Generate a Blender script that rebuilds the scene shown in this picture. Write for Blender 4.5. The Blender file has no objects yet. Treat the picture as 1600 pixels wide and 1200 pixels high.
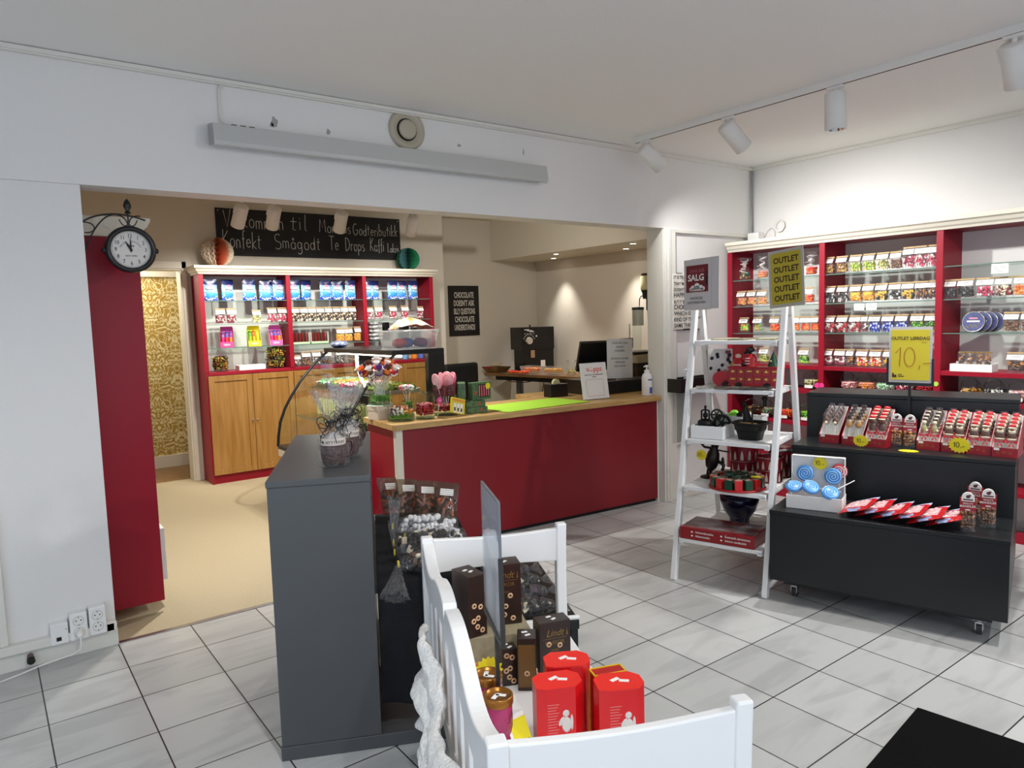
import bpy, math, random
from mathutils import Matrix, Vector, Euler, noise
R_ = math.radians
SC = bpy.context.scene
COL = SC.collection
rng = random.Random(7)

# ------------------------------------------------------------------ camera
cam_d = bpy.data.cameras.new('camera')
cam = bpy.data.objects.new('camera', cam_d)
COL.objects.link(cam)
_yaw, _pit, _rol = R_(36.5358), R_(5.2411), R_(-1.6712)
_f = Vector((math.sin(_yaw) * math.cos(_pit), math.cos(_yaw) * math.cos(_pit), -math.sin(_pit)))
_r = Vector((math.cos(_yaw), -math.sin(_yaw), 0))
_u = _r.cross(_f)
_r2 = _r * math.cos(_rol) + _u * math.sin(_rol)
_u2 = -_r * math.sin(_rol) + _u * math.cos(_rol)
cam.matrix_world = Matrix(((_r2.x, _u2.x, -_f.x, 0), (_r2.y, _u2.y, -_f.y, 0), (_r2.z, _u2.z, -_f.z, 1.53), (0, 0, 0, 1)))
cam_d.sensor_fit = 'HORIZONTAL'
cam_d.sensor_width = 36
cam_d.lens = 1123.6 / 1600 * 36
cam_d.clip_start = 0.05
SC.camera = cam

# ------------------------------------------------------------------ world, daylight, exposure
W = bpy.data.worlds.new('overcast_sky')
SC.world = W
W.use_nodes = True
_bg = W.node_tree.nodes['Background']
_bg.inputs[0].default_value = (0.72, 0.82, 1.0, 1)
_bg.inputs[1].default_value = 0.35
vs = SC.view_settings
vs.view_transform = 'Standard'
vs.look = 'None'
vs.gamma = 1
vs.use_curve_mapping = False
vs.exposure = 0.2
SC.cycles.max_bounces = 8
SC.cycles.diffuse_bounces = 6
SC.cycles.glossy_bounces = 4
SC.cycles.transmission_bounces = 6
SC.cycles.transparent_max_bounces = 24
SC.cycles.caustics_reflective = False
SC.cycles.caustics_refractive = False
SC.cycles.sample_clamp_indirect = 4

WARM = (1.0, 0.95, 0.87)
NEUT = (1.0, 0.985, 0.965)
def area_light(name, loc, target, sx, sy, power, col):
    l = bpy.data.lights.new(name, 'AREA')
    l.shape = 'RECTANGLE'; l.size = sx; l.size_y = sy; l.energy = power; l.color = col
    o = bpy.data.objects.new(name, l); COL.objects.link(o)
    o.location = loc
    o.rotation_euler = (Vector(target) - Vector(loc)).to_track_quat('-Z', 'Y').to_euler()
    return o
# daylight that the shop window behind the camera lets in
area_light('window_daylight', (1.2, -2.64, 1.45), (1.2, 1.5, -.4), 5.0, 2.0, 48, (0.80, 0.89, 1.0))
area_light('window_daylight', (-1.82, 0.6, 1.2), (1.2, 2.4, -.6), 4.0, 1.4, 30, (0.70, 0.83, 1.0))

# ------------------------------------------------------------------ helpers
def lin(c):
    return c / 12.92 if c <= 0.04045 else ((c + 0.055) / 1.055) ** 2.4
def hexc(s):
    s = s.lstrip('#')
    return tuple(lin(int(s[i:i + 2], 16) / 255) for i in (0, 2, 4))
MATS = {}
def mat(name, col, rough=0.5, metal=0.0, var=None, bump=None, spec=0.5, emit=0, coat=0, alpha=1):
    """principled material with optional noise colour variation (scale, colour, detail) and noise bump (scale, strength)"""
    if name in MATS: return MATS[name]
    m = bpy.data.materials.new(name); m.use_nodes = True
    nt = m.node_tree; b = nt.nodes['Principled BSDF']
    c = hexc(col) if isinstance(col, str) else col
    b.inputs['Base Color'].default_value = (*c, 1)
    b.inputs['Roughness'].default_value = rough
    b.inputs['Metallic'].default_value = metal
    b.inputs['Specular IOR Level'].default_value = spec
    b.inputs['Coat Weight'].default_value = coat
    b.inputs['Alpha'].default_value = alpha
    if emit:
        b.inputs['Emission Color'].default_value = (*c, 1); b.inputs['Emission Strength'].default_value = emit
    tc = nt.nodes.new('ShaderNodeTexCoord')
    if var:
        n = nt.nodes.new('ShaderNodeTexNoise'); n.inputs['Scale'].default_value = var[0]; n.inputs['Detail'].default_value = 4
        nt.links.new(tc.outputs['Object'], n.inputs['Vector'])
        r = nt.nodes.new('ShaderNodeValToRGB')
        c2 = hexc(var[1]) if isinstance(var[1], str) else var[1]
        r.color_ramp.elements[0].position = 0.35; r.color_ramp.elements[1].position = 0.65
        r.color_ramp.elements[0].color = (*c, 1); r.color_ramp.elements[1].color = (*c2, 1)
        nt.links.new(n.outputs['Fac'], r.inputs[0]); nt.links.new(r.outputs[0], b.inputs['Base Color'])
    if bump:
        n = nt.nodes.new('ShaderNodeTexNoise'); n.inputs['Scale'].default_value = bump[0]; n.inputs['Detail'].default_value = 3
        nt.links.new(tc.outputs['Object'], n.inputs['Vector'])
        k = nt.nodes.new('ShaderNodeBump'); k.inputs['Strength'].default_value = bump[1]; k.inputs['Distance'].default_value = 0.01
        nt.links.new(n.outputs['Fac'], k.inputs['Height']); nt.links.new(k.outputs[0], b.inputs['Normal'])
    MATS[name] = m
    return m
def film(name, tint='#ffffff', gloss=0.12, rough=0.08, haze=0.0, bump=None, hazecol='#e8ecf0'):
    """clear plastic or glass: transparent, with a glossy share that grows at grazing angles, and a little diffuse haze"""
    if name in MATS: return MATS[name]
    m = bpy.data.materials.new(name); m.use_nodes = True
    nt = m.node_tree; nt.nodes.clear()
    out = nt.nodes.new('ShaderNodeOutputMaterial')
    tr = nt.nodes.new('ShaderNodeBsdfTransparent'); tr.inputs[0].default_value = (*hexc(tint), 1)
    gl = nt.nodes.new('ShaderNodeBsdfGlossy'); gl.inputs['Roughness'].default_value = rough
    lw = nt.nodes.new('ShaderNodeLayerWeight'); lw.inputs[0].default_value = 0.5
    pw = nt.nodes.new('ShaderNodeMath'); pw.operation = 'POWER'; pw.inputs[1].default_value = 3.5
    nt.links.new(lw.outputs['Facing'], pw.inputs[0])
    ma = nt.nodes.new('ShaderNodeMath'); ma.operation = 'MULTIPLY_ADD'
    ma.inputs[1].default_value = 0.38; ma.inputs[2].default_value = gloss * .45
    nt.links.new(pw.outputs[0], ma.inputs[0])
    mx = nt.nodes.new('ShaderNodeMixShader')
    nt.links.new(ma.outputs[0], mx.inputs[0]); nt.links.new(tr.outputs[0], mx.inputs[1]); nt.links.new(gl.outputs[0], mx.inputs[2])
    last = mx
    if haze:
        df = nt.nodes.new('ShaderNodeBsdfDiffuse'); df.inputs[0].default_value = (*hexc(hazecol), 1)
        m2 = nt.nodes.new('ShaderNodeMixShader'); m2.inputs[0].default_value = haze
        nt.links.new(mx.outputs[0], m2.inputs[1]); nt.links.new(df.outputs[0], m2.inputs[2]); last = m2
    if bump:
        tc = nt.nodes.new('ShaderNodeTexCoord')
        n = nt.nodes.new('ShaderNodeTexNoise'); n.inputs['Scale'].default_value = bump[0]; n.inputs['Detail'].default_value = 2
        nt.links.new(tc.outputs['Object'], n.inputs['Vector'])
        k = nt.nodes.new('ShaderNodeBump'); k.inputs['Strength'].default_value = bump[1]; k.inputs['Distance'].default_value = 0.02
        nt.links.new(n.outputs['Fac'], k.inputs['Height']); nt.links.new(k.outputs[0], gl.inputs['Normal'])
    nt.links.new(last.outputs[0], out.inputs[0])
    MATS[name] = m
    return m

def ico(sub=1):
    t = (1 + 5 ** .5) / 2
    v = [Vector(p).normalized() for p in ((-1, t, 0), (1, t, 0), (-1, -t, 0), (1, -t, 0), (0, -1, t), (0, 1, t), (0, -1, -t), (0, 1, -t), (t, 0, -1), (t, 0, 1), (-t, 0, -1), (-t, 0, 1))]
    f = [(0, 11, 5), (0, 5, 1), (0, 1, 7), (0, 7, 10), (0, 10, 11), (1, 5, 9), (5, 11, 4), (11, 10, 2), (10, 7, 6), (7, 1, 8), (3, 9, 4), (3, 4, 2), (3, 2, 6), (3, 6, 8), (3, 8, 9), (4, 9, 5), (2, 4, 11), (6, 2, 10), (8, 6, 7), (9, 8, 1)]
    for _ in range(sub):
        nf, c = [], {}
        def mid(a, b):
            k = (min(a, b), max(a, b))
            if k not in c:
                v.append(((v[a] + v[b]) / 2).normalized()); c[k] = len(v) - 1
            return c[k]
        for a, b, d in f:
            x, y, z = mid(a, b), mid(b, d), mid(d, a)
            nf += [(a, x, z), (b, y, x), (d, z, y), (x, y, z)]
        f = nf
    return v, f
ICO = {0: ico(0), 1: ico(1), 2: ico(2)}

class MB:
    """collects shapes, each face with its material, for ONE mesh object"""
    def __init__(s, m=None):
        s.v, s.f, s.mi, s.sm, s.mats = [], [], [], [], []
        s.T = Matrix(); s.ci = 0
        if m: s.mat(m)
    def mat(s, m):
        if m not in s.mats: s.mats.append(m)
        s.ci = s.mats.index(m); return s
    def at(s, loc=(0, 0, 0), rot=(0, 0, 0), sc=1):
        s.T = Matrix.Translation(loc) @ Euler(rot).to_matrix().to_4x4() @ Matrix.Scale(sc, 4); return s
    def add(s, vs, fs, smooth=False):
        b = len(s.v); T = s.T
        s.v += [tuple(T @ Vector(p)) for p in vs]
        for q in fs:
            s.f.append(tuple(b + i for i in q)); s.mi.append(s.ci); s.sm.append(smooth)
        return s
    def bx(s, x0, x1, y0, y1, z0, z1):
        v = [(x0, y0, z0), (x1, y0, z0), (x1, y1, z0), (x0, y1, z0), (x0, y0, z1), (x1, y0, z1), (x1, y1, z1), (x0, y1, z1)]
        return s.add(v, [(0, 3, 2, 1), (4, 5, 6, 7), (0, 1, 5, 4), (1, 2, 6, 5), (2, 3, 7, 6), (3, 0, 4, 7)])
    def box(s, c, d, rot=None):
        v = [Vector((x * d[0] / 2, y * d[1] / 2, z * d[2] / 2)) for z in (-1, 1) for y in (-1, 1) for x in (-1, 1)]
        if rot: 
            m = Euler(rot).to_matrix(); v = [m @ p for p in v]
        v = [p + Vector(c) for p in v]
        return s.add(v, [(0, 2, 3, 1), (4, 5, 7, 6), (0, 1, 5, 4), (1, 3, 7, 5), (3, 2, 6, 7), (2, 0, 4, 6)])
    def beam(s, p0, p1, w, d, up=(0, 0, 1)):
        """square bar from p0 to p1"""
        p0, p1 = Vector(p0), Vector(p1); a = (p1 - p0).normalized(); x = a.cross(Vector(up)).normalized(); y = x.cross(a)
        v = [p + x * sx * w / 2 + y * sy * d / 2 for p in (p0, p1) for sx, sy in ((-1, -1), (1, -1), (1, 1), (-1, 1))]
        return s.add(v, [(3, 2, 1, 0), (4, 5, 6, 7), (0, 1, 5, 4), (1, 2, 6, 5), (2, 3, 7, 6), (3, 0, 4, 7)])
    def lathe(s, prof, n=24, wob=0, c=(0, 0, 0), smooth=True, seed=0):
        v, f = [], []
        c = Vector(c)
        for i, (r, z) in enumerate(prof):
            for k in range(n):
                a = 2 * math.pi * k / n
                rr = r * (1 + wob * math.sin(k * 2.39 + i * 1.7 + seed)) if wob else r
                v.append(c + Vector((rr * math.cos(a), rr * math.sin(a), z)))
        for i in range(len(prof) - 1):
            for k in range(n):
                f.append((i * n + k, i * n + (k + 1) % n, (i + 1) * n + (k + 1) % n, (i + 1) * n + k))
        return s.add(v, f, smooth)
    def disc(s, c, r, n=24, z=0):
        return s.add([(c[0] + r * math.cos(2 * math.pi * k / n), c[1] + r * math.sin(2 * math.pi * k / n), c[2]) for k in range(n)], [tuple(range(n))])
    def cyl(s, p0, p1, r0, r1=None, n=16, caps=True):
        r1 = r0 if r1 is None else r1
        p0, p1 = Vector(p0), Vector(p1); a = (p1 - p0).normalized()
        x = a.orthogonal().normalized(); y = a.cross(x)
        v = [p + (x * math.cos(2 * math.pi * k / n) + y * math.sin(2 * math.pi * k / n)) * r for p, r in ((p0, r0), (p1, r1)) for k in range(n)]
        s.add(v, [(k, (k + 1) % n, n + (k + 1) % n, n + k) for k in range(n)], True)
        if caps:
            s.add(v[:n], [tuple(range(n))[::-1]]); s.add(v[n:], [tuple(range(n))])
        return s
    def tube(s, pts, r, n=8, closed=False):
        pts = [Vector(p) for p in pts]; v, f = [], []
        N = len(pts); x = None
        for i, p in enumerate(pts):
            a = pts[(i + 1) % N] - pts[i - 1] if closed else pts[min(i + 1, N - 1)] - pts[max(i - 1, 0)]
            a = a.normalized() if a.length > 1e-9 else Vector((0, 0, 1))
            x = (x - a * x.dot(a)) if x else a.orthogonal()
            x = x.normalized() if x.length > 1e-6 else a.orthogonal().normalized(); y = a.cross(x)
            rr = r[i] if isinstance(r, (list, tuple)) else r
            v += [p + (x * math.cos(2 * math.pi * k / n) + y * math.sin(2 * math.pi * k / n)) * rr for k in range(n)]
        M = N if closed else N - 1
        for i in range(M):
            for k in range(n):
                j = (i + 1) % N
                f.append((i * n + k, i * n + (k + 1) % n, j * n + (k + 1) % n, j * n + k))
        s.add(v, f, True)
        if not closed: s.add(v[:n], [tuple(range(n))[::-1]]); s.add(v[-n:], [tuple(range(n))])
        return s
    def ball(s, c, r, sub=1, rot=None, smooth=True):
        V, F = ICO[sub]
        r = (r, r, r) if isinstance(r, (int, float)) else r
        m = Euler(rot).to_matrix() if rot else None
        vs = []
        for p in V:
            q = Vector((p.x * r[0], p.y * r[1], p.z * r[2]))
            vs.append((m @ q if m else q) + Vector(c))
        return s.add(vs, F, smooth)
    def prism(s, poly, t0, t1, plane='xz'):
        """polygon extruded along the third axis"""
        def P(a, b, t): return {'xz': (a, t, b), 'yz': (t, a, b), 'xy': (a, b, t)}[plane]
        n = len(poly)
        v = [P(a, b, t0) for a, b in poly] + [P(a, b, t1) for a, b in poly]
        return s.add(v, [tuple(range(n)), tuple(range(2 * n - 1, n - 1, -1))] + [(k, n + k, n + (k + 1) % n, (k + 1) % n) for k in range(n)])
    def torus(s, c, R, r, nu=12, nv=6, rot=None):
        m = Euler(rot).to_matrix() if rot else Matrix.Identity(3)
        v = [m @ Vector(((R + r * math.cos(2 * math.pi * j / nv)) * math.cos(2 * math.pi * i / nu), (R + r * math.cos(2 * math.pi * j / nv)) * math.sin(2 * math.pi * i / nu), r * math.sin(2 * math.pi * j / nv))) + Vector(c) for i in range(nu) for j in range(nv)]
        return s.add(v, [(i * nv + j, ((i + 1) % nu) * nv + j, ((i + 1) % nu) * nv + (j + 1) % nv, i * nv + (j + 1) % nv) for i in range(nu) for j in range(nv)], True)
    def grid(s, fn, nu, nv, smooth=True, closeu=False):
        v = [fn(i / (nu if closeu else nu - 1), j / (nv - 1)) for j in range(nv) for i in range(nu)]
        f = []
        for j in range(nv - 1):
            for i in range(nu if closeu else nu - 1):
                k = (i + 1) % nu
                f.append((j * nu + i, j * nu + k, (j + 1) * nu + k, (j + 1) * nu + i))
        return s.add(v, f, smooth)
    def text(s, txt, o, r, u, size, align='c', sx=1.0, shear=0.0, bold=0.0, off=0.0008):
        """printed lettering on a surface: o = anchor, r/u = writing and up directions"""
        vs, fs = text_mesh(txt, bold)
        if not vs: return s
        w0, w1 = min(p[0] for p in vs), max(p[0] for p in vs)
        sh = {'c': (w0 + w1) / 2, 'l': w0, 'r': w1}[align]
        o, r, u = Vector(o), Vector(r).normalized(), Vector(u).normalized(); n = r.cross(u)
        return s.add([o + r * ((p[0] - sh) * sx + p[1] * shear) * size + u * p[1] * size + n * off for p in vs], fs)
    def rib(s, pts, w, o, r, u, sc=1.0, off=0.0008):
        """a drawn stroke: flat ribbon through 2-D points on the plane (o, r, u)"""
        o, r, u = Vector(o), Vector(r).normalized(), Vector(u).normalized(); n = r.cross(u)
        P = [Vector((a * sc, b * sc)) for a, b in pts]; v, f = [], []
        for i, p in enumerate(P):
            d = P[min(i + 1, len(P) - 1)] - P[max(i - 1, 0)]
            d = d.normalized() if d.length > 1e-9 else Vector((1, 0)); q = Vector((-d.y, d.x)) * w / 2
            for e in (p + q, p - q): v.append(o + r * e.x + u * e.y + n * off)
        for i in range(len(P) - 1): f.append((2 * i + 1, 2 * i + 3, 2 * i + 2, 2 * i))
        return s.add(v, f)
    def build(s, name, parent=None, loc=None, rot=None, bevel=0, seg=2):
        me = bpy.data.meshes.new(name)
        me.from_pydata(s.v, [], s.f)
        for m in s.mats: me.materials.append(m)
        me.polygons.foreach_set('material_index', s.mi)
        me.polygons.foreach_set('use_smooth', s.sm)
        me.update()
        o = bpy.data.objects.new(name, me); COL.objects.link(o)
        if parent: o.parent = parent
        if loc: o.location = loc
        if rot: o.rotation_euler = rot
        if bevel:
            b = o.modifiers.new('edge', 'BEVEL'); b.width = bevel; b.segments = seg; b.limit_method = 'ANGLE'; b.angle_limit = R_(50)
        return o
_TX = {}
def text_mesh(txt, bold=0.0):
    k = (txt, bold)
    if k not in _TX:
        c = bpy.data.curves.new('t', 'FONT'); c.body = txt; c.size = 1; c.resolution_u = 3; c.offset = bold
        o = bpy.data.objects.new('t', c); COL.objects.link(o)
        dg = bpy.context.evaluated_depsgraph_get()
        me = bpy.data.meshes.new_from_object(o.evaluated_get(dg))
        _TX[k] = ([tuple(v.co) for v in me.vertices], [tuple(p.vertices) for p in me.polygons])
        bpy.data.objects.remove(o); bpy.data.curves.remove(c); bpy.data.meshes.remove(me)
    return _TX[k]

def thing(name, label, cat, loc=(0, 0, 0), rz=0, group=None, rot=None):
    o = bpy.data.objects.new(name, None); COL.objects.link(o)
    o.empty_display_size = 0.05
    o.location = loc; o.rotation_euler = rot if rot else (0, 0, rz)
    o['label'] = label; o['category'] = cat
    if group: o['group'] = group
    return o
def tag(o, label, cat, group=None, kind=None):
    o['label'] = label; o['category'] = cat
    if group: o['group'] = group
    if kind: o['kind'] = kind
    return o
def struct(o):
    o['kind'] = 'structure'; return o
def dup(root, loc, rz=None, label=None, group=None, rot=None, sc=None):
    r = root.copy(); COL.objects.link(r); r.location = loc
    if rz is not None: r.rotation_euler = (0, 0, rz)
    if rot is not None: r.rotation_euler = rot
    if sc: r.scale = (sc, sc, sc) if isinstance(sc, (int, float)) else sc
    if label: r['label'] = label
    if group: r['group'] = group
    for ch in list(root.children):
        c = ch.copy(); COL.objects.link(c); c.parent = r
        for g in list(ch.children):
            d = g.copy(); COL.objects.link(d); d.parent = c
    return r
class First:
    """hands out the prototype itself the first time and copies afterwards"""
    def __init__(s, make): s.make = make; s.p = None
    def put(s, loc, rz=0, label=None, group=None, rot=None, sc=None):
        if s.p is None:
            s.p = s.make(); o = s.p; o.location = loc; o.rotation_euler = rot if rot else (0, 0, rz)
            if sc: o.scale = (sc, sc, sc) if isinstance(sc, (int, float)) else sc
            if label: o['label'] = label
            if group: o['group'] = group
            return o
        return dup(s.p, loc, rz, label, group, rot, sc if sc else (1, 1, 1))
def frame(o, deg, z=0):
    """local (across, along) of a turned piece of furniture -> world"""
    c, s = math.cos(R_(deg)), math.sin(R_(deg))
    return lambda a, b, h=0: (o[0] + a * c - b * s, o[1] + a * s + b * c, z + h)
ORD = ['first', 'second', 'third', 'fourth', 'fifth', 'sixth', 'seventh', 'eighth', 'ninth', 'tenth', 'eleventh', 'twelfth']
# ------------------------------------------------------------------ materials
def tile_mat():
    m = bpy.data.materials.new('marbled_floor_tiles'); m.use_nodes = True; nt = m.node_tree; b = nt.nodes['Principled BSDF']; L = nt.links.new
    tc = nt.nodes.new('ShaderNodeTexCoord'); mp = nt.nodes.new('ShaderNodeMapping')
    mp.inputs['Location'].default_value = (-2.43, -2.259, 0)
    L(tc.outputs['Object'], mp.inputs[0])
    br = nt.nodes.new('ShaderNodeTexBrick'); br.offset = 0; br.squash = 1
    br.inputs['Scale'].default_value = 1; br.inputs['Brick Width'].default_value = 0.33126; br.inputs['Row Height'].default_value = 0.33126
    br.inputs['Mortar Size'].default_value = 0.0028; br.inputs['Mortar Smooth'].default_value = 0.1; br.inputs['Bias'].default_value = 0
    br.inputs['Color1'].default_value = (*hexc('#c3c4c2'), 1); br.inputs['Color2'].default_value = (*hexc('#b2b3b1'), 1); br.inputs['Mortar'].default_value = (*hexc('#2b2926'), 1)
    L(mp.outputs[0], br.inputs['Vector'])
    ns = nt.nodes.new('ShaderNodeTexNoise'); ns.inputs['Scale'].default_value = 2.2; ns.inputs['Detail'].default_value = 7; ns.inputs['Distortion'].default_value = 1.2
    m2 = nt.nodes.new('ShaderNodeMapping'); m2.inputs['Scale'].default_value = (0.8, 3.4, 1); m2.inputs['Rotation'].default_value = (0, 0, 0.5)
    L(tc.outputs['Object'], m2.inputs[0]); L(m2.outputs[0], ns.inputs['Vector'])
    rp = nt.nodes.new('ShaderNodeValToRGB'); rp.color_ramp.elements[0].position = 0.36; rp.color_ramp.elements[0].color = (0.72, 0.73, 0.74, 1)
    rp.color_ramp.elements[1].position = 0.52; rp.color_ramp.elements[1].color = (1, 1, 1, 1)
    L(ns.outputs['Fac'], rp.inputs[0])
    mx = nt.nodes.new('ShaderNodeMix'); mx.data_type = 'RGBA'; mx.blend_type = 'MULTIPLY'; mx.inputs[0].default_value = 0.55
    L(br.outputs['Color'], mx.inputs[6]); L(rp.outputs[0], mx.inputs[7]); L(mx.outputs[2], b.inputs['Base Color'])
    b.inputs['Roughness'].default_value = 0.28
    bp = nt.nodes.new('ShaderNodeBump'); bp.inputs['Strength'].default_value = 0.4; bp.inputs['Distance'].default_value = 0.003; bp.invert = True
    L(br.outputs['Fac'], bp.inputs['Height']); L(bp.outputs[0], b.inputs['Normal'])
    return m
def woven_mat(name, col):
    """glass-fibre wallpaper: two crossed fine waves as bump"""
    m = bpy.data.materials.new(name); m.use_nodes = True; nt = m.node_tree; b = nt.nodes['Principled BSDF']; L = nt.links.new
    b.inputs['Base Color'].default_value = (*hexc(col), 1); b.inputs['Roughness'].default_value = 0.75
    tc = nt.nodes.new('ShaderNodeTexCoord')
    ns = nt.nodes.new('ShaderNodeTexNoise'); ns.inputs['Scale'].default_value = 1; ns.inputs['Detail'].default_value = 3
    mp = nt.nodes.new('ShaderNodeMapping'); mp.inputs['Scale'].default_value = (260, 260, 90); L(tc.outputs['Object'], mp.inputs[0]); L(mp.outputs[0], ns.inputs['Vector'])
    bp = nt.nodes.new('ShaderNodeBump'); bp.inputs['Strength'].default_value = 0.35; bp.inputs['Distance'].default_value = 0.004
    L(ns.outputs['Fac'], bp.inputs['Height']); L(bp.outputs[0], b.inputs['Normal'])
    return m
def wood_mat(name, c1, c2, sc=(6, 60, 6), rough=0.45):
    m = bpy.data.materials.new(name); m.use_nodes = True; nt = m.node_tree; b = nt.nodes['Principled BSDF']; L = nt.links.new
    tc = nt.nodes.new('ShaderNodeTexCoord'); mp = nt.nodes.new('ShaderNodeMapping'); mp.inputs['Scale'].default_value = sc
    L(tc.outputs['Object'], mp.inputs[0])
    ns = nt.nodes.new('ShaderNodeTexNoise'); ns.inputs['Scale'].default_value = 1; ns.inputs['Detail'].default_value = 5; ns.inputs['Distortion'].default_value = 0.6
    L(mp.outputs[0], ns.inputs['Vector'])
    rp = nt.nodes.new('ShaderNodeValToRGB'); rp.color_ramp.elements[0].color = (*hexc(c1), 1); rp.color_ramp.elements[1].color = (*hexc(c2), 1)
    rp.color_ramp.elements[0].position = 0.3; rp.color_ramp.elements[1].position = 0.7
    L(ns.outputs['Fac'], rp.inputs[0]); L(rp.outputs[0], b.inputs['Base Color']); b.inputs['Roughness'].default_value = rough
    return m
def damask_mat():
    """gold wallpaper with pale scrolling damask leaves"""
    m = bpy.data.materials.new('gold_damask_wallpaper'); m.use_nodes = True; nt = m.node_tree; b = nt.nodes['Principled BSDF']; L = nt.links.new
    tc = nt.nodes.new('ShaderNodeTexCoord'); sp = nt.nodes.new('ShaderNodeSeparateXYZ'); L(tc.outputs['Object'], sp.inputs[0])
    ab = nt.nodes.new('ShaderNodeMath'); ab.operation = 'PINGPONG'; ab.inputs[1].default_value = 0.22; L(sp.outputs[0], ab.inputs[0])
    zz = nt.nodes.new('ShaderNodeMath'); zz.operation = 'MODULO'; zz.inputs[1].default_value = 0.64; L(sp.outputs[2], zz.inputs[0])
    cb = nt.nodes.new('ShaderNodeCombineXYZ'); L(ab.outputs[0], cb.inputs[0]); L(zz.outputs[0], cb.inputs[2])
    ns = nt.nodes.new('ShaderNodeTexNoise'); ns.inputs['Scale'].default_value = 9; ns.inputs['Detail'].default_value = 1.5; ns.inputs['Distortion'].default_value = 2.6
    L(cb.outputs[0], ns.inputs['Vector'])
    rp = nt.nodes.new('ShaderNodeValToRGB'); e = rp.color_ramp.elements
    e[0].position = 0.44; e[0].color = (*hexc('#b0903f'), 1); e[1].position = 0.47; e[1].color = (*hexc('#e6d9a8'), 1)
    for p, c in ((0.54, '#e6d9a8'), (0.56, '#a8873a')):
        q = e.new(p); q.color = (*hexc(c), 1)
    L(ns.outputs['Fac'], rp.inputs[0]); L(rp.outputs[0], b.inputs['Base Color']); b.inputs['Roughness'].default_value = 0.5
    return m
M_TILE = tile_mat()
M_WALL = woven_mat('white_woven_wallpaper', '#e2e0de')
M_WALLB = woven_mat('cream_woven_wallpaper', '#d4cdc0')
M_CEIL = mat('ceiling_paint', '#ebeae8', 0.8, bump=(140, 0.15))
M_CEILB = mat('back_ceiling_paint', '#d8d2c4', 0.8)
M_CARP = mat('beige_vinyl_floor', '#bdb093', 0.55, var=(160, '#a3967a'))
M_TRIM = mat('white_trim_paint', '#dcdad2', 0.4)
M_CREAM = mat('cream_trim_paint', '#d8d2c2', 0.45)
M_RED = mat('crimson_laminate', '#920f26', 0.45, spec=.35)
M_REDC = mat('crimson_counter_board', '#7d101c', 0.4)
M_OAK = wood_mat('oak_veneer', '#8f642a', '#a87c42', (26, 26, 2.2))
M_BUTCH = wood_mat('butcher_block', '#a9844c', '#c9a76e', (3, 40, 40), 0.4)
M_GREY = mat('dark_grey_laminate', '#484a4c', 0.38)
M_BLK = mat('black_laminate', '#15181a', 0.36, spec=0.4)
M_BLKM = mat('matt_black', '#0b0b0c', 0.55)
M_BLKP = mat('black_plastic', '#111113', 0.3)
M_WHT = mat('white_lacquer', '#e9e9e8', 0.3)
M_WHTM = mat('white_matt', '#e6e4e0', 0.6)
M_PAPER = mat('white_paper', '#eceae6', 0.7)
M_INK = mat('black_ink', '#141214', 0.7)
M_STEEL = mat('brushed_steel', '#b9babb', 0.3, 1.0)
M_GOLD = mat('gold_foil', '#c9a24a', 0.3, 0.9)
M_YEL = mat('yellow_card', '#d2bf2e', 0.6)
M_STAR = mat('yellow_price_star', '#e8d51c', 0.6)
M_REDP = mat('glossy_red_card', '#d5141c', 0.28)
M_CHOC = mat('chocolate_brown_card', '#2c1c16', 0.3)
M_GLASS = film('clear_glass', '#f4f8f6', 0.05, 0.03)
M_SHELFG = film('green_glass_shelf', '#ecf3f0', 0.08, 0.05)
M_GEDGE = mat('glass_edge_green', '#5d7a70', 0.2)
M_FILM = film('cellophane', '#ffffff', 0.10, 0.12, haze=0.03, bump=(55, 0.8))
M_FILM2 = film('crumpled_cellophane', '#fbfbfc', 0.15, 0.10, haze=0.02, bump=(60, 1.0))
M_TUB = film('frosted_tub_plastic', '#f2f4f2', 0.10, 0.2, haze=0.22)
M_ACR = film('acrylic_sheet', '#f5f7fa', 0.16, 0.02, haze=0.16)
C_ = lambda n, c, r=0.35: mat('candy_' + n, c, r)
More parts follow.
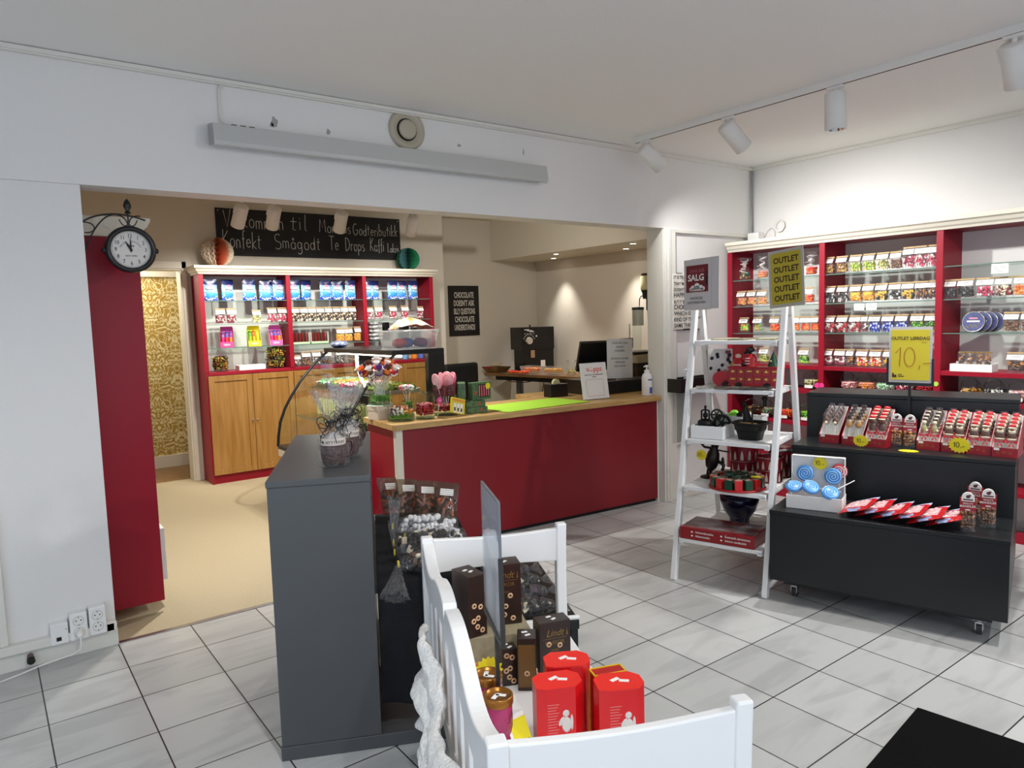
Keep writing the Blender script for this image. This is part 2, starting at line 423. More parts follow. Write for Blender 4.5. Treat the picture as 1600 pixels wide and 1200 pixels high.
CANDY = dict(
    black=[C_('black', '#161314'), C_('anthracite', '#26221f')],
    blackwhite=[C_('black', '#161314'), C_('white', '#e8e4dc'), C_('black', '#161314')],
    grey=[C_('grey', '#8d8a86'), C_('black', '#161314'), C_('white', '#e8e4dc')],
    orange=[C_('orange', '#ef7a26'), C_('amber', '#f3a23a')],
    yellow=[C_('yellow', '#f1bd2b'), C_('amber', '#f3a23a')],
    peach=[C_('peach', '#f6a07a'), C_('amber', '#f3a23a'), C_('pink', '#ee8f9a')],
    red=[C_('red', '#c8202a'), C_('white', '#e8e4dc'), C_('red', '#c8202a'), C_('dark_red', '#8e1420')],
    redorange=[C_('scarlet', '#e8381f'), C_('orange', '#ef7a26'), C_('scarlet', '#e8381f')],
    blue=[C_('blue', '#2f4fd0'), C_('deep_blue', '#1e2f96'), C_('pale', '#dfe6f6')],
    green=[C_('green', '#6fc02f'), C_('lime', '#b7dc4b'), C_('dark_green', '#2f7a2c')],
    pink=[C_('pale_pink', '#f0b9b4'), C_('white', '#e8e4dc'), C_('pink', '#ee8f9a')],
    pinkred=[C_('pink_red', '#d8365e'), C_('white', '#e8e4dc'), C_('plum', '#8a1f45')],
    fruit=[C_('green', '#6fc02f'), C_('yellow', '#f1bd2b'), C_('lime', '#b7dc4b'), C_('peach', '#f6a07a')],
    yellowgreen=[C_('lime', '#b7dc4b'), C_('straw', '#d9cf7a'), C_('olive', '#7d8b32')],
    mint=[C_('mint', '#9fdca8'), C_('white', '#e8e4dc')],
    gold=[C_('gold', '#c9a24a', 0.25), C_('caramel', '#b57a34'), C_('brown', '#5e3a20')],
    brown=[C_('brown', '#5e3a20'), C_('choc', '#3a2217'), C_('caramel', '#b57a34')],
    darkred=[C_('dark_red', '#8e1420'), C_('plum', '#5c1530'), C_('white', '#e8e4dc')],
    redyellow=[C_('scarlet', '#e8381f'), C_('yellow', '#f1bd2b'), C_('white', '#e8e4dc')],
    yellowblack=[C_('yellow', '#f1bd2b'), C_('black', '#161314')],
    nougat=[C_('cream', '#eadcc0'), C_('brown', '#5e3a20'), C_('dark_red', '#8e1420')],
    almond=[C_('brown', '#5e3a20'), C_('nut', '#8a5a30'), C_('nut2', '#6f4526')],
    nuts=[C_('hazel', '#a9713d'), C_('brown', '#5e3a20'), C_('nut', '#8a5a30')],
    straw=[C_('straw', '#d9cf7a'), C_('cream', '#eadcc0'), C_('olive', '#7d8b32')],
    liquorice=[C_('black', '#161314'), C_('cream', '#eadcc0'), C_('brown', '#5e3a20')],
    mixed=[C_('straw', '#d9cf7a'), C_('caramel', '#b57a34'), C_('teal', '#2f8a86'), C_('choc', '#3a2217')],
    toffee=[C_('gold', '#c9a24a', 0.25), C_('orange', '#ef7a26'), C_('purple', '#6a3f86'), C_('white', '#e8e4dc'), C_('brown', '#5e3a20')],
    crimson=[C_('crimson', '#c01526'), C_('dark_red', '#8e1420')],
)
def candy(mb, p, r, shape, rg):
    rot = (rg.uniform(0, 6.3), rg.uniform(0, 6.3), rg.uniform(0, 6.3))
    if shape == 'ball': mb.ball(p, r * rg.uniform(.85, 1.1), 1)
    elif shape == 'drop': mb.ball(p, (r * 1.25, r * .85, r * .7), 1, rot)
    elif shape == 'ring': mb.torus(p, r * .95, r * .5, 10, 6, (R_(90) + rg.uniform(-.5, .5), rg.uniform(-.6, .6), rg.uniform(-.6, .6)))
    elif shape == 'wrap':
        mb.ball(p, (r, r * .7, r * .7), 1, rot)
        d = Euler(rot).to_matrix() @ Vector((1, 0, 0)); p = Vector(p)
        for s in (1, -1): mb.cyl(p + d * s * r * .8, p + d * s * r * 1.7, r * .15, r * .75, 6, False)
    elif shape == 'stick':
        d = Euler(rot).to_matrix() @ Vector((1, 0, 0)) * r * 1.7; p = Vector(p); mb.cyl(p - d, p + d, r * .5, None, 7)
    elif shape == 'chip': mb.box(p, (r * 2.1, r * 1.6, r * .7), rot)
    elif shape == 'disc':
        d = Euler(rot).to_matrix() @ Vector((0, 0, 1)) * r * .35; p = Vector(p); mb.cyl(p - d, p + d, r * 1.2, None, 12)
def pile(mb, inside, lo, hi, r, kinds, shape, rg, step=1.38, hollow=0.30):
    """fills a region with single sweets, skipping the hidden core"""
    e = r * {'wrap': 1.45, 'stick': 1.55, 'ring': 1.4, 'drop': 1.25, 'chip': 1.3, 'disc': 1.25}.get(shape, 1.1)
    lo = (lo[0] + e * .3, lo[1] + e * .3, lo[2] + e); hi = (hi[0] - e * .3, hi[1] - e * .3, max(hi[2] - e * .3, lo[2] + .002))
    s = r * step
    n = [max(1, int((hi[i] - lo[i]) / s)) for i in range(3)]
    for k in range(n[2]):
        for j in range(n[1]):
            for i in range(n[0]):
                q = [lo[a] + (hi[a] - lo[a]) * ((i, j, k)[a] + .5) / n[a] + rg.uniform(-.24, .24) * s for a in range(3)]
                q[2] = max(q[2], lo[2])
                if not inside(*q): continue
                if hollow and 0 < i < n[0] - 1 and 0 < j < n[1] - 1 and k < n[2] - 1 and all(inside(q[0] + a, q[1] + b, q[2] + c) for a, b, c in ((s, 0, 0), (-s, 0, 0), (0, s, 0), (0, -s, 0), (0, 0, s))): continue
                mb.mat(rg.choice(kinds)); candy(mb, q, r, shape, rg)
    return mb

# ------------------------------------------------------------------ the setting
struct(MB(M_TILE).bx(-1.75, 5.7, -2.6, 3.9, -0.1, 0).bx(2.14, 5.0, 3.9, 4.3, -0.1, 0).build('floor'))
struct(MB(M_CARP).bx(0.15, 2.14, 3.9, 4.3, -0.1, 0).bx(5.0, 6.72, 3.9, 4.3, -0.1, 0).bx(0.15, 6.72, 4.3, 7.6, -0.1, 0).bx(4.64, 6.72, 7.6, 8.35, -0.1, 0).bx(1.2, 1.78, 7.6, 7.75, -0.1, 0).build('floor_back'))
struct(MB(wood_mat('hall_boards', '#8a6a44', '#6f5233', (40, 4, 4))).bx(0.4, 2.6, 7.75, 8.75, -0.1, 0.0).build('floor_hall'))
struct(MB(M_STEEL).bx(0.44, 2.13, 3.885, 3.915, 0.0, 0.004).build('trim_threshold'))
w = MB(M_WALL)
w.bx(-1.75, 0.44, 3.9, 4.05, 0, 2.2).bx(4.45, 6.72, 3.9, 4.05, 0, 2.2).bx(-1.75, 6.72, 3.885, 4.05, 2.2, 2.95)
struct(w.build('wall_front'))
struct(MB(M_WALL).bx(5.555, 5.7, -2.6, 3.885, 0, 2.9).build('wall_right'))
struct(MB(M_WALL).bx(-1.75, -1.6, -2.6, -1.5, 0, 2.9).bx(-1.75, -1.6, 2.7, 3.885, 0, 2.9).bx(-1.75, -1.6, -1.5, 2.7, 0, .4).bx(-1.75, -1.6, -1.5, 2.7, 2.5, 2.9).build('wall_left'))
wf = MB(M_TRIM).bx(-1.70, -1.64, -1.5, 2.7, .4, .46).bx(-1.70, -1.64, -1.5, 2.7, 2.44, 2.5)
for y in (-1.5, .57, 2.64): wf.bx(-1.70, -1.64, y, y + .06, .4, 2.5)
struct(wf.build('window_2'))
w = MB(M_WALL)
w.bx(-1.6, 5.555, -2.6, -2.45, 0, 0.35).bx(-1.6, 5.555, -2.6, -2.45, 2.5, 2.9).bx(-1.6, -1.4, -2.6, -2.45, 0.35, 2.5).bx(4.0, 5.555, -2.6, -2.45, 0.35, 2.5)
struct(w.build('wall_back'))
wf = MB(M_TRIM)
for x in (-1.4, 0.37, 2.2, 3.95): wf.bx(x, x + .05, -2.56, -2.49, .35, 2.5)
wf.bx(-1.4, 4.0, -2.56, -2.49, .35, .4).bx(-1.4, 4.0, -2.56, -2.49, 2.45, 2.5)
struct(wf.build('window_1'))
struct(MB(M_CEIL).bx(-1.75, 5.7, -2.6, 4.0, 2.775, 2.9).build('ceiling'))
struct(MB(M_CEILB).bx(0.15, 6.72, 4.05, 8.35, 2.86, 2.95).build('ceiling_back'))
# back room walls
w = MB(M_WALLB)
w.bx(0.15, 1.21, 7.6, 7.75, 0, 2.86).bx(1.21, 1.655, 7.6, 7.75, 2.1, 2.86).bx(1.655, 4.64, 7.6, 7.75, 0, 2.86)
w.bx(4.5, 4.64, 7.75, 8.2, 0, 2.86)
struct(w.build('wall_cabinets'))
struct(MB(M_WALLB).bx(4.5, 6.72, 8.2, 8.35, 0, 2.86).build('wall_poster'))
struct(MB(M_WALLB).bx(6.57, 6.72, 4.05, 8.2, 0, 2.86).build('wall_desk'))
struct(MB(M_WALLB).bx(0.15, 0.3, 4.05, 7.6, 0, 2.86).build('wall_side'))
struct(MB(M_CREAM).bx(5.77, 6.57, 4.05, 8.2, 2.32, 2.86).build('ceiling_soffit'))
struct(MB(damask_mat()).bx(0.4, 2.6, 8.6, 8.75, 0, 2.6).build('wall_hall'))
struct(MB(M_CREAM).bx(0.4, 2.6, 8.575, 8.6, 0, 0.13).build('baseboard_hall'))
struct(MB(M_CEILB).bx(0.4, 2.6, 7.75, 8.75, 2.3, 2.4).build('ceiling_hall'))
struct(MB(M_CREAM).bx(0.4, 2.6, 8.5, 8.6, 2.08, 2.3).build('trim_hall'))
c = MB(M_CREAM)
c.bx(1.655, 1.70, 7.572, 7.6, 0, 2.17).bx(1.09, 1.70, 7.572, 7.6, 2.1, 2.17).bx(1.12, 1.21, 7.572, 7.6, 0, 2.1).bx(1.64, 1.655, 7.58, 7.75, 0, 2.1).bx(1.21, 1.64, 7.58, 7.75, 2.085, 2.1)
struct(c.build('door_1', bevel=.004))
struct(MB(M_CREAM).bx(0.3, 1.09, 7.585, 7.6, 0, .1).bx(4.3, 4.64, 7.585, 7.6, 0, .1).build('baseboard_back'))
# trims of the front room
struct(MB(M_TRIM).bx(-1.6, 5.555, 3.862, 3.885, 2.745, 2.775).bx(-1.6, 3.95, 3.85, 3.87, 2.752, 2.772).build('trim_cornice', bevel=.003))
struct(MB(M_TRIM).bx(5.53, 5.555, -2.4, 3.862, 2.745, 2.775).build('trim_cornice_side', bevel=.003))
j = MB(M_TRIM)
j.bx(4.40, 4.45, 3.888, 4.06, 0, 2.2).bx(4.415, 4.535, 3.872, 3.9, 0, 2.2).bx(4.435, 4.47, 3.862, 3.873, 0, 2.2)
struct(j.build('trim_jamb', bevel=.004))
struct(MB(M_TRIM).bx(4.535, 5.555, 3.878, 3.9, 2.17, 2.2).build('trim_ledge', bevel=.003))
struct(MB(M_TRIM).bx(-1.6, 0.445, 3.882, 3.9, 0, .085).build('baseboard_front', bevel=.003))
struct(MB(M_TRIM).bx(-1.6, 0.43, 3.855, 3.9, .085, .125).bx(.395, .44, 3.855, 3.915, .083, .127).build('trim_trunking', bevel=.003))
struct(MB(M_TRIM).bx(4.535, 5.555, 3.885, 3.9, 0, .1).build('baseboard_corner', bevel=.003))
struct(MB(M_TRIM).bx(-.02, .012, 3.872, 3.9, .125, 2.19).build('trim_left', bevel=.004))
# ------------------------------------------------------------------ tall crimson shelf units (back room and beside the right-hand wall)
def shelf_unit(name, label, loc, rz, doors):
    t = thing(name, label, 'shelf unit', loc, rz)
    L, D, B = 2.53, 0.33, (0, .8366, 1.6733, 2.51)
    for b in B:
        MB(M_RED).bx(b, b + .02, 0, D, 0, 2.03).build('side_panel', t, bevel=.0015)
        MB(M_RED).bx(b - .012, b + .032, -.004, .012, (1.09 if doors else 0), 2.03).build('front_strip', t, bevel=.002)
    MB(M_WHTM).bx(0.0, L, D - .012, D, .07, 2.03).build('back_panel', t)
    MB(M_RED).bx(0, L, 0, D, 2.03, 2.05).build('top_board', t)
    pr = [(0, 2.03), (-.012, 2.03), (-.018, 2.045), (-.03, 2.055), (-.04, 2.075), (-.055, 2.085), (-.055, 2.11), (0, 2.11)]
    c = MB(M_CREAM)
    v = [(x, y, z) for x in (-.0, L) for y, z in pr]
    n = len(pr)
    for i, x in ((0, 0), (1, L)): pass
    # front run mitred with two side returns
    vs = []
    for (y, z) in pr: vs.append((y if doors else 0.0, y, z))
    for (y, z) in pr: vs.append((L - y if doors else L, y, z))
    c.add(vs, [(k, n + k, n + (k + 1) % n, (k + 1) % n) for k in range(n)] + [tuple(range(n))[::-1], tuple(range(n, 2 * n))])
    if doors:
        for s, x0 in ((-1, 0), (1, L)):
            vs = [(x0 + s * -y, y, z) for y, z in pr] + [(x0 + s * -y, D, z) for y, z in pr]
            c.add(vs, [(k, n + k, n + (k + 1) % n, (k + 1) % n) for k in range(n)] + [tuple(range(n))[::-1], tuple(range(n, 2 * n))])
    c.bx(0, L, -.01, D, 2.05, 2.105)
    c.build('crown_moulding', t)
    for k in range(3):
        x0, x1 = B[k] + .021, B[k + 1] - .001
        for z in (1.345, 1.57, 1.79) if not doors else (1.322, 1.55, 1.78):
            g = MB(M_SHELFG).bx(x0, x1, .012, D - .013, z - .006, z)
            g.mat(M_GEDGE).bx(x0, x1, .009, .0125, z - .006, z)
            g.build('glass_shelf', t)
        MB(M_RED).bx(x0, x1, 0, D - .013, 1.06, 1.09).build('shelf_board', t, bevel=.0015)
        if not doors:
            for z in (.9, .64, .33): MB(M_RED).bx(x0, x1, 0, D - .013, z - .03, z).build('shelf_board', t, bevel=.0015)
            MB(M_RED).bx(x0, x1, .02, .04, 0, .07).build('plinth', t)
        else:
            MB(M_RED).bx(x0 - .02, x1 + .02, .012, .03, 0, .085).build('plinth', t)
            w = (x1 - x0 + .018) / 2
            for q in range(2):
                a, b2 = x0 - .009 + q * w + .002, x0 - .009 + (q + 1) * w - .002
                d = MB(M_OAK)
                d.bx(a, a + .055, -.02, -.001, .09, 1.055).bx(b2 - .055, b2, -.02, -.001, .09, 1.055)
                d.bx(a + .055, b2 - .055, -.02, -.001, .09, .145).bx(a + .055, b2 - .055, -.02, -.001, 1.0, 1.055).bx(a + .055, b2 - .055, -.012, -.001, .145, 1.0)
                d = d.build('door', t, bevel=.002)
                kx = b2 - .022 if q == 0 else a + .022
                MB(M_STEEL).cyl((kx, -.02, .6), (kx, -.032, .6), .005, None, 8).ball((kx, -.037, .6), .009, 1).build('knob', d)
    return t
U_BACK = shelf_unit('shelf_cabinet', 'tall crimson shelf cabinet with oak doors and cream crown under the chalkboard', (1.74, 7.262, 0), 0, True)
U_SIDE = shelf_unit('wall_shelving', 'crimson shelving with glass shelves of candy bags behind the black stepped stand', (5.215, 3.872, 0), R_(-90), False)

# red end panel of the shelving that stands along the side wall of the back room
t = thing('side_shelving', 'crimson shelving end panel with white crown just behind the black hanging clock', 'shelf unit', (0.3, 4.19, 0))
MB(M_RED).bx(0.005, .415, 0, .02, .06, 2.0).build('end_panel', t, bevel=.002)
MB(M_RED).bx(0.005, .415, 1.5, 1.52, .0, 2.0).build('side_panel', t)
MB(M_RED).bx(.30, .32, .25, 1.5, 0.0, .06).bx(.02, .30, .25, .27, 0, .06).build('plinth', t)
MB(M_WHTM).bx(.005, .02, .02, 1.5, .06, 2.0).build('back_panel', t)
for z in (.35, .75, 1.1, 1.5): MB(M_RED).bx(.02, .41, .02, 1.5, z, z + .02).build('shelf_board', t)
MB(M_CREAM).prism([(0.005, 2.0), (.415, 2.0), (.43, 2.03), (.455, 2.05), (.475, 2.085), (.475, 2.1), (0.005, 2.1)], -.03, 1.55, 'xz').build('crown_moulding', t, bevel=.002)
MB(M_WHT).bx(.415, .455, .1, .9, .14, .43).build('price_rail', t, bevel=.003)

# ------------------------------------------------------------------ sales counter
CT = frame((2.088, 4.10), -4.65)
ct = thing('sales_counter', 'long crimson sales counter with butcher block top and white corner post', 'counter', (2.088, 4.10, 0), R_(-4.65))
MB(M_BUTCH).prism([(.0, .02), (.02, 0), (2.312, 0), (2.312, .30), (3.3, .36), (3.3, 1.1), (1.55, 1.0), (1.55, .68), (.83, .68), (.80, .54), (0, .54)], .832, .87, 'xy').build('worktop', ct, bevel=.003)
MB(M_REDC).bx(.075, 2.295, .035, .055, .03, .832).build('front_panel', ct)
MB(M_RED).bx(.03, .05, .075, .54, .03, .832).build('side_panel', ct)
MB(M_CREAM).bx(.028, .076, .033, .08, .0, .832).build('corner_post', ct, bevel=.004)
MB(M_BLKM).bx(.06, 2.29, .06, .09, 0, .05).build('plinth', ct)
MB(M_WHTM).bx(.05, 2.28, .5, .52, .0, .832).bx(3.24, 3.26, .42, 1.05, 0, .832).build('back_panel', ct)
# white edge strip at the wall end
MB(M_TRIM).bx(2.295, 2.31, .035, .06, 0.0, .832).build('end_strip', ct)

# ------------------------------------------------------------------ curved glass display case
dc = thing('display_case', 'curved glass chilled sweets case with black frame behind the counter end', 'display case', (0, 0, 0))
PR = [(1.955, .52), (1.962, .6), (1.985, .72), (2.03, .83), (2.09, .93), (2.175, 1.05), (2.30, 1.185), (2.44, 1.30)]
Y0, Y1 = 4.69, 5.95
def pathgrid(y0, y1, off=0):
    v = [(x - off, y, z) for y in (y0, y1) for x, z in PR]; n = len(PR)
    return v, [(k, k + 1, n + k + 1, n + k) for k in range(n - 1)]
MB(M_BLK).bx(1.98, 2.83, Y0, Y1, 0, .46).build('base', dc, bevel=.004)
MB(M_CREAM).bx(1.955, 2.0, Y0, Y1, .44, .50).build('kick_strip', dc, bevel=.004)
MB(M_BLK).bx(1.955, 2.83, Y0, Y1, .5, .53).build('deck_floor', dc)
MB(M_GLASS).add(*pathgrid(Y0 + .012, Y1 - .012), smooth=True).build('curved_glass', dc)
for nm, y in (('end_glass', Y0 + .006), ('end_glass', Y1 - .006)):
    MB(M_GLASS).add([(x, y, z) for x, z in PR] + [(2.72, y, 1.30), (2.72, y, .53)], [tuple(range(len(PR) + 2))]).build(nm, dc)
    MB(M_BLKP).tube([(x, y, z) for x, z in PR], .012, 8).build('edge_frame', dc)
MB(M_BLKP).bx(2.40, 2.84, Y0 - .005, Y1 + .005, 1.285, 1.32).build('top_deck', dc, bevel=.003)
MB(M_BLKP).bx(2.70, 2.84, Y0 - .005, Y0 + .05, .0, 1.285).build('rear_post', dc, bevel=.003)
MB(M_BLKP).bx(2.70, 2.84, Y1 - .05, Y1 + .005, .0, 1.285).build('rear_post', dc, bevel=.003)
MB(M_BLKP).bx(2.72, 2.83, Y0 + .05, Y1 - .05, .53, .60).build('rear_rail', dc)
for z, x0 in ((1.0, 2.26), (.77, 2.12)):
    g = MB(M_SHELFG).bx(x0, 2.68, Y0 + .03, Y1 - .03, z - .008, z); g.mat(M_GEDGE).bx(x0 - .003, x0, Y0 + .03, Y1 - .03, z - .008, z)
    g.build('glass_shelf', dc)
    for y in (Y0 + .03, Y1 - .04): MB(M_STEEL).bx(2.66, 2.7, y, y + .01, z - .02, z - .008).build('bracket', dc)
lt = MB(mat('case_lamp_tube', '#fff4dc', emit=6)).cyl((2.52, Y0 + .08, 1.272), (2.52, Y1 - .08, 1.272), .009, None, 8)
lt.build('lamp_tube', dc)

# ------------------------------------------------------------------ stepped display stands
def step_box(m, x0, x1, y0, y1, z0, z1): return MB(m).bx(x0, x1, y0, y1, z0, z1)
DS_O, DS_A = (3.27, 2.175), -73.0
DS = frame(DS_O, DS_A)
ds = thing('stepped_display_stand', 'black three-step display stand on casters with outlet sign', 'display stand', (*DS_O, 0), R_(DS_A))
for y0, y1, z in ((0, .41, .49), (.41, .73, .77), (.73, 1.06, 1.035)):
    s = MB(M_BLK).bx(0, 1.04, y0, y1 + (0 if y1 > 1 else 0), .115, z - .022); s.build('step_body', ds, bevel=.002)
    MB(M_BLK).bx(-.002, 1.042, y0 - (.002 if y0 == 0 else 0), y1 - (.001 if y1 < 1 else 0), z - .021, z).build('step_top', ds, bevel=.002)
MB(M_BLKM).bx(.06, .98, .05, 1.0, .085, .115).build('plinth', ds)
for x, y in ((.10, .11), (.93, .09), (.1, .95), (.93, .95)):
    cst = MB(M_STEEL).bx(x - .03, x + .03, y - .03, y + .03, .08, .085).cyl((x, y, .08), (x, y, .066), .012, None, 10)
    cst.bx(x - .016, x - .012, y - .02, y + .035, .03, .07).bx(x + .012, x + .016, y - .02, y + .035, .03, .07).bx(x - .016, x + .016, y - .02, y + .02, .062, .07)
    cst = cst.build('caster', ds)
    MB(mat('grey_rubber', '#3a3a3c', .6)).cyl((x - .011, y + .02, .032), (x + .011, y + .02, .032), .032, None, 18).mat(M_STEEL).cyl((x - .018, y + .02, .032), (x + .018, y + .02, .032), .008, None, 8).build('wheel', cst)

GU_O, GU_A = (.75, 2.43), -25.5
GU = frame(GU_O, GU_A)
gu = thing('grey_step_stand', 'dark grey stepped stand with a tall box carrying wrapped mugs', 'display stand', (*GU_O, 0), R_(GU_A))
MB(M_GREY).bx(0, .345, .004, 1.03, .05, .978).build('tall_box', gu, bevel=.002)
MB(M_GREY).bx(-.003, .348, 0, 1.034, .978, 1.0).build('top_board', gu, bevel=.002)
MB(M_GREY).bx(-.003, 1.1, 0.0, 1.034, .0, .05).build('base_board', gu, bevel=.002)
MB(M_GREY).bx(.345, .72, .06, 1.03, .55, .585).bx(.69, .72, .62, 1.03, .05, .55).build('middle_step', gu, bevel=.002)
MB(M_BLK).bx(.72, 1.1, .03, .93, .345, .38).bx(1.07, 1.1, .05, .93, .05, .345).bx(.72, .75, .05, .93, .05, .345).build('low_step', gu, bevel=.002)

# ------------------------------------------------------------------ white ladder shelf
LD_O, LD_A = (3.128, 2.705), -73.0
LD = frame(LD_O, LD_A)
ld = thing('ladder_shelf', 'white A-frame ladder shelf with five slatted shelves of christmas goods', 'shelf', (*LD_O, 0), R_(LD_A))
LEAN = .22
LW, LDp = .52, .78
for x in (0, LW):
    MB(M_WHT).beam((x, .0, 0.0), (x, LEAN * 1.62, 1.62), .045, .028, (1, 0, 0)).build('front_leg', ld, bevel=.002)
    MB(M_WHT).beam((x, LDp, 0.0), (x, LDp - LEAN * 1.60, 1.60), .045, .028, (1, 0, 0)).build('rear_leg', ld, bevel=.002)
    MB(M_STEEL).cyl((x - .025, .37, 1.5), (x + .025, .37, 1.5), .006, None, 8).build('hinge_bolt', ld)
SHZ = (.245, .535, .80, 1.09, 1.365)
for z in SHZ:
    y0, y1 = LEAN * z - .035, LDp - LEAN * z + .03
    s = MB(M_WHT)
    s.bx(.024, LW - .024, y0, y0 + .03, z - .022, z).bx(.024, LW - .024, y1 - .03, y1, z - .022, z)
    s.bx(.024, .05, y0, y1, z - .03, z - .012).bx(LW - .05, LW - .024, y0, y1, z - .03, z - .012)
    n = max(2, int((y1 - y0 - .08) / .034)); 
    for k in range(n):
        yy = y0 + .04 + (y1 - y0 - .08) * (k + .5) / n
        s.bx(.024, LW - .024, yy - .011, yy + .011, z - .012, z)
    s.build('slatted_shelf', ld, bevel=.002)

# ------------------------------------------------------------------ white bench used as a display crib
BN_O, BN_A = (1.222, 2.144), -24.3
BN = frame(BN_O, BN_A)
bn = thing('white_bench', 'white painted slatted bench filled with chocolate boxes in front of the grey stand', 'bench', (*BN_O, 0), R_(BN_A))
BL, BW, BH = 1.275, .485, .78
def railz(t):
    t = t if t < .5 else 1 - t
    z = BH
    if t < .34: z -= .052 * math.sin(math.pi * t / .34) ** 1.3
    else: z += .012 * math.sin(math.pi * (t - .34) / .16) - (.03 if t > .485 else 0)
    return z
ts = [k / 60 for k in range(61)]
top = [(-BL * t, railz(t)) for t in ts]; bot = [(-BL * t, railz(t) - .085) for t in reversed(ts)]
r = MB(M_WHT)
nn = len(ts)
vs = [(x, b, z) for x in (-.038, 0) for b, z in top] + [(x, -BL * t, railz(t) - .085) for x in (-.038, 0) for t in ts]
fs = []
for k in range(nn - 1):
    fs += [(k, k + 1, nn + k + 1, nn + k), (2 * nn + k, 3 * nn + k, 3 * nn + k + 1, 2 * nn + k + 1), (k, 2 * nn + k, 2 * nn + k + 1, k + 1), (nn + k, nn + k + 1, 3 * nn + k + 1, 3 * nn + k)]
fs += [(0, nn, 3 * nn, 2 * nn), (nn - 1, 3 * nn - 1 - 0, 4 * nn - 1, 2 * nn - 1)]
r.add(vs, fs); r.build('back_rail', bn, bevel=.004)
MB(M_WHT).bx(-.03, -.006, -BL + .03, -.03, .34, .40).build('back_lower_rail', bn, bevel=.003)
for k in range(9):
    b = -.10 - k * (BL - .2) / 8
    MB(M_WHT).bx(-.026, -.010, b - .036, b + .036, .40, railz(-b / BL) - .084).build('back_slat', bn, bevel=.002)
MB(M_WHT).bx(0, BW - .005, -BL + .03, -.03, .345, .38).build('seat', bn, bevel=.003)
for b0, b1 in ((-.034, 0.0), (-BL, -BL + .034)):
    a = MB(M_WHT)
    n = 16; v = []
    for k in range(n + 1):
        x = .0 + (BW - .03) * k / n; z = BH - .004 - .01 * math.sin(math.pi * k / n)
        v += [(x, b0 + .006, z), (x, b1 - .006, z), (x, b1 - .006, .655 + .008 * math.sin(math.pi * k / n)), (x, b0 + .006, .655 + .008 * math.sin(math.pi * k / n))]
    a.add(v, [(4 * k + i, 4 * k + (i + 1) % 4, 4 * k + 4 + (i + 1) % 4, 4 * k + 4 + i) for k in range(n) for i in range(4)] + [(3, 2, 1, 0), (4 * n, 4 * n + 1, 4 * n + 2, 4 * n + 3)])
    a.build('arm_board', bn, bevel=.004)
    MB(M_WHT).bx(.245, .285, b0 + .008, b1 - .008, .44, .655).build('arm_slat', bn, bevel=.002)
    MB(M_WHT).bx(0, BW - .03, b0 + .006, b1 - .006, .385, .44).build('arm_lower_rail', bn, bevel=.003)
    # curved front post and straight back post
    p = MB(M_WHT); n = 14; v = []
    for k in range(n + 1):
        z = .792 * k / n; x = BW - .006 + .030 * (1 - k / n) ** 2 - .022 * math.sin(math.pi * k / n) * .4
        v += [(x - .036, b0, z), (x, b0, z), (x, b1, z), (x - .036, b1, z)]
    p.add(v, [(4 * k + i, 4 * k + (i + 1) % 4, 4 * k + 4 + (i + 1) % 4, 4 * k + 4 + i) for k in range(n) for i in range(4)] + [(3, 2, 1, 0), (4 * n, 4 * n + 1, 4 * n + 2, 4 * n + 3)])
    p.build('front_post', bn, bevel=.005)
    MB(M_WHT).bx(-.04, 0, b0 - .002, b1 + .002, 0, .785).build('back_post', bn, bevel=.005)

# crocheted throw hanging over the outside of the bench back
def throw_pt(u, v):
    b = -.30 - .62 * u - .05 * math.sin(v * 3)
    z = .60 - .46 * v + .03 * math.sin(u * 7) - .10 * u * (1 - v)
    n_ = noise.noise(Vector((u * 5, v * 6, 1.3))) * .045 + noise.noise(Vector((u * 14, v * 16, 4))) * .018
    a = -.062 - .035 * math.sin(math.pi * min(1, v * 1.3)) - n_ * .8 - .015 * math.sin(v * 22)
    return (min(a, -.045), b, z)
M_CRO = mat('white_crochet', '#f6f4f0', .9, bump=(130, .7), var=(110, '#e2e0da'))
th = MB(M_CRO); th.grid(throw_pt, 44, 56)
th = th.build('crocheted_throw', None, (*BN_O, 0), (0, 0, R_(BN_A)))
so = th.modifiers.new('thick', 'SOLIDIFY'); so.thickness = .012; so.offset = 1
tag(th, 'white crocheted throw hanging on the outside of the white bench back', 'throw')

# dark doormat on the tiles
mt = MB(mat('black_doormat', '#08080a', .95, bump=(600, 1.0), var=(300, '#101012'), spec=.15)).bx(-1.1, 0, -1.3, 0, 0.0, .012)
tag(mt.build('doormat', None, (2.765, 1.20, 0), (0, 0, R_(7)), bevel=.004), 'black ribbed doormat lying on the floor tiles near the camera', 'doormat')
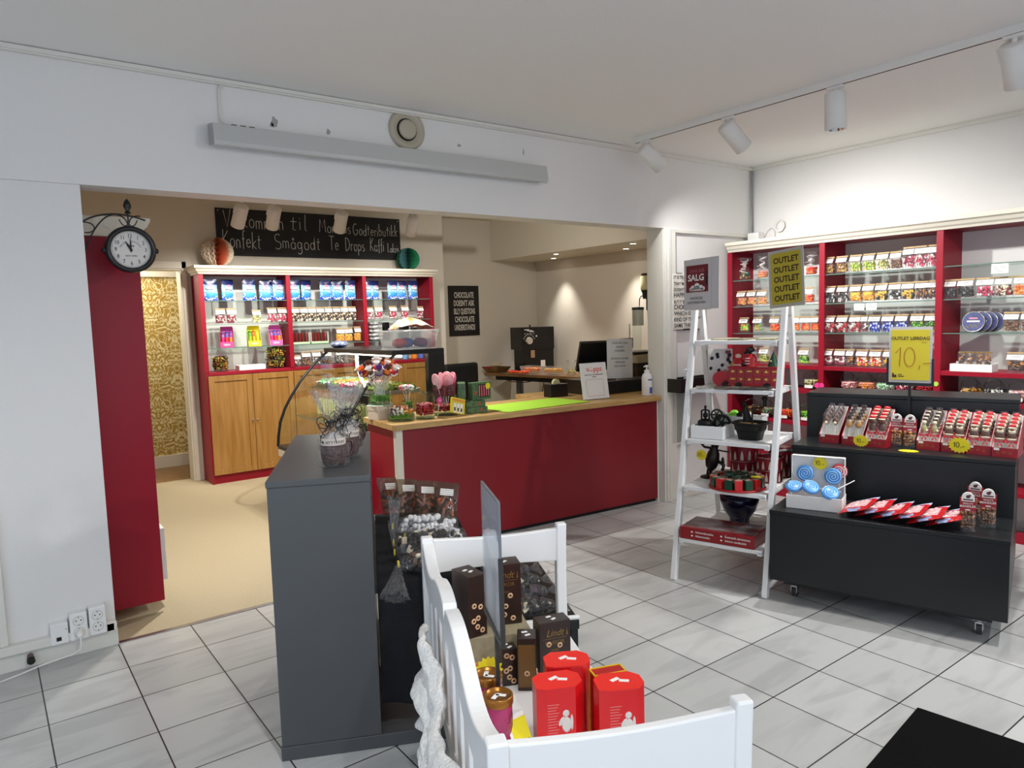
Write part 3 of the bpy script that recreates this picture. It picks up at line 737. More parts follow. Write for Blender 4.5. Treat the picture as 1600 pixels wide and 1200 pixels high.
# ------------------------------------------------------------------ ceiling tracks and spotlights (each lamp brings its own light)
M_LENS = mat('lit_lamp_lens', '#fff3df', emit=9)
M_CHROME = mat('reflector_chrome', '#d8d8d8', .12, 1.0)
def track(name, label, p0, p1):
    t = MB(M_WHTM); d = Vector(p1) - Vector(p0)
    t.beam(p0, p1, .036, .036); t.mat(M_INK)
    q = Vector((0, 0, -.0185)); t.beam(Vector(p0) + q, Vector(p1) + q, .010, .002)
    return tag(t.build(name, bevel=.002), label, 'ceiling track')
track('ceiling_track', 'white lamp track running along the ceiling towards the candy bag shelves', (3.866, 3.66, 2.757), (3.866, -1.6, 2.757))
track('ceiling_track', 'white lamp track in the back room hidden behind the opening beam', (1.2, 6.3, 2.60), (4.4, 6.3, 2.60))
def spot(loc, aim, label, power, col=NEUT, cone=52, blend=.6, group='track spotlights', L=.20, R=.056):
    """loc = where the adapter meets the track underside"""
    t = thing('track_spotlight', label, 'spotlight', loc, 0, group)
    d = (Vector(aim) - Vector(loc)).normalized()
    piv = Vector((0, 0, -.075))
    a = MB(M_WHTM).bx(-.016, .016, -.045, .045, -.016, 0).cyl((0, 0, 0), (0, 0, -.035), .012, None, 12)
    a.build('adapter', t, bevel=.002)
    side = Vector((0, 0, 1)).cross(d); side = side.normalized() if side.length > .2 else Vector((1, 0, 0))
    MB(M_WHTM).tube([(0, 0, -.03), Vector((0, 0, -.045)) + side * .02, piv - d * .02 + side * (R + .004), piv + d * .03 + side * (R + .002)], .009, 8).build('swivel_arm', t)
    c0, c1 = piv - d * .04, piv + d * (L - .04)
    b = MB(M_WHTM)
    M = d.to_track_quat('Z', 'Y').to_matrix().to_4x4()
    b.T = Matrix.Translation(c0) @ M
    b.lathe([(0, 0), (R - .006, 0), (R, .006), (R, L - .002), (R - .004, L), (R - .007, L - .002), (R - .009, L - .02)], 28)
    b.build('lamp_body', t)
    rf = MB(M_CHROME); rf.T = Matrix.Translation(c0) @ M
    rf.lathe([(R - .008, L - .004), (R * .62, L - .035)], 28); rf.build('reflector', t)
    ln = MB(M_LENS); ln.T = Matrix.Translation(c0) @ M
    ln.disc((0, 0, L - .034), R * .63, 24); ln.build('lens', t)
    l = bpy.data.lights.new('spot_beam', 'SPOT'); l.energy = power; l.color = col; l.spot_size = R_(cone); l.spot_blend = blend; l.shadow_soft_size = .03
    o = bpy.data.objects.new('spot_beam', l); COL.objects.link(o)
    o.location = Vector(loc) + c0 + d * (L + .004); o.rotation_euler = d.to_track_quat('-Z', 'Y').to_euler()
    return t
TZ = 2.737
spot((3.866, 3.56, TZ), (5.15, 3.20, 1.65), 'white track spotlight tilted down, nearest the opening wall', 85, cone=110, blend=1)
spot((3.866, 2.87, TZ), (5.15, 2.55, 1.55), 'white track spotlight tilted down, second along from the opening wall', 85, cone=110, blend=1)
spot((3.866, 2.175, TZ), (3.90, 2.14, 0), 'white track spotlight pointing straight down with lit lens over the stepped stand', 105, cone=110, blend=1)
spot((3.866, 1.33, TZ), (5.0, 1.45, 1.0), 'white track spotlight cut by the picture edge, nearest the camera', 100, cone=110, blend=1)
spot((3.866, 0.5, TZ), (2.4, 1.6, .2), 'white track spotlight farther along the track behind the camera', 110, cone=110, blend=1)
spot((3.866, -.4, TZ), (1.8, 2.4, .4), 'white track spotlight near the shop window end of the track', 90, cone=110, blend=1)
track('ceiling_track', 'added white lamp track, unseen behind the camera, over the window side of the shop', (.75, 1.2, 2.757), (.75, -2.2, 2.757))  # track and its two spots are added out of view to brighten the left floor
spot((.75, .9, TZ), (.3, 2.4, .4), 'added unseen white track spotlight over the window side aimed at the sockets wall', 55, cone=100, blend=1)
spot((.75, -.5, TZ), (1.0, 1.2, .3), 'added unseen white track spotlight over the window side farther behind the camera', 55, cone=100, blend=1)
spot((3.6, 5.0, 2.84), (5.6, 7.2, 1.2), 'added white back room spotlight brightening the desk, unseen behind the beam', 90, col=WARM, cone=110, blend=1, group='back room spotlights')  # extra unseen lamp, added to lift the desk area
bx_ = [(1.88, (1.75, 7.3, 1.3), 'white spotlight with a glowing rim hanging over the first letters of the chalkboard'),
       (2.16, (2.2, 7.4, 1.3), 'white spotlight hanging over the chalkboard, second from the doorway'),
       (2.78, (2.9, 7.4, 1.3), 'white spotlight hanging over the middle of the chalkboard'),
       (3.52, (3.75, 7.4, 1.3), 'white spotlight hanging past the end of the chalkboard')]
for x, aim, lab in bx_:
    spot((x, 6.3, 2.58), aim, lab, 68, col=WARM, cone=100, blend=1, group='back room spotlights')
spot((1.3, 4.9, 2.84), (1.3, 5.2, 0), 'added white back room spotlight brightening the beige floor, unseen behind the beam', 190, col=WARM, cone=120, blend=1, group='back room spotlights')  # this spot and the next are added out of sight as general fill
spot((2.7, 4.9, 2.84), (2.6, 5.1, .9), 'added white back room spotlight brightening the glass case, unseen behind the beam', 170, col=WARM, cone=120, blend=1, group='back room spotlights')
# recessed downlights in the soffit over the desk
for x, y, lab in ((5.98, 7.05, 'recessed downlight in the soffit, far pair, away from the wall'), (6.36, 7.55, 'recessed downlight in the soffit, far pair, close to the wall'),
                  (5.98, 5.72, 'recessed downlight in the soffit, near pair, away from the wall'), (6.36, 6.2, 'recessed downlight in the soffit, near pair, close to the wall')):
    t = thing('recessed_downlight', lab, 'downlight', (x, y, 2.32), 0, 'soffit downlights')
    MB(M_WHT).lathe([(.046, 0), (.046, -.004), (.036, -.004), (.033, -.001)], 24).build('trim_ring', t)
    MB(mat('downlight_lens', '#fff0d8', emit=14)).disc((0, 0, -.002), .033, 20).build('lens', t)
    l = bpy.data.lights.new('downlight_beam', 'SPOT'); l.energy = 60; l.color = WARM; l.spot_size = R_(72); l.spot_blend = .8; l.shadow_soft_size = .03
    o = bpy.data.objects.new('downlight_beam', l); COL.objects.link(o); o.location = (x, y, 2.312)
hl = thing('added_hall_lamp', 'added small white ceiling lamp, out of view, brightening the gold wallpaper hall', 'ceiling lamp', (1.0, 8.15, 2.30))  # fixture added out of view so the gold hall wall gets light
MB(M_WHT).lathe([(.09, 0), (.09, -.02), (.08, -.03)], 24).build('base', hl)
MB(mat('added_hall_lamp_glass', '#fff0d8', emit=3)).lathe([(.08, -.03), (.07, -.07), (.03, -.09), (0, -.092)], 24).build('shade', hl)
l = bpy.data.lights.new('hall_glow', 'POINT'); l.energy = 26; l.color = WARM; l.shadow_soft_size = .08
o = bpy.data.objects.new('hall_glow', l); COL.objects.link(o); o.location = (1.0, 8.15, 2.13)
# glow of the case lamp
area_light('case_glow', (2.5, 5.32, 1.262), (2.35, 5.32, .5), .06, 1.0, 9, WARM)

# ------------------------------------------------------------------ on the front wall
vt = thing('air_vent', 'round cream disc air vent above the long wall lamp', 'air vent', (2.151, 3.885, 2.662), 0, None, (R_(90), 0, 0))
v = MB(mat('aged_cream_plastic', '#b3aa97', .45)); v.lathe([(.118, 0), (.118, .012), (.105, .022), (.085, .016), (.072, .008), (.066, .006)], 36); v.build('ring', vt)
MB(M_INK).disc((0, 0, .004), .07, 30).build('dark_gap', vt)
v = MB(mat('aged_cream_plastic', '#b3aa97', .45)).lathe([(0, .026), (.045, .027), (.056, .022), (.058, .014), (.05, .008)], 32); v.build('disc', vt)
wl = thing('wall_lamp', 'long slim white metal wall lamp mounted across the beam', 'wall lamp', (1.02, 3.885, 2.43), 0)
m_l = mat('lamp_grey_enamel', '#b9bab8', .35)
MB(m_l).prism([(-.018, 0.018), (-.08, -.005), (-.095, 0.0), (-.098, .02), (-.085, .105), (-.018, .118)], 0.0, 2.14, 'yz').build('housing', wl, bevel=.003)
MB(M_STEEL).prism([(-.018, .01), (-.085, .004), (-.082, .10), (-.018, .112)], -.004, 0.0, 'yz').build('end_cap', wl)
MB(m_l).bx(.2, .26, -.02, .0, .04, .1).bx(1.88, 1.94, -.02, 0, .04, .1).build('wall_bracket', wl)
s_ = MB(M_INK)
for k in range(3): s_.bx(.10 + k * .045, .125 + k * .045, -.06, -.03, .111, .1155)
s_.build('vent_slot', wl)
cb = MB(M_TRIM).tube([(1.10, 3.872, 2.745), (1.085, 3.874, 2.735), (1.08, 3.876, 2.71), (1.08, 3.876, 2.60), (1.084, 3.872, 2.57), (1.10, 3.862, 2.55)], .005, 8)
tag(cb.build('lamp_cable'), 'white cable dropping from the ceiling trim to the wall lamp', 'cable')
M_SMUDGE = mat('grey_soot_stain', '#a3a09d', .9)
sm = MB(M_SMUDGE)
for x, z, rx, rz in ((1.36, 2.600, .018, .028), (1.345, 2.585, .010, .012), (1.66, 2.588, .012, .016), (2.52, 2.615, .014, .010), (3.03, 2.63, .006, .022)):
    sm.add([(x + rx * math.cos(k * .5236) * (1 + .25 * math.sin(k * 2.1)), 3.8843, z + rz * math.sin(k * .5236) * (1 + .2 * math.cos(k * 1.7))) for k in range(12)], [tuple(range(12))])
struct(sm.build('wall_stain'))
# sockets low on the wall beside the opening
def socket(x0, x1, z0, z1, label, holes, plug=False):
    t = thing('wall_socket', label, 'socket', ((x0 + x1) / 2, 3.9, (z0 + z1) / 2), 0)
    w, hh = x1 - x0, z1 - z0
    MB(M_WHT).bx(-w / 2, w / 2, -.052, 0, -hh / 2, hh / 2).build('cover_plate', t, bevel=.004)
    if holes:
        for z in (.027, -.027):
            h_ = MB(mat('socket_grey', '#c9c7c2', .4)); h_.T = Matrix.Translation((0, -.052, z)) @ Euler((R_(90), 0, 0)).to_matrix().to_4x4()
            h_.lathe([(.0235, 0), (.0235, .0015), (.0215, .0015), (.0205, .0004)], 24); h_.mat(M_WHTM).disc((0, 0, .0004), .0205, 24)
            h_.mat(M_INK)
            for a in (-.010, .010): h_.disc((a, .002, .0012), .0032, 10)
            h_.box((0, .0175, .0012), (.004, .004, .001)).box((0, -.0175, .0012), (.004, .004, .001))
            h_.build('outlet_face', t)
    else:
        MB(M_INK).bx(-.014, .006, -.0535, -.052, -.032, -.014).build('data_port', t)
        MB(M_GREY).cyl((.026, -.0535, .018), (.026, -.052, .018), .002, None, 8).build('screw', t)
    return t
socket(.170, .240, .085, .183, 'white data socket plate with one black port, beside the double sockets', False)
socket(.247, .319, .085, .212, 'white double power socket with a grey plug in its lower outlet', True)
socket(.326, .396, .088, .222, 'white empty double power socket nearest the opening', True)
pl = thing('power_plug', 'white plug and cord running from the socket down to the floor', 'plug', (.283, 3.83, .121))
MB(M_WHTM).cyl((0, .018, 0), (0, -.012, 0), .017, .015, 16).ball((0, -.016, -.004), (.014, .012, .016), 1).build('plug_body', pl)
MB(M_WHTM).tube([(0, -.02, -.01), (0.0, -.03, -.04), (-.005, -.03, -.065), (-.04, -.026, -.082), (-.10, -.024, -.088), (-.17, -.026, -.095), (-.24, -.02, -.112), (-.30, -.03, -.1172), (-.40, -.05, -.1172), (-.62, -.06, -.1172)], .0036, 8).build('cord', pl)
ds_ = MB(M_BLKM).cyl((.088, 3.882, .042), (.088, 3.845, .042), .015, .0165, 16); ds_.mat(mat('brown_wood_peg', '#4b3527', .5)).cyl((.088, 3.8815, .055), (.086, 3.86, .062), .012, .012, 12)
tag(ds_.build('door_stop'), 'small black rubber door stop on the skirting below the sockets', 'door stop')

# station clock on a wrought bracket
CK = Vector((.642, 3.975, 1.917))
ck = thing('station_clock', 'round black station clock hanging from a wrought iron bracket', 'clock', CK, 0)
def ring_front(m, prof, y0=0, n=40):
    b = MB(m); b.T = Euler((R_(90), 0, 0)).to_matrix().to_4x4(); return b.lathe(prof, n)
ring_front(M_BLKP, [(0, -.05), (.085, -.05), (.104, -.03), (.113, 0), (.113, .02), (.106, .032), (.096, .034), (.089, .026), (.088, .012)]).build('case', ck)
for s_ in (-1, 1): MB(M_BLKP).ball((s_ * .113, 0, -.004), (.014, .022, .016), 1).build('side_boss', ck)
f = ring_front(mat('clock_face_paper', '#d8d2cc', .5), [(0, .0125), (.0885, .0125)]); 
f.T = Matrix(); f.mat(M_INK)
yy = -.0134
for k in range(1, 13):
    a = R_(90 - 30 * k); f.text(str(k), (.066 * math.cos(a), yy, .066 * math.sin(a) - .0085), (1, 0, 0), (0, 0, 1), .026, 'c', .8)
for k in range(60):
    a = R_(6 * k); f.rib([(.081 * math.cos(a), .081 * math.sin(a)), (.085 * math.cos(a), .085 * math.sin(a))], .0012, (0, yy, 0), (1, 0, 0), (0, 0, 1))
word = 'GRAND CENTRAL'
for i, ch in enumerate(word):
    a = R_(150 - i * 10); 
    if ch != ' ': f.text(ch, (.048 * math.cos(a), yy, .048 * math.sin(a) - .012), (math.sin(a), 0, -math.cos(a)), (math.cos(a), 0, math.sin(a)), .010, 'c')
f.rib([(-.016, 0), (.016, 0)], .004, (0, yy, .017), (1, 0, 0), (0, 0, 1)).text('NEW YORK', (0, yy, -.034), (1, 0, 0), (0, 0, 1), .010)
f.build('dial', ck)
h = MB(M_INK)
h.add([(-.0035, -.016, -.012), (.0035, -.016, -.012), (.003, -.016, .035), (0, -.016, .060), (-.003, -.016, .035)], [(0, 1, 2, 3, 4)])
h.T = Euler((0, R_(-30), 0)).to_matrix().to_4x4()
h.add([(-.005, -.0165, -.008), (.005, -.0165, -.008), (.005, -.0165, .025), (0, -.0165, .046), (-.005, -.0165, .025)], [(0, 1, 2, 3, 4)])
h.T = Matrix(); h.cyl((0, -.0135, 0), (0, -.0175, 0), .006, None, 14); h.build('hands', ck)
br = MB(M_BLKP)
def bz(pts, n=24):
    out = []
    for i in range(n + 1):
        t = i / n; q = [Vector(p) for p in pts]
        while len(q) > 1: q = [q[k].lerp(q[k + 1], t) for k in range(len(q) - 1)]
        out.append(q[0])
    return out
X0 = .44 - CK.x
br.tube(bz([(X0 + .005, 0, .125), (X0 + .09, 0, .185), (0, 0, .175), (.075, 0, .145)]), .0042, 6)
br.tube(bz([(X0 + .005, 0, -.02), (X0 + .06, 0, .13), (-.09, 0, .20), (-.01, 0, .18), (-.002, 0, .118)]), .0036, 6)
br.tube(bz([(.002, 0, .118), (.005, 0, .17), (.055, 0, .165)]), .003, 6)
for s in (-1, 1): br.tube(bz([(0, 0, .135), (s * .005, 0, .108), (s * .025, 0, .105), (s * .04, 0, .145)]), .0028, 6)
br.tube(bz([(X0 + .005, 0, .125), (X0 + .075, 0, .125), (X0 + .065, 0, .07), (X0 + .012, 0, .075)]), .003, 6)
br.bx(X0, X0 + .006, -.012, .012, -.06, .15)
br.cyl((0, 0, .10), (0, 0, .20), .004, None, 8)
br.build('bracket', ck)
fn = MB(M_BLKP).lathe([(.016, .176), (.011, .184), (.008, .19), (.017, .205), (.018, .215), (.011, .235), (.0, .247)], 16); fn.build('finial', ck)

# wall panel with grille, black basket and pump bottle, wooden sign (right of the opening)
gr = thing('wall_grille', 'white framed slatted ventilation grille under the black wall box', 'vent grille', (4.59, 3.885, .69))
MB(M_TRIM).bx(-.14, .14, -.012, 0, -.235, -.215).bx(-.14, .14, -.012, 0, .215, .235).bx(-.14, -.12, -.012, 0, -.215, .215).bx(.12, .14, -.012, 0, -.215, .215).build('frame', gr, bevel=.002)
MB(M_GREY).bx(-.12, .12, -.004, 0, -.215, .215).build('back_plate', gr)
g = MB(mat('grille_slat_grey', '#a9a69e', .4))
for k in range(14): g.box((-.112 + k * .0172, -.009, 0), (.010, .012, .43), (0, 0, R_(28)))
g.build('slats', gr)
bk = thing('wall_box', 'black open box fixed to the wall over the vent grille', 'box', (4.685, 3.885, .955))
MB(M_BLKP).bx(-.265, .265, -.15, -.142, -.055, .055).bx(-.265, .265, -.008, 0, -.055, .055).bx(-.265, -.257, -.142, -.008, -.055, .055).bx(.257, .265, -.142, -.008, -.055, .055).bx(-.257, .257, -.142, -.008, -.055, -.045).build('box_body', bk, bevel=.002)
MB(M_PAPER).bx(-.19, -.13, -.152, -.15, .0, .022).build('label_card', bk)
def pump_bottle(name, label, loc, rb, hb, m, deco=None):
    t = thing(name, label, 'bottle', loc)
    MB(m).lathe([(0, 0), (rb * .9, 0), (rb, .008), (rb, hb * .78), (rb * .85, hb * .9), (rb * .4, hb), (rb * .4, hb + .01)], 24).build('bottle_body', t)
    MB(M_WHT).lathe([(rb * .5, hb), (rb * .5, hb + .018), (.006, hb + .02), (.006, hb + .05)], 16).cyl((.006, 0, hb + .05), (-.04, -.006, hb + .047), .008, .005, 10).cyl((0, 0, hb + .043), (0, 0, hb + .058), .012, None, 12).build('pump', t)
    if deco: deco(t)
    return t
pump_bottle('hand_gel_bottle', 'small clear pump bottle standing in the black wall box', (4.57, 3.80, .91), .026, .115, film('bottle_clear', '#eef2f0', .12, .1, haze=.3))
ci = MB(M_WHTM).lathe([(0, 0), (.03, 0), (.034, .1), (.03, .12), (0, .125)], 18)
tag(ci.build('paper_roll', None, (4.86, 3.81, .91)), 'white roll sticking out of the black wall box behind the ladder', 'roll')
sg = thing('quote_sign', 'white wooden plank sign with black quote lettering hanging right of the opening', 'sign', (4.68, 3.885, 1.62), 0)
for k in range(3):
    p = MB(mat('worn_white_planks', '#dedbd4', .6, var=(30, '#c8c3b8'))).bx(-.19 + k * .1275, -.19 + k * .1275 + .1255, -.018, -.004, -.225 + (.006 if k == 1 else 0), .225 + (.006 if k == 1 else 0))
    p.build('plank', sg, bevel=.006)
MB(M_BLKM).bx(-.197, .197, -.006, 0, -.23, .232).build('backing', sg, bevel=.004)
tx = MB(M_INK); Yq = -.0185
for i, (s_t, sz, sx) in enumerate((('IT IS TRUE', .036, .95), ('THAT MONEY', .034, .95), ("DOESN'T BUY", .034, .9), ('HAPPINESS', .054, .9), ('BUT IT BUYS', .034, .95), ('CHOCOLATE', .054, .88), ('WHICH IS', .046, .98), ('KIND OF THE', .044, .92), ('SAME THING', .046, .95))):
    tx.text(s_t, (-.178, Yq, .183 - i * .0485), (1, 0, 0), (0, 0, 1), sz, 'l', sx, 0, .012)
tx.build('lettering', sg)

# cables and box on the corner over the shelving
cc = MB(mat('grey_cable', '#8d8f90', .5)); cc.tube([(5.52, 3.86, 2.74), (5.522, 3.862, 2.5), (5.52, 3.86, 2.3), (5.50, 3.85, 2.2)], .006, 8).tube([(5.535, 3.866, 2.74), (5.537, 3.868, 2.45), (5.54, 3.866, 2.2)], .005, 8)
tag(cc.build('corner_cable'), 'grey cables running down the room corner above the shelving', 'cable')
jb = thing('junction_box', 'white junction box with a loose cable coil over the end of the crown', 'junction box', (5.50, 3.80, 2.118))
MB(M_WHT).bx(-.04, .04, -.05, .06, 0, .085).build('box_body', jb, bevel=.004)
co = MB(M_WHTM); co.tube([(.03 + .0, -.05, .05), (.03, -.08, .10), (.03, -.12, .12), (.03, -.15, .09), (.03, -.155, .02)], .004, 8)
for q in range(3): co.tube([(.035 + q * .004, -.20 + (.048 - q * .005) * math.cos(k * .419), .125 + (.05 - q * .006) * math.sin(k * .419)) for k in range(15)], .0035, 6, True)
co.build('cable_coil', jb)

# ------------------------------------------------------------------ back room wall pieces
cbd = thing('chalkboard', 'long black chalkboard with handwritten welcome hanging above the shelf cabinet', 'chalkboard', (3.03, 7.592, 2.475), 0)
MB(mat('black_chalk_slate', '#161617', .75, var=(9, '#1d1d1f'))).bx(-1.025, 1.025, -.014, 0, -.235, .235).build('board', cbd, bevel=.002)
# stroke alphabet for the chalk handwriting: unit x-height about 0.5, capitals 1.0
def arc(cx, cy, rx, ry, a0, a1, n=14): return [(cx + rx * math.cos(R_(a0 + (a1 - a0) * i / n)), cy + ry * math.sin(R_(a0 + (a1 - a0) * i / n))) for i in range(n + 1)]
o_ = lambda x=.25: arc(x, .25, .2, .25, 90, 450)
HW = {'V': ([[(0, 1), (.28, 0), (.6, 1.05)]], .6), 'K': ([[(.06, 1.05), (.0, 0)], [(.5, 1), (.03, .45), (.5, 0)]], .55), 'M': ([[(0, 0), (.08, 1), (.35, .35), (.62, 1), (.7, 0)]], .78),
      'G': ([arc(.33, .45, .33, .48, 60, 330) + [(.62, .42), (.38, .42)]], .72), 'S': ([arc(.3, .75, .25, .25, 40, 270, 10) + arc(.3, .25, .27, .25, 90, -140, 12)], .62), 'T': ([[(0, 1), (.65, .97)], [(.32, 1), (.3, 0)]], .62),
      'D': ([[(.05, 0), (.03, 1)] + arc(.05, .5, .5, .5, 90, -90, 12)], .62), 'L': ([[(.03, 1), (0, 0), (.42, .03)]], .48),
      'e': ([[(.06, .27), (.42, .27)] + arc(.24, .25, .19, .24, 5, 320)], .48), 'l': ([[(.08, 1), (.05, .05), (.15, 0)]], .2), 'k': ([[(.06, 1), (.03, 0)], [(.36, .5), (.05, .24), (.38, 0)]], .42),
      'o': ([o_()], .5), 'm': ([[(.03, 0), (.03, .48)] + arc(.16, .33, .12, .15, 150, 0, 8) + [(.28, 0)], arc(.4, .33, .12, .15, 180, 0, 8) + [(.53, 0)]], .62),
      'n': ([[(.03, 0), (.03, .48)] + arc(.19, .32, .15, .17, 150, 0, 8) + [(.35, 0)]], .44), 't': ([[(.16, .8), (.12, .06), (.28, .03)], [(0, .55), (.32, .55)]], .34), 'i': ([[(.05, .48), (.05, 0)], [(.05, .66), (.06, .71)]], .16),
      'c': ([arc(.22, .25, .19, .24, 50, 310)], .42), 'a': ([arc(.22, .24, .19, .23, 30, 390) + [(.41, .45), (.42, 0)]], .5), 's': ([arc(.17, .37, .13, .12, 50, 270, 8) + arc(.17, .13, .14, .13, 90, -140, 8)], .36),
      'd': ([arc(.2, .24, .18, .23, 30, 390) + [(.4, 1), (.41, 0)]], .5), 'r': ([[(.04, .48), (.04, 0)], [(.04, .3)] + arc(.17, .33, .12, .15, 160, 40, 6)], .3), 'b': ([[(.04, 1), (.03, 0)], arc(.2, .24, .18, .23, 180, -180)], .46),
      'u': ([[(.03, .48), (.04, .15)] + arc(.19, .16, .15, .15, 190, 350, 8) + [(.36, .48), (.37, 0)]], .46), 'f': ([arc(.26, .82, .12, .16, 60, 180, 8) + [(.13, -.1)], [(0, .5), (.28, .5)]], .3), 'g': ([arc(.2, .25, .18, .22, 30, 390) + [(.4, .45), (.4, -.15)] + arc(.22, -.17, .18, .16, 0, -150, 8)], .5),
      'p': ([[(.04, .48), (.03, -.35)], arc(.21, .24, .18, .23, 180, -180)], .46), 'å': ([arc(.22, .24, .19, .23, 30, 390) + [(.41, .45), (.42, 0)], arc(.24, .68, .07, .08, 0, 360, 8)], .5),
      '1': ([[(0, .7), (.25, 1), (.2, 0)]], .36), '0': ([arc(.28, .5, .27, .5, 95, 455)], .66), ',': ([[(.06, .08), (.03, -.14)]], .16), '-': ([[(0, .18), (.45, .2)]], .5), '2': ([arc(.25, .75, .22, .22, 160, -30, 8) + [(0, 0), (.48, .02)]], .56), '5': ([[(.42, 1), (.1, 1), (.07, .58)] + arc(.2, .32, .24, .3, 120, -150, 10)], .52)}
def handwrite(mb, txt, o, r, u, size, w, gap=.10, jit=0, rg=None, off=.0008, stretch=1.0):
    x = 0
    for ch in txt:
        if ch == ' ': x += .38; continue
        st, adv = HW[ch]
        dy = rg.uniform(-jit, jit) if rg else 0
        for s in st: mb.rib([((x + a) * stretch, b + dy) for a, b in s], w, o, r, u, size, off)
        x += adv + gap
    return x * size * stretch
def hw_width(txt, size, gap=.1): return sum(.38 if c == ' ' else HW[c][1] + gap for c in txt) * size
ch_ = MB(mat('white_chalk', '#cfcfcd', .95)); rg = random.Random(3)
def chalk(txt, x0, x1, z, size, w=.006):
    k = (x1 - x0) / hw_width(txt, size)
    handwrite(ch_, txt, (x0, -.0145, z), (1, 0, 0), (0, 0, 1), size, w, .1, .05, rg, stretch=k)
chalk('Velkommen', -.95, -.33, .05, .17); chalk('til', -.27, -.06, .05, .17); chalk('Monicas', 0.05, .42, .04, .135); chalk('Godteributikk', .44, 1.0, .03, .13)
chalk('Konfekt', -.97, -.58, -.155, .17); chalk('Smågodt', -.45, .06, -.15, .155); chalk('Te', .15, .27, -.145, .155); chalk('Drops', .34, .58, -.15, .145); chalk('Kaffi', .64, .82, -.145, .145); chalk('Lakris', .86, 1.01, -.15, .10)
ch_.build('chalk_writing', cbd)
sc = MB(M_STEEL)
for x in (-1.0, 1.0):
    for z in (-.21, .21): sc.cyl((x, -.017, z), (x, -.014, z), .006, None, 8)
sc.build('screws', cbd)

ps = thing('chocolate_poster', 'black wall poster with white chocolate slogan between cabinet and desk', 'poster', (5.30, 8.2, 1.645))
MB(M_BLKM).bx(-.24, .24, -.02, 0, -.335, .335).build('panel', ps, bevel=.002)
tx = MB(mat('poster_white', '#d9d6cf', .7))
for i, (s_t, w_) in enumerate((('CHOCOLATE', .31), ("DOESN'T ASK", .33), ('SILLY QUESTIONS', .34), ('CHOCOLATE', .31), ('UNDERSTANDS', .33))):
    vs_, _ = text_mesh(s_t, .02); wd = max(p[0] for p in vs_) - min(p[0] for p in vs_)
    tx.text(s_t, (0, -.0205, .175 - i * .108), (1, 0, 0), (0, 0, 1), .105, 'c', w_ / wd / .105, 0, .02)
tx.build('lettering', ps)

# tissue honeycomb balls on the crown
def honeyball(label, loc, R, cols, sq=1.0):
    t = thing('honeycomb_ball', label, 'paper ball', loc)
    for gi, (c0, a0, a1) in enumerate(cols):
        b = MB(c0); n = 9
        for k in range(n):
            a = R_(a0 + (a1 - a0) * k / n)
            d = Vector((math.cos(a), math.sin(a), 0)); e = Vector((-d.y, d.x, 0))
            m = 20
            for q in range(2):
                v = []; side = 1 if q else -1
                for i in range(m + 1):
                    ph = math.pi * i / m
                    bulge = .10 * R * math.sin(ph * 9 + k * math.pi) * math.sin(ph)
                    v += [(e * bulge * side).to_tuple()[:2] + (R * (1 - math.cos(ph)) * sq,), tuple(d * R * math.sin(ph) + e * bulge * side + Vector((0, 0, R * (1 - math.cos(ph)) * sq)))]
                b.add(v, [(2 * i, 2 * i + 1, 2 * i + 3, 2 * i + 2) for i in range(m)])
        b.build('paper_fan', t)
    return t
pc, po, pg, pt, pd = (mat('tissue_cream', '#e8d9c4', .8), mat('tissue_salmon', '#ee9a72', .8), mat('tissue_green', '#2f9a6a', .8), mat('tissue_teal', '#5f9aa0', .8), mat('tissue_dark_green', '#17563f', .8))
honeyball('cream and salmon tissue honeycomb ball standing on the crown near the doorway', (1.96, 7.42, 2.11), .15, [(pc, 90, 255), (po, 255, 300), (pc, 300, 450)], .95)
honeyball('green and teal tissue honeycomb ball standing on the crown at the far end', (4.06, 7.42, 2.11), .135, [(pd, 90, 200), (pt, 200, 255), (pg, 255, 320), (pt, 320, 450)], .95)
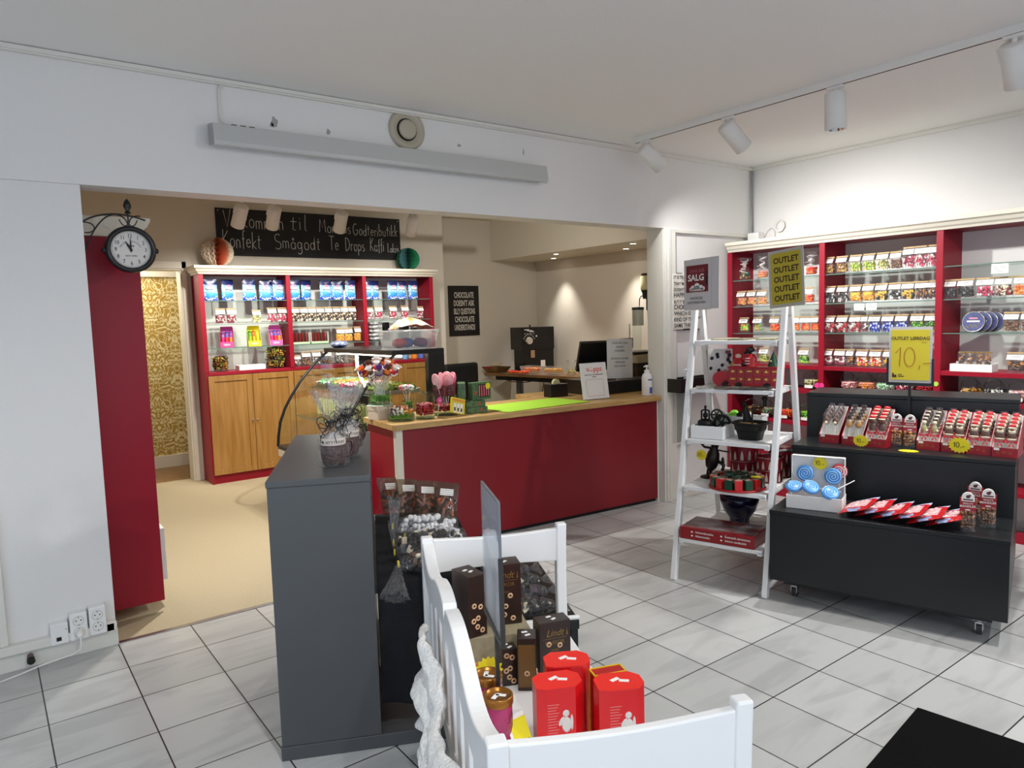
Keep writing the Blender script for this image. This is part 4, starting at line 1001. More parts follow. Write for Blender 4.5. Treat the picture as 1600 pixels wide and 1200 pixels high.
# ------------------------------------------------------------------ bags, pouches and jars
M_LBL = mat('bag_label', '#f0eee8', .6)
M_CLIP = mat('tan_bag_clip', '#b89a6c', .5)
def bag_film(w, d, h, bump=.004, seed=0):
    """block-bottom bag standing on z=0 that narrows to a flat folded top"""
    b = MB(M_FILM)
    def pt(u, v):
        a = 2 * math.pi * u; c, s = math.cos(a), math.sin(a)
        k = (abs(c) ** 6 + abs(s) ** 6) ** (-1 / 6)
        dd = d if v < .55 else d * (1 - .9 * ((v - .55) / .45))
        n = noise.noise(Vector((c * 3 + seed, s * 3, v * 6))) * bump
        return (c * k * (w / 2 + n), s * k * (dd / 2 + n), h * v)
    b.grid(pt, 24, 9, True, True)
    b.add([pt(i / 24, 0) for i in range(24)], [tuple(range(24))])
    return b
def candy_bag(kind, shape, w=.088, d=.05, h=.128, r=.0095, fill=.60, clip=True, label=True, seed=1):
    def make():
        t = thing('candy_bag', 'candy bag', 'candy bag')
        rg = random.Random(seed)
        p = pile(MB(), lambda x, y, z: True, (-w / 2 + .004, -d / 2 + .003, .002), (w / 2 - .004, d / 2 - .003, h * fill), r, CANDY[kind], shape, rg)
        p.build('sweets', t)
        bag_film(w, d, h, seed=seed).build('bag', t)
        if label:
            l = MB(M_LBL); y0 = -d / 2 - .0015
            q = [(-w / 2 * .92, y0, h * .66), (w / 2 * .92, y0, h * .66), (w / 2 * .92, y0 * .45, h * .90), (-w / 2 * .92, y0 * .45, h * .90)]
            q2 = [(x, y + .0012, z) for x, y, z in q]
            l.add(q + q2, [(0, 1, 2, 3), (7, 6, 5, 4), (0, 4, 5, 1), (1, 5, 6, 2), (2, 6, 7, 3), (3, 7, 4, 0)])
            l.mat(mat('label_print', '#8f8d8a', .7))
            for k in range(2):
                f = .45 + .25 * k; z = h * (.66 + .24 * f); y = y0 + (y0 * .45 - y0) * f - .0006
                l.add([(-w * .3, y, z), (w * .3, y, z), (w * .3, y + .001, z + .004), (-w * .3, y + .001, z + .004)], [(0, 1, 2, 3)])
            l.build('label', t)
        if clip: MB(M_CLIP).bx(-w / 2 - .001, w / 2 + .001, -.004, .004, h - .008, h + .003).build('clip', t, bevel=.001)
        return t
    return First(make)
DESC = dict(black='black liquorice sweets', blackwhite='black and white liquorice', grey='grey and black sweets', orange='orange sweets', yellow='yellow fruit sweets', peach='peach ring sweets', red='red wrapped sweets',
            redorange='red-orange ball sweets', blue='blue wrapped sweets', green='green wrapped sweets', pink='pale pink sweets', pinkred='pink-red striped sweets', fruit='green-yellow fruit sweets', yellowgreen='yellow-green sweets', mint='mint green sweets',
            gold='golden caramels', brown='brown chocolates', darkred='dark red sweets', redyellow='red and yellow sweets', yellowblack='black and yellow sweets', nougat='cream and brown nougat', almond='golden brown almonds', straw='straw yellow sweets', liquorice='liquorice mix')
PROTO = {}
def bag_of(kind, shape, **k):
    key = (kind, shape, tuple(sorted(k.items())))
    if key not in PROTO: PROTO[key] = candy_bag(kind, shape, **k)
    return PROTO[key]
def bag_row(items, z, where, pos, rz, group, far):
    """items: (coordinate along the shelf, kind, shape, options); labels count from one end"""
    for i, (c, kind, shape, k) in enumerate(items):
        lab = f'bag of {DESC[kind]}, {ORD[i]} from {far}, {where}'
        bag_of(kind, shape, **k).put(pos(c, z), rz, lab, group)
SX = 5.215
side = lambda y, z: (SX + .055, y, z + .001)
K0 = {}
B1, B2, B3 = 'corner bay', 'middle bay', 'tin bay'
# middle bay
bag_row([(3.00, 'gold', 'drop', K0), (2.895, 'gold', 'drop', K0), (2.79, 'yellowgreen', 'chip', K0), (2.69, 'yellowgreen', 'chip', K0), (2.59, 'straw', 'stick', K0), (2.497, 'almond', 'drop', dict(w=.082)),
         (2.41, 'pinkred', 'stick', dict(h=.15, w=.08)), (2.327, 'pinkred', 'stick', dict(h=.15)), (2.25, 'pinkred', 'stick', dict(h=.15))], 1.79, f'top glass shelf, {B2}', side, R_(-90), 'bags on the wall shelving', 'the divider')
bag_row([(2.985, 'blackwhite', 'stick', K0), (2.885, 'blackwhite', 'stick', K0), (2.785, 'yellow', 'disc', K0), (2.69, 'yellow', 'disc', K0), (2.595, 'yellowblack', 'drop', K0), (2.50, 'blackwhite', 'drop', K0), (2.41, 'yellowblack', 'drop', K0), (2.32, 'brown', 'stick', K0), (2.245, 'brown', 'stick', dict(w=.07))],
        1.57, f'second glass shelf, {B2}', side, R_(-90), 'bags on the wall shelving', 'the divider')
bag_row([(2.985, 'red', 'wrap', K0), (2.885, 'red', 'wrap', K0), (2.785, 'red', 'wrap', K0), (2.715, 'darkred', 'wrap', dict(w=.05)), (2.64, 'blue', 'wrap', K0), (2.545, 'blue', 'wrap', K0), (2.45, 'blue', 'wrap', K0), (2.345, 'green', 'wrap', K0), (2.255, 'green', 'wrap', dict(w=.08))],
        1.345, f'third glass shelf, {B2}', side, R_(-90), 'bags on the wall shelving', 'the divider')
bag_row([(3.0, 'darkred', 'ball', K0), (2.90, 'darkred', 'ball', K0), (2.82, 'brown', 'ball', dict(w=.06)), (2.73, 'redyellow', 'chip', K0), (2.63, 'redyellow', 'chip', K0), (2.53, 'yellowblack', 'drop', K0)], 1.09, f'red shelf board, {B2}', side, R_(-90), 'bags on the wall shelving', 'the divider')
# bay with the tins
bag_row([(2.135, 'black', 'drop', dict(w=.075)), (2.045, 'black', 'chip', dict(w=.10)), (1.93, 'pinkred', 'drop', dict(w=.105)), (1.825, 'nougat', 'chip', dict(w=.098)), (1.72, 'orange', 'drop', dict(w=.10))], 1.57, f'second glass shelf, {B3}', side, R_(-90), 'bags on the wall shelving', 'the divider')
bag_row([(1.775, 'almond', 'drop', K0), (1.68, 'almond', 'drop', K0)], 1.345, f'third glass shelf, {B3}', side, R_(-90), 'bags on the wall shelving', 'the tins')
bag_row([(1.745, 'brown', 'disc', dict(r=.011, w=.1))], 1.09, f'beside the white tray, {B3}', side, R_(-90), 'bags on the wall shelving', 'the tray')
# bay nearest the corner
bag_row([(3.78, 'peach', 'ring', dict(r=.013)), (3.68, 'peach', 'ring', dict(r=.013)), (3.58, 'peach', 'ring', dict(r=.013)), (3.26, 'redorange', 'ball', dict(r=.011)), (3.165, 'redorange', 'ball', dict(r=.011))], 1.57, f'second glass shelf, {B1}', side, R_(-90), 'bags on the wall shelving', 'the corner')
bag_row([(3.755, 'fruit', 'ball', dict(r=.013)), (3.62, 'fruit', 'drop', dict(r=.013)), (3.46, 'redorange', 'ball', dict(r=.012)), (3.28, 'redorange', 'ball', dict(r=.013)), (3.19, 'redorange', 'ball', dict(r=.013)), (3.11, 'redorange', 'ball', dict(r=.013, w=.075))], 1.345, f'third glass shelf, {B1}', side, R_(-90), 'bags on the wall shelving', 'the corner')
bag_row([(3.68, 'yellowgreen', 'ball', dict(r=.010)), (3.56, 'yellowgreen', 'ball', dict(r=.010)), (3.20, 'green', 'ball', dict(r=.010))], 1.09, f'red shelf board, {B1}', side, R_(-90), 'bags on the wall shelving', 'the corner')

def tied_bag_film(m, rb, hb, neck, hn, top, ht, seed, n=40, sq=1.0):
    """gathered cellophane: body of radius rb up to hb, tied at hn, frill opening to radius top at ht"""
    b = MB(m)
    prof = [(0.02 * rb, 0.001), (rb * .98, 0.001), (rb * 1.03, hb * .12), (rb * 1.0, hb * .6), (rb * .92, hb * .85), (rb * .62, hb + (hn - hb) * .5), (neck, hn), (neck * 1.25, hn + (ht - hn) * .1), (top * .62, hn + (ht - hn) * .4), (top * .9, hn + (ht - hn) * .75), (top, ht)]
    def pt(u, v):
        i = min(int(v * (len(prof) - 1)), len(prof) - 2); f = v * (len(prof) - 1) - i
        r = prof[i][0] * (1 - f) + prof[i + 1][0] * f; z = prof[i][1] * (1 - f) + prof[i + 1][1] * f
        a = 2 * math.pi * u; e = max(0, (z - hb * .7) / (ht - hb * .7))
        w = 1 + (.05 + .40 * e) * (noise.noise(Vector((math.cos(a) * 4, math.sin(a) * 4, seed + z * 3))) + .35 * math.sin(a * 11 + seed) * e)
        w += e * (.13 * math.sin(a * 17 + seed * 2) + .07 * math.sin(a * 29 + seed))
        zz = z + (e ** 2) * .16 * (ht - hn) * noise.noise(Vector((math.cos(a) * 3, math.sin(a) * 3, seed + 9)))
        return (r * w * math.cos(a), r * w * math.sin(a) * sq, max(zz, .001))
    b.grid(pt, n, 31, True, True)
    return b
# ribboned gift bags on the top shelf of the corner bay
def gift_bag(seed, kind, shape):
    def make():
        t = thing('gift_bag', 'x', 'gift bag')
        rg = random.Random(seed)
        pile(MB(), lambda x, y, z: x * x + y * y < .034 ** 2, (-.034, -.034, .004), (.034, .034, .07), .010, CANDY[kind], shape, rg).build('sweets', t)
        tied_bag_film(M_FILM2, .042, .085, .011, .125, .045, .19, seed, 28).build('wrap', t)
        rb = MB(mat('white_ribbon', '#efece6', .5)); 
        for q in range(7):
            a = rg.uniform(0, 6.3); k = rg.uniform(.6, 1.2)
            rb.tube([(.012 * math.cos(a), .012 * math.sin(a), .125)] + [(.012 * math.cos(a) + (.012 + .02 * k * i / 8) * math.cos(a + i * .9), .012 * math.sin(a) + (.012 + .02 * k * i / 8) * math.sin(a + i * .9) - .01, .125 - .012 * i * k * .6 + .006 * (q % 3) * i) for i in range(1, 9)], .0018, 5)
        rb.torus((0, 0, .125), .012, .003, 14, 6); rb.build('ribbon', t)
        return t
    return First(make)
for i, (y, kd, sh, d) in enumerate(((3.765, 'mixed', 'drop', 'dark and yellow sweets, first from the corner'), (3.585, 'peach', 'ball', 'peach sweets, second from the corner'), (3.44, 'fruit', 'drop', 'fruit sweets behind the outlet sign'), (3.15, 'redorange', 'ball', 'orange-red sweets next to the bay divider'))):
    gift_bag(i + 5, kd, sh).put((SX + .07, y, 1.791), R_(-90), f'ribboned cellophane gift bag of {d}, top glass shelf', 'ribboned gift bags')

# price cards hanging from the glass shelf edges
def price_card(name, loc, w, h_, label, group):
    p = MB(M_PAPER).bx(-.001, .001, -w / 2, w / 2, -h_, 0); p.mat(mat('label_print', '#8f8d8a', .7))
    for k in range(3): p.bx(-.0016, -.001, -w * .36, w * .36, -h_ * (.3 + .22 * k) - .003, -h_ * (.3 + .22 * k))
    return tag(p.build(name, None, loc), label, 'price card', group)
price_card('price_card', (SX + .004, 1.835, 1.782), .095, .06, 'white price card hanging from the empty top glass shelf of the tin bay', None)
price_card('price_card', (SX + .004, 2.735, 1.562), .075, .05, 'white price card under the second glass shelf, nearer the divider of the middle bay', 'paired price cards')
price_card('price_card', (SX + .004, 2.645, 1.562), .075, .05, 'white price card under the second glass shelf, second of the pair in the middle bay', 'paired price cards')
# round tins leaning on each other
M_TIN = mat('tin_silver', '#b9b8b4', .25, .9)
for i, (y, dx) in enumerate(((1.985, 0), (1.955, .028), (1.93, .056), (1.905, .084))):
    t = thing('round_tin', ['round purple-lidded sweet tin standing on edge, frontmost of the row', 'round purple-lidded tin right behind the frontmost one', 'round purple-lidded tin third in the leaning row', 'round purple-lidded tin at the back of the leaning row'][i], 'tin', (SX + .035 + dx, y, 1.345 + .0705), 0, 'leaning round tins', (0, R_(-82), 0))
    MB(M_TIN).lathe([(0, -.011), (.066, -.011), (.068, -.009), (.068, .007), (.069, .008), (.069, .011), (.066, .013), (.062, .011)], 36).build('tin_body', t)
    l = MB(mat('tin_lid_violet', '#55538c', .4, var=(40, '#3f4a6e'))).disc((0, 0, .0112), .0622, 32); l.mat(M_PAPER).box((0.004, 0, .0118), (.010, .075, .0006)); l.mat(mat('candy_pink', '#ee8f9a')).box((.024, 0, .0118), (.008, .05, .0006))
    l.mat(mat('tin_print_olive', '#6c6a3e', .5))
    for q in range(9): l.disc((-.015 - .025 * ((q * 37) % 10) / 10, -.035 + .07 * q / 8, .0116), .006, 8)
    l.build('lid', t)
# white card tray of dark nut bars in film
tr = thing('card_tray', 'white card tray with wrapped nut bars on the red shelf by the tins', 'tray', (SX + .05, 1.985, 1.091), R_(-90))
MB(M_WHTM).bx(-.125, .125, -.05, -.047, 0, .05).bx(-.125, .125, .047, .05, 0, .06).bx(-.125, -.122, -.047, .047, 0, .05).bx(.122, .125, -.047, .047, 0, .05).bx(-.122, .122, -.047, .047, 0, .003).build('tray_body', tr, bevel=.001)
nb = random.Random(5)
for i, x in enumerate((-.075, -.025, .03, .08)):
    t = thing('nut_bar_bag', f'film bag of chocolate nut bars in the white tray, {ORD[i]} from the divider', 'candy bag', (SX + .05, 1.985 - x, 1.0985), R_(-90), 'nut bar bags in the tray', (R_(-5), 0, R_(-90)))
    pile(MB(), lambda *a: True, (-.019, -.012, .004), (.019, .012, .105), .007, CANDY['brown'], 'drop', nb).build('nut_bars', t)
    bag_film(.046, .032, .125, seed=i).build('bag', t)
    MB(M_GOLD).bx(-.022, .022, -.004, .004, .112, .12).build('gold_tie', t)

# slanted glass sweet jars
def slant_jar(kind, shape, r=.006, lab=True, seed=1):
    def make():
        t = thing('slanted_jar', 'x', 'sweet jar')
        A = Euler((R_(42), 0, 0)).to_matrix()
        C = Vector((0, 0, .062)); R = .066
        def W(p): q = A @ Vector(p) + C; return (q.x, q.y, max(q.z, .001))
        j = MB(M_GLASS)
        prof = [(.005, -.058), (.04, -.054), (.058, -.035), (.066, -.005), (.064, .025), (.056, .046), (.047, .056), (.046, .066)]
        n = 30; v = [W((a * math.cos(2 * math.pi * k / n), a * math.sin(2 * math.pi * k / n), z)) for a, z in prof for k in range(n)]
        j.add(v, [(i * n + k, i * n + (k + 1) % n, (i + 1) * n + (k + 1) % n, (i + 1) * n + k) for i in range(len(prof) - 1) for k in range(n)], True)
        j.build('glass_jar', t)
        rm = MB(film('jar_rim', '#eef2f0', .3, .05)); rm.tube([W((.047 * math.cos(2 * math.pi * k / 28), .047 * math.sin(2 * math.pi * k / 28), .066)) for k in range(28)], .0045, 8, True); rm.build('rim', t)
        rg = random.Random(seed)
        def ins(x, y, z):
            q = Vector((x, y, z)) - C
            return q.length < .056 and z < .075 and (A.transposed() @ q).z < .04
        pile(MB(), ins, (-.056, -.056, .006), (.056, .056, .078), r, CANDY[kind], shape, rg, hollow=.3).build('sweets', t)
        if lab:
            l = MB(M_LBL); 
            l.grid(lambda u, v: (lambda a: ((.066) * math.sin(a), -.066 * math.cos(a) - .0, .012 + .024 * v))(-.55 + 1.1 * u), 8, 2); l.build('label', t)
        return t
    return First(make)
JD = dict(pink='pale pink sweets', peach='peach sweets', mint='mint green sweets', pinkred='pink and green sweets', crimson='red sweets', gold='golden sweets', grey='grey liquorice', straw='yellow sweets', brown='brown sweets', mixed='mixed toffees', green='green sweets', redorange='orange sweets')
def jar(kind, shape, y, z, where, lab=True, x=SX + .075, seed=1):
    slant_jar(kind, shape, .0085, lab, seed).put((x, y, z + .001), R_(-90), f'slanted jar of {JD[kind]} {where}', 'slanted sweet jars')
for i, (k, sh, y) in enumerate((('pink', 'drop', 2.835), ('peach', 'drop', 2.70), ('mint', 'disc', 2.565), ('pinkred', 'drop', 2.43), ('crimson', 'drop', 2.29))):
    jar(k, sh, y, .9, 'behind the black stand, ' + ('beside the divider', 'second from the divider', 'third from the divider', 'just under the outlet sign', 'past the sign post')[i], False, seed=i)
for i, (k, sh, y) in enumerate((('gold', 'disc', 2.0), ('grey', 'drop', 1.863), ('pink', 'drop', 1.726))):
    jar(k, sh, y, .9, 'under the white tray bay, ' + ('nearest the divider', 'middle one', 'farthest from the divider')[i], seed=i + 7)
jar('straw', 'drop', 3.14, .9, 'on the shelf behind the rear ladder leg', seed=21)
for i, (k, sh, y) in enumerate((('brown', 'drop', 3.69), ('mixed', 'drop', 3.53), ('redorange', 'drop', 3.36), ('green', 'drop', 3.17))):
    jar(k, sh, y, .64, 'low behind the ladder, ' + ('nearest the corner', 'second from the corner', 'third from the corner', 'beside the black stand')[i], True, seed=i + 31)
# little stickers on the dividers
cl = MB(mat('hot_pink_plastic', '#e83f8c', .4)).cyl((0, .018, .02), (.006, .018, .02), .021, None, 20).cyl((0, -.018, .02), (.006, -.018, .02), .021, None, 20)
tag(cl.build('pink_clip', None, (5.10, 2.99, .905 + .012)), 'hot pink double round clip by the bay divider at the black stand corner', 'clip')
COL.objects['pink_clip'].location = (SX - .008, 3.035, .92)
gs = MB(mat('lime_sticker', '#a9cf52', .5)).cyl((0, 0, 0), (-.004, 0, 0), .016, None, 20)
tag(gs.build('lime_sticker', None, (SX - .005, 2.19, 1.0)), 'round lime sticker on the divider just behind the outlet sign', 'sticker')

# ------------------------------------------------------------------ goods in the back shelf cabinet
BX, BY = 1.74, 7.262
backp = lambda x, z: (x, BY + .055, z + .001)
def pouch_mat():
    """printed pouch: navy top, pale blue with white bubbles, deep blue base"""
    m = bpy.data.materials.new('bubble_print_foil'); m.use_nodes = True; nt = m.node_tree; b = nt.nodes['Principled BSDF']; L = nt.links.new
    tc = nt.nodes.new('ShaderNodeTexCoord'); sp = nt.nodes.new('ShaderNodeSeparateXYZ'); L(tc.outputs['Object'], sp.inputs[0])
    mr = nt.nodes.new('ShaderNodeMapRange'); mr.inputs[2].default_value = .20; L(sp.outputs[2], mr.inputs[0])
    rp = nt.nodes.new('ShaderNodeValToRGB'); e = rp.color_ramp.elements
    e[0].position = 0; e[0].color = (*hexc('#1d3fae'), 1); e[1].position = 1; e[1].color = (*hexc('#101a44'), 1)
    for p, c in ((.12, '#2350c4'), (.16, '#2f7fd4'), (.34, '#4aa4e0'), (.5, '#9ccbe6'), (.72, '#7fb4dc'), (.78, '#16235c')):
        q = e.new(p); q.color = (*hexc(c), 1)
    L(mr.outputs[0], rp.inputs[0])
    vo = nt.nodes.new('ShaderNodeTexVoronoi'); vo.inputs['Scale'].default_value = 38; L(tc.outputs['Object'], vo.inputs['Vector'])
    ct_ = nt.nodes.new('ShaderNodeMath'); ct_.operation = 'LESS_THAN'; ct_.inputs[1].default_value = .27; L(vo.outputs['Distance'], ct_.inputs[0])
    lim = nt.nodes.new('ShaderNodeMath'); lim.operation = 'LESS_THAN'; lim.inputs[1].default_value = .155; L(sp.outputs[2], lim.inputs[0])
    mu = nt.nodes.new('ShaderNodeMath'); mu.operation = 'MULTIPLY'; L(ct_.outputs[0], mu.inputs[0]); L(lim.outputs[0], mu.inputs[1])
    mx = nt.nodes.new('ShaderNodeMix'); mx.data_type = 'RGBA'; L(mu.outputs[0], mx.inputs[0]); L(rp.outputs[0], mx.inputs[6]); mx.inputs[7].default_value = (.85, .9, .95, 1)
    L(mx.outputs[2], b.inputs['Base Color']); b.inputs['Roughness'].default_value = .3
    return m
M_POUCH = pouch_mat()
def pillow(mb, w, h, t, seed=0, wob=.002, nu=9, nv=11, gus=True):
    for s in (-1, 1):
        def pt(u, v):
            e = (math.sin(math.pi * u)) ** .6 * ((1 - v) ** .45 if gus else math.sin(math.pi * min(max(v, .001), .999)) ** .6)
            n = noise.noise(Vector((u * 3 + seed, v * 4, s))) * wob
            return ((u - .5) * w * (1 - .04 * math.sin(math.pi * v)), s * (t / 2 * e + n * (e > .05)), v * h)
        mb.grid(pt, nu, nv)
    return mb
def make_pouch():
    t = thing('candy_pouch', 'x', 'candy pouch')
    pillow(MB(M_POUCH), .135, .205, .05, 1).build('pouch', t)
    lg = MB(mat('pouch_logo_pink', '#d98aa6', .4)).ball((0, -.0255, .142), (.026, .002, .013), 1).mat(M_WHT).ball((-.018, -.0258, .122), (.022, .002, .017), 1).ball((.016, -.0258, .120), (.024, .002, .016), 1)
    lg.mat(M_WHT)
    for k, x in enumerate((-.048, -.01, .012, .03)): lg.bx(x, x + .012, -.0262, -.0255, .014, .026)
    lg.build('print', t)
    MB(M_INK).bx(-.014, .014, -.0015, .0015, .188, .196).build('hang_hole', t)
    return t
PC = First(make_pouch)
for bay, xs in (('doorway bay', (1.845, 2.02, 2.215, 2.395, 2.51)), ('middle bay', (2.665, 2.815, 3.01, 3.16, 3.29)), ('end bay', (3.495, 3.60, 3.80, 3.93, 4.06))):
    for i, x in enumerate(xs):
        PC.put((x, BY + .07 + (.045 if i % 2 else 0), 1.781), R_((-4, 20, 3, -6, 9)[i]), f'blue bubble-print candy pouch, {ORD[i]} from the doorway in the {bay}', 'blue pouches on the top shelf', sc=((.98, 1, 1) if i != 0 or bay != 'end bay' else (.7, 1, 1)))
def brow(items, z, where, far='the doorway'): bag_row(items, z, where, backp, 0, 'bags in the back cabinet', far)
BK = dict(w=.095, h=.15)
brow([(1.92, 'darkred', 'drop', BK), (2.025, 'darkred', 'drop', BK), (2.265, 'straw', 'chip', dict(w=.085, h=.13)), (2.42, 'pinkred', 'disc', BK), (2.525, 'pinkred', 'disc', BK)], 1.55, 'second glass shelf, doorway bay')
brow([(2.66 + .09 * i, 'liquorice', 'disc', dict(w=.085, h=.15)) for i in range(8)], 1.55, 'second glass shelf, middle cabinet bay')
brow([(3.497, 'pinkred', 'ball', dict(w=.08, h=.14)), (3.605, 'pinkred', 'ball', BK), (3.78, 'pinkred', 'ball', BK), (3.93, 'pinkred', 'ball', BK), (4.13, 'pinkred', 'ball', dict(w=.08, h=.14))], 1.55, 'second glass shelf, end bay')
brow([(3.14, 'yellow', 'drop', BK), (3.235, 'yellow', 'drop', BK), (3.34, 'yellow', 'drop', dict(w=.08, h=.16))], 1.322, 'third glass shelf, middle cabinet bay')
brow([(2.655, 'grey', 'drop', dict(w=.07, h=.12)), (2.75, 'brown', 'disc', BK), (2.86, 'grey', 'drop', BK), (2.98, 'brown', 'disc', BK), (3.12, 'grey', 'drop', BK), (3.27, 'brown', 'disc', BK)], 1.09, 'red board, middle cabinet bay')
# display boxes of candy tubes (pink, yellow, pink)
for i, (x, c1, c2, lab) in enumerate(((1.975, '#e0539a', '#c43a52', 'pink counter box of candy tubes, nearest the doorway on the third glass shelf'), (2.235, '#e4dc2c', '#b9c22a', 'yellow counter box of candy tubes between two pink ones'), (2.45, '#e860a8', '#e8a0b8', 'pink counter box of candy tubes next to the cabinet divider'))):
    m1, m2 = mat('tube_box_' + c1[1:], c1, .4), mat('tube_side_' + c2[1:], c2, .4)
    t = thing('candy_tube_box', lab, 'display box', (x, BY + .075, 1.323), R_(-18 if i == 0 else -8), 'candy tube boxes', None)
    b = MB(m1).bx(-.06, .06, -.05, -.047, 0, .055).bx(-.06, .06, .045, .048, 0, .16).bx(-.06, .06, -.047, .045, 0, .003)
    b.mat(m2)
    for s in (-1, 1): b.prism([(-.05, 0), (.048, 0), (.048, .16), (.03, .16), (-.05, .055)], s * .06 - .0015, s * .06 + .0015, 'yz')
    b.mat(m1).add([(-.06, .046, .16), (.06, .046, .16), (.055, .005, .205), (-.055, .005, .205)], [(0, 1, 2, 3)]).mat(M_PAPER).rib([(-.03 + .06 * k / 24, .012 * math.sin(k * 1.1) * (1 - k / 60)) for k in range(25)], .004, (0, -.0502, .028), (1, 0, 0), (0, 0, 1))
    b.build('box', t, bevel=.001)
    tb = MB()
    for k in range(3):
        for r_ in range(2):
            x0, y0, z0 = -.036 + .036 * k, -.025 + .04 * r_, .03 + .03 * r_
            tb.mat(mat('tube_' + ('fuchsia', 'scarlet', 'orange')[k % 3] + str(i), ('#d8327c', '#e2404a', '#ef8a3c')[k % 3] if i != 1 else ('#8fc43a', '#efb02e', '#f0dc3a')[k], .35)).cyl((x0, y0, .005), (x0, y0 + .012, z0 + .07), .014, None, 12)
            tb.mat(mat('tube_cap_' + ('a', 'b', 'c')[k] + str(i), ('#8a7ab8', '#4e6fd0', '#7a4fb0')[k] if i != 1 else ('#5aa84a', '#e86a3a', '#e8e04a')[k], .3)).cyl((x0, y0 + .012, z0 + .07), (x0, y0 + .015, z0 + .095), .0145, None, 12)
    tb.build('candy_tubes', t)
# gold-foil jars and a white box on the red board
def foil_jar(label, x, R, h_, seed):
    t = thing('foil_candy_jar', label, 'sweet jar', (x, BY + .12, 1.091))
    MB(M_GLASS).lathe([(0, .003), (R * .9, .003), (R, .02), (R, h_ * .8), (R * .9, h_ * .9), (R * .92, h_)], 28).build('glass_jar', t)
    rg = random.Random(seed)
    pile(MB(), lambda a, b, c: a * a + b * b < (R - .012) ** 2, (-R + .01, -R + .01, .008), (R - .01, R - .01, h_ * 1.08), .013, CANDY['gold'] + CANDY['yellowgreen'][2:] + [C_('black', '#161314')], 'wrap', rg).build('sweets', t)
    return t
foil_jar('round jar of gold foil sweets at the doorway end of the red board', 1.91, .075, .13, 3)
foil_jar('large jar heaped with gold foil sweets beside the cabinet divider', 2.455, .095, .19, 4)
wb = MB(M_WHTM).bx(-.13, .13, -.07, .07, 0, .05)
tag(wb.build('white_box', None, (2.19, BY + .09, 1.091), bevel=.003), 'low white box between the two gold foil jars', 'box')
# brown stick trays, folded shirt stack, dark boxes
for i, x in enumerate((2.70, 2.905)):
    t = thing('stick_tray', ('green-based tray of chocolate sticks beside the divider', 'green-based tray of chocolate sticks, the second along')[i], 'tray', (x, BY + .07, 1.323), 0, 'stick trays')
    MB(mat('pale_green_card', '#b9d8b0', .6)).bx(-.095, .095, -.045, .045, 0, .022).build('tray_body', t, bevel=.002)
    s = MB(M_WHTM).bx(-.095, -.092, -.045, .045, .022, .12).bx(.092, .095, -.045, .045, .022, .12); s.build('tray_side', t)
    s = MB(C_('choc', '#3a2217')).bx(-.092, .092, .04, .043, .022, .11)
    for k in range(11): s.mat(C_('dark_red', '#8e1420') if k % 2 else C_('choc', '#3a2217')).cyl((-.082 + k * .0164, -.02, .022), (-.082 + k * .0164, -.01, .115), .0055, None, 8)
    s.build('chocolate_sticks', t)
for i in range(5):
    g = MB(mat('grey_white_print_fabric', '#d3d5d6', .8, var=(28, '#5f6468')))
    def fp(u, v, i=i):
        a = 2 * math.pi * u; c, s = math.cos(a), math.sin(a); k = (abs(c) ** 4 + abs(s) ** 4) ** -.25
        ph = math.pi * (v - .5); n = noise.noise(Vector((c * 3, s * 3, i * 5 + v))) * .010
        return ((.085 + n) * c * k * math.cos(ph) ** .4, (.075 + n) * s * k * math.cos(ph) ** .4, .0212 + .0212 * math.sin(ph))
    g.grid(fp, 32, 7, True, True)
    tag(g.build('folded_shirt', None, (3.565, BY + .10, 1.3235 + i * .0428), (0, 0, R_((3, -6, 5, -3, 8)[i]))), ('folded grey print shirt at the bottom of the stack', 'folded grey print shirt, second from the bottom of the stack', 'folded grey print shirt in the middle of the stack', 'folded grey print shirt, second from the top of the stack', 'folded grey print shirt on top of the stack')[i], 'shirt', 'folded shirts')
for x, w_, h_, lab in ((3.72, .05, .2, 'slim black box standing beside the folded shirts'), (3.95, .09, .2, 'tall black box behind the plastic tub on the third glass shelf'), (4.10, .10, .13, 'small black box at the end of the third glass shelf')):
    tag(MB(M_BLKP).bx(-w_ / 2, w_ / 2, -.04, .04, 0, h_).build('black_box', None, (x, BY + .12, 1.323), bevel=.002), lab, 'box')
gh = thing('picture_tin', 'flat pale blue tin with a golden heart on the end bay board', 'tin', (3.62, BY + .06, 1.091))
MB(mat('pale_speckled_tin', '#c3d0d4', .4, var=(60, '#8fa4ac'))).bx(-.13, .13, -.02, .02, 0, .15).build('tin_body', gh, bevel=.006)
hp = [(.036 * (16 * math.sin(a) ** 3) / 16, .036 * (13 * math.cos(a) - 5 * math.cos(2 * a) - 2 * math.cos(3 * a) - math.cos(4 * a)) / 16) for a in [k * .2618 for k in range(24)]]
MB(M_GOLD).prism([(x - .04, z + .085) for x, z in hp], -.0225, -.02, 'xz').build('heart', gh)
for i, (x, c) in enumerate(((3.93, '#7fb2e0'), (4.05, '#ef8a2a'), (4.14, '#5d79c8'))):
    t = thing('drink_bottle', ('pale blue bottle on the end bay board', 'orange bottle on the end bay board', 'violet-blue bottle at the end of the board')[i], 'bottle', (x, BY + .09, 1.091), 0, 'bottles on the end board')
    MB(mat('bottle_' + c[1:], c, .3)).lathe([(0, 0), (.032, 0), (.034, .01), (.034, .09), (.014, .13), (.014, .15)], 18).build('bottle_body', t)
    MB(M_WHT).cyl((0, 0, .15), (0, 0, .168), .016, None, 12).build('cap', t)
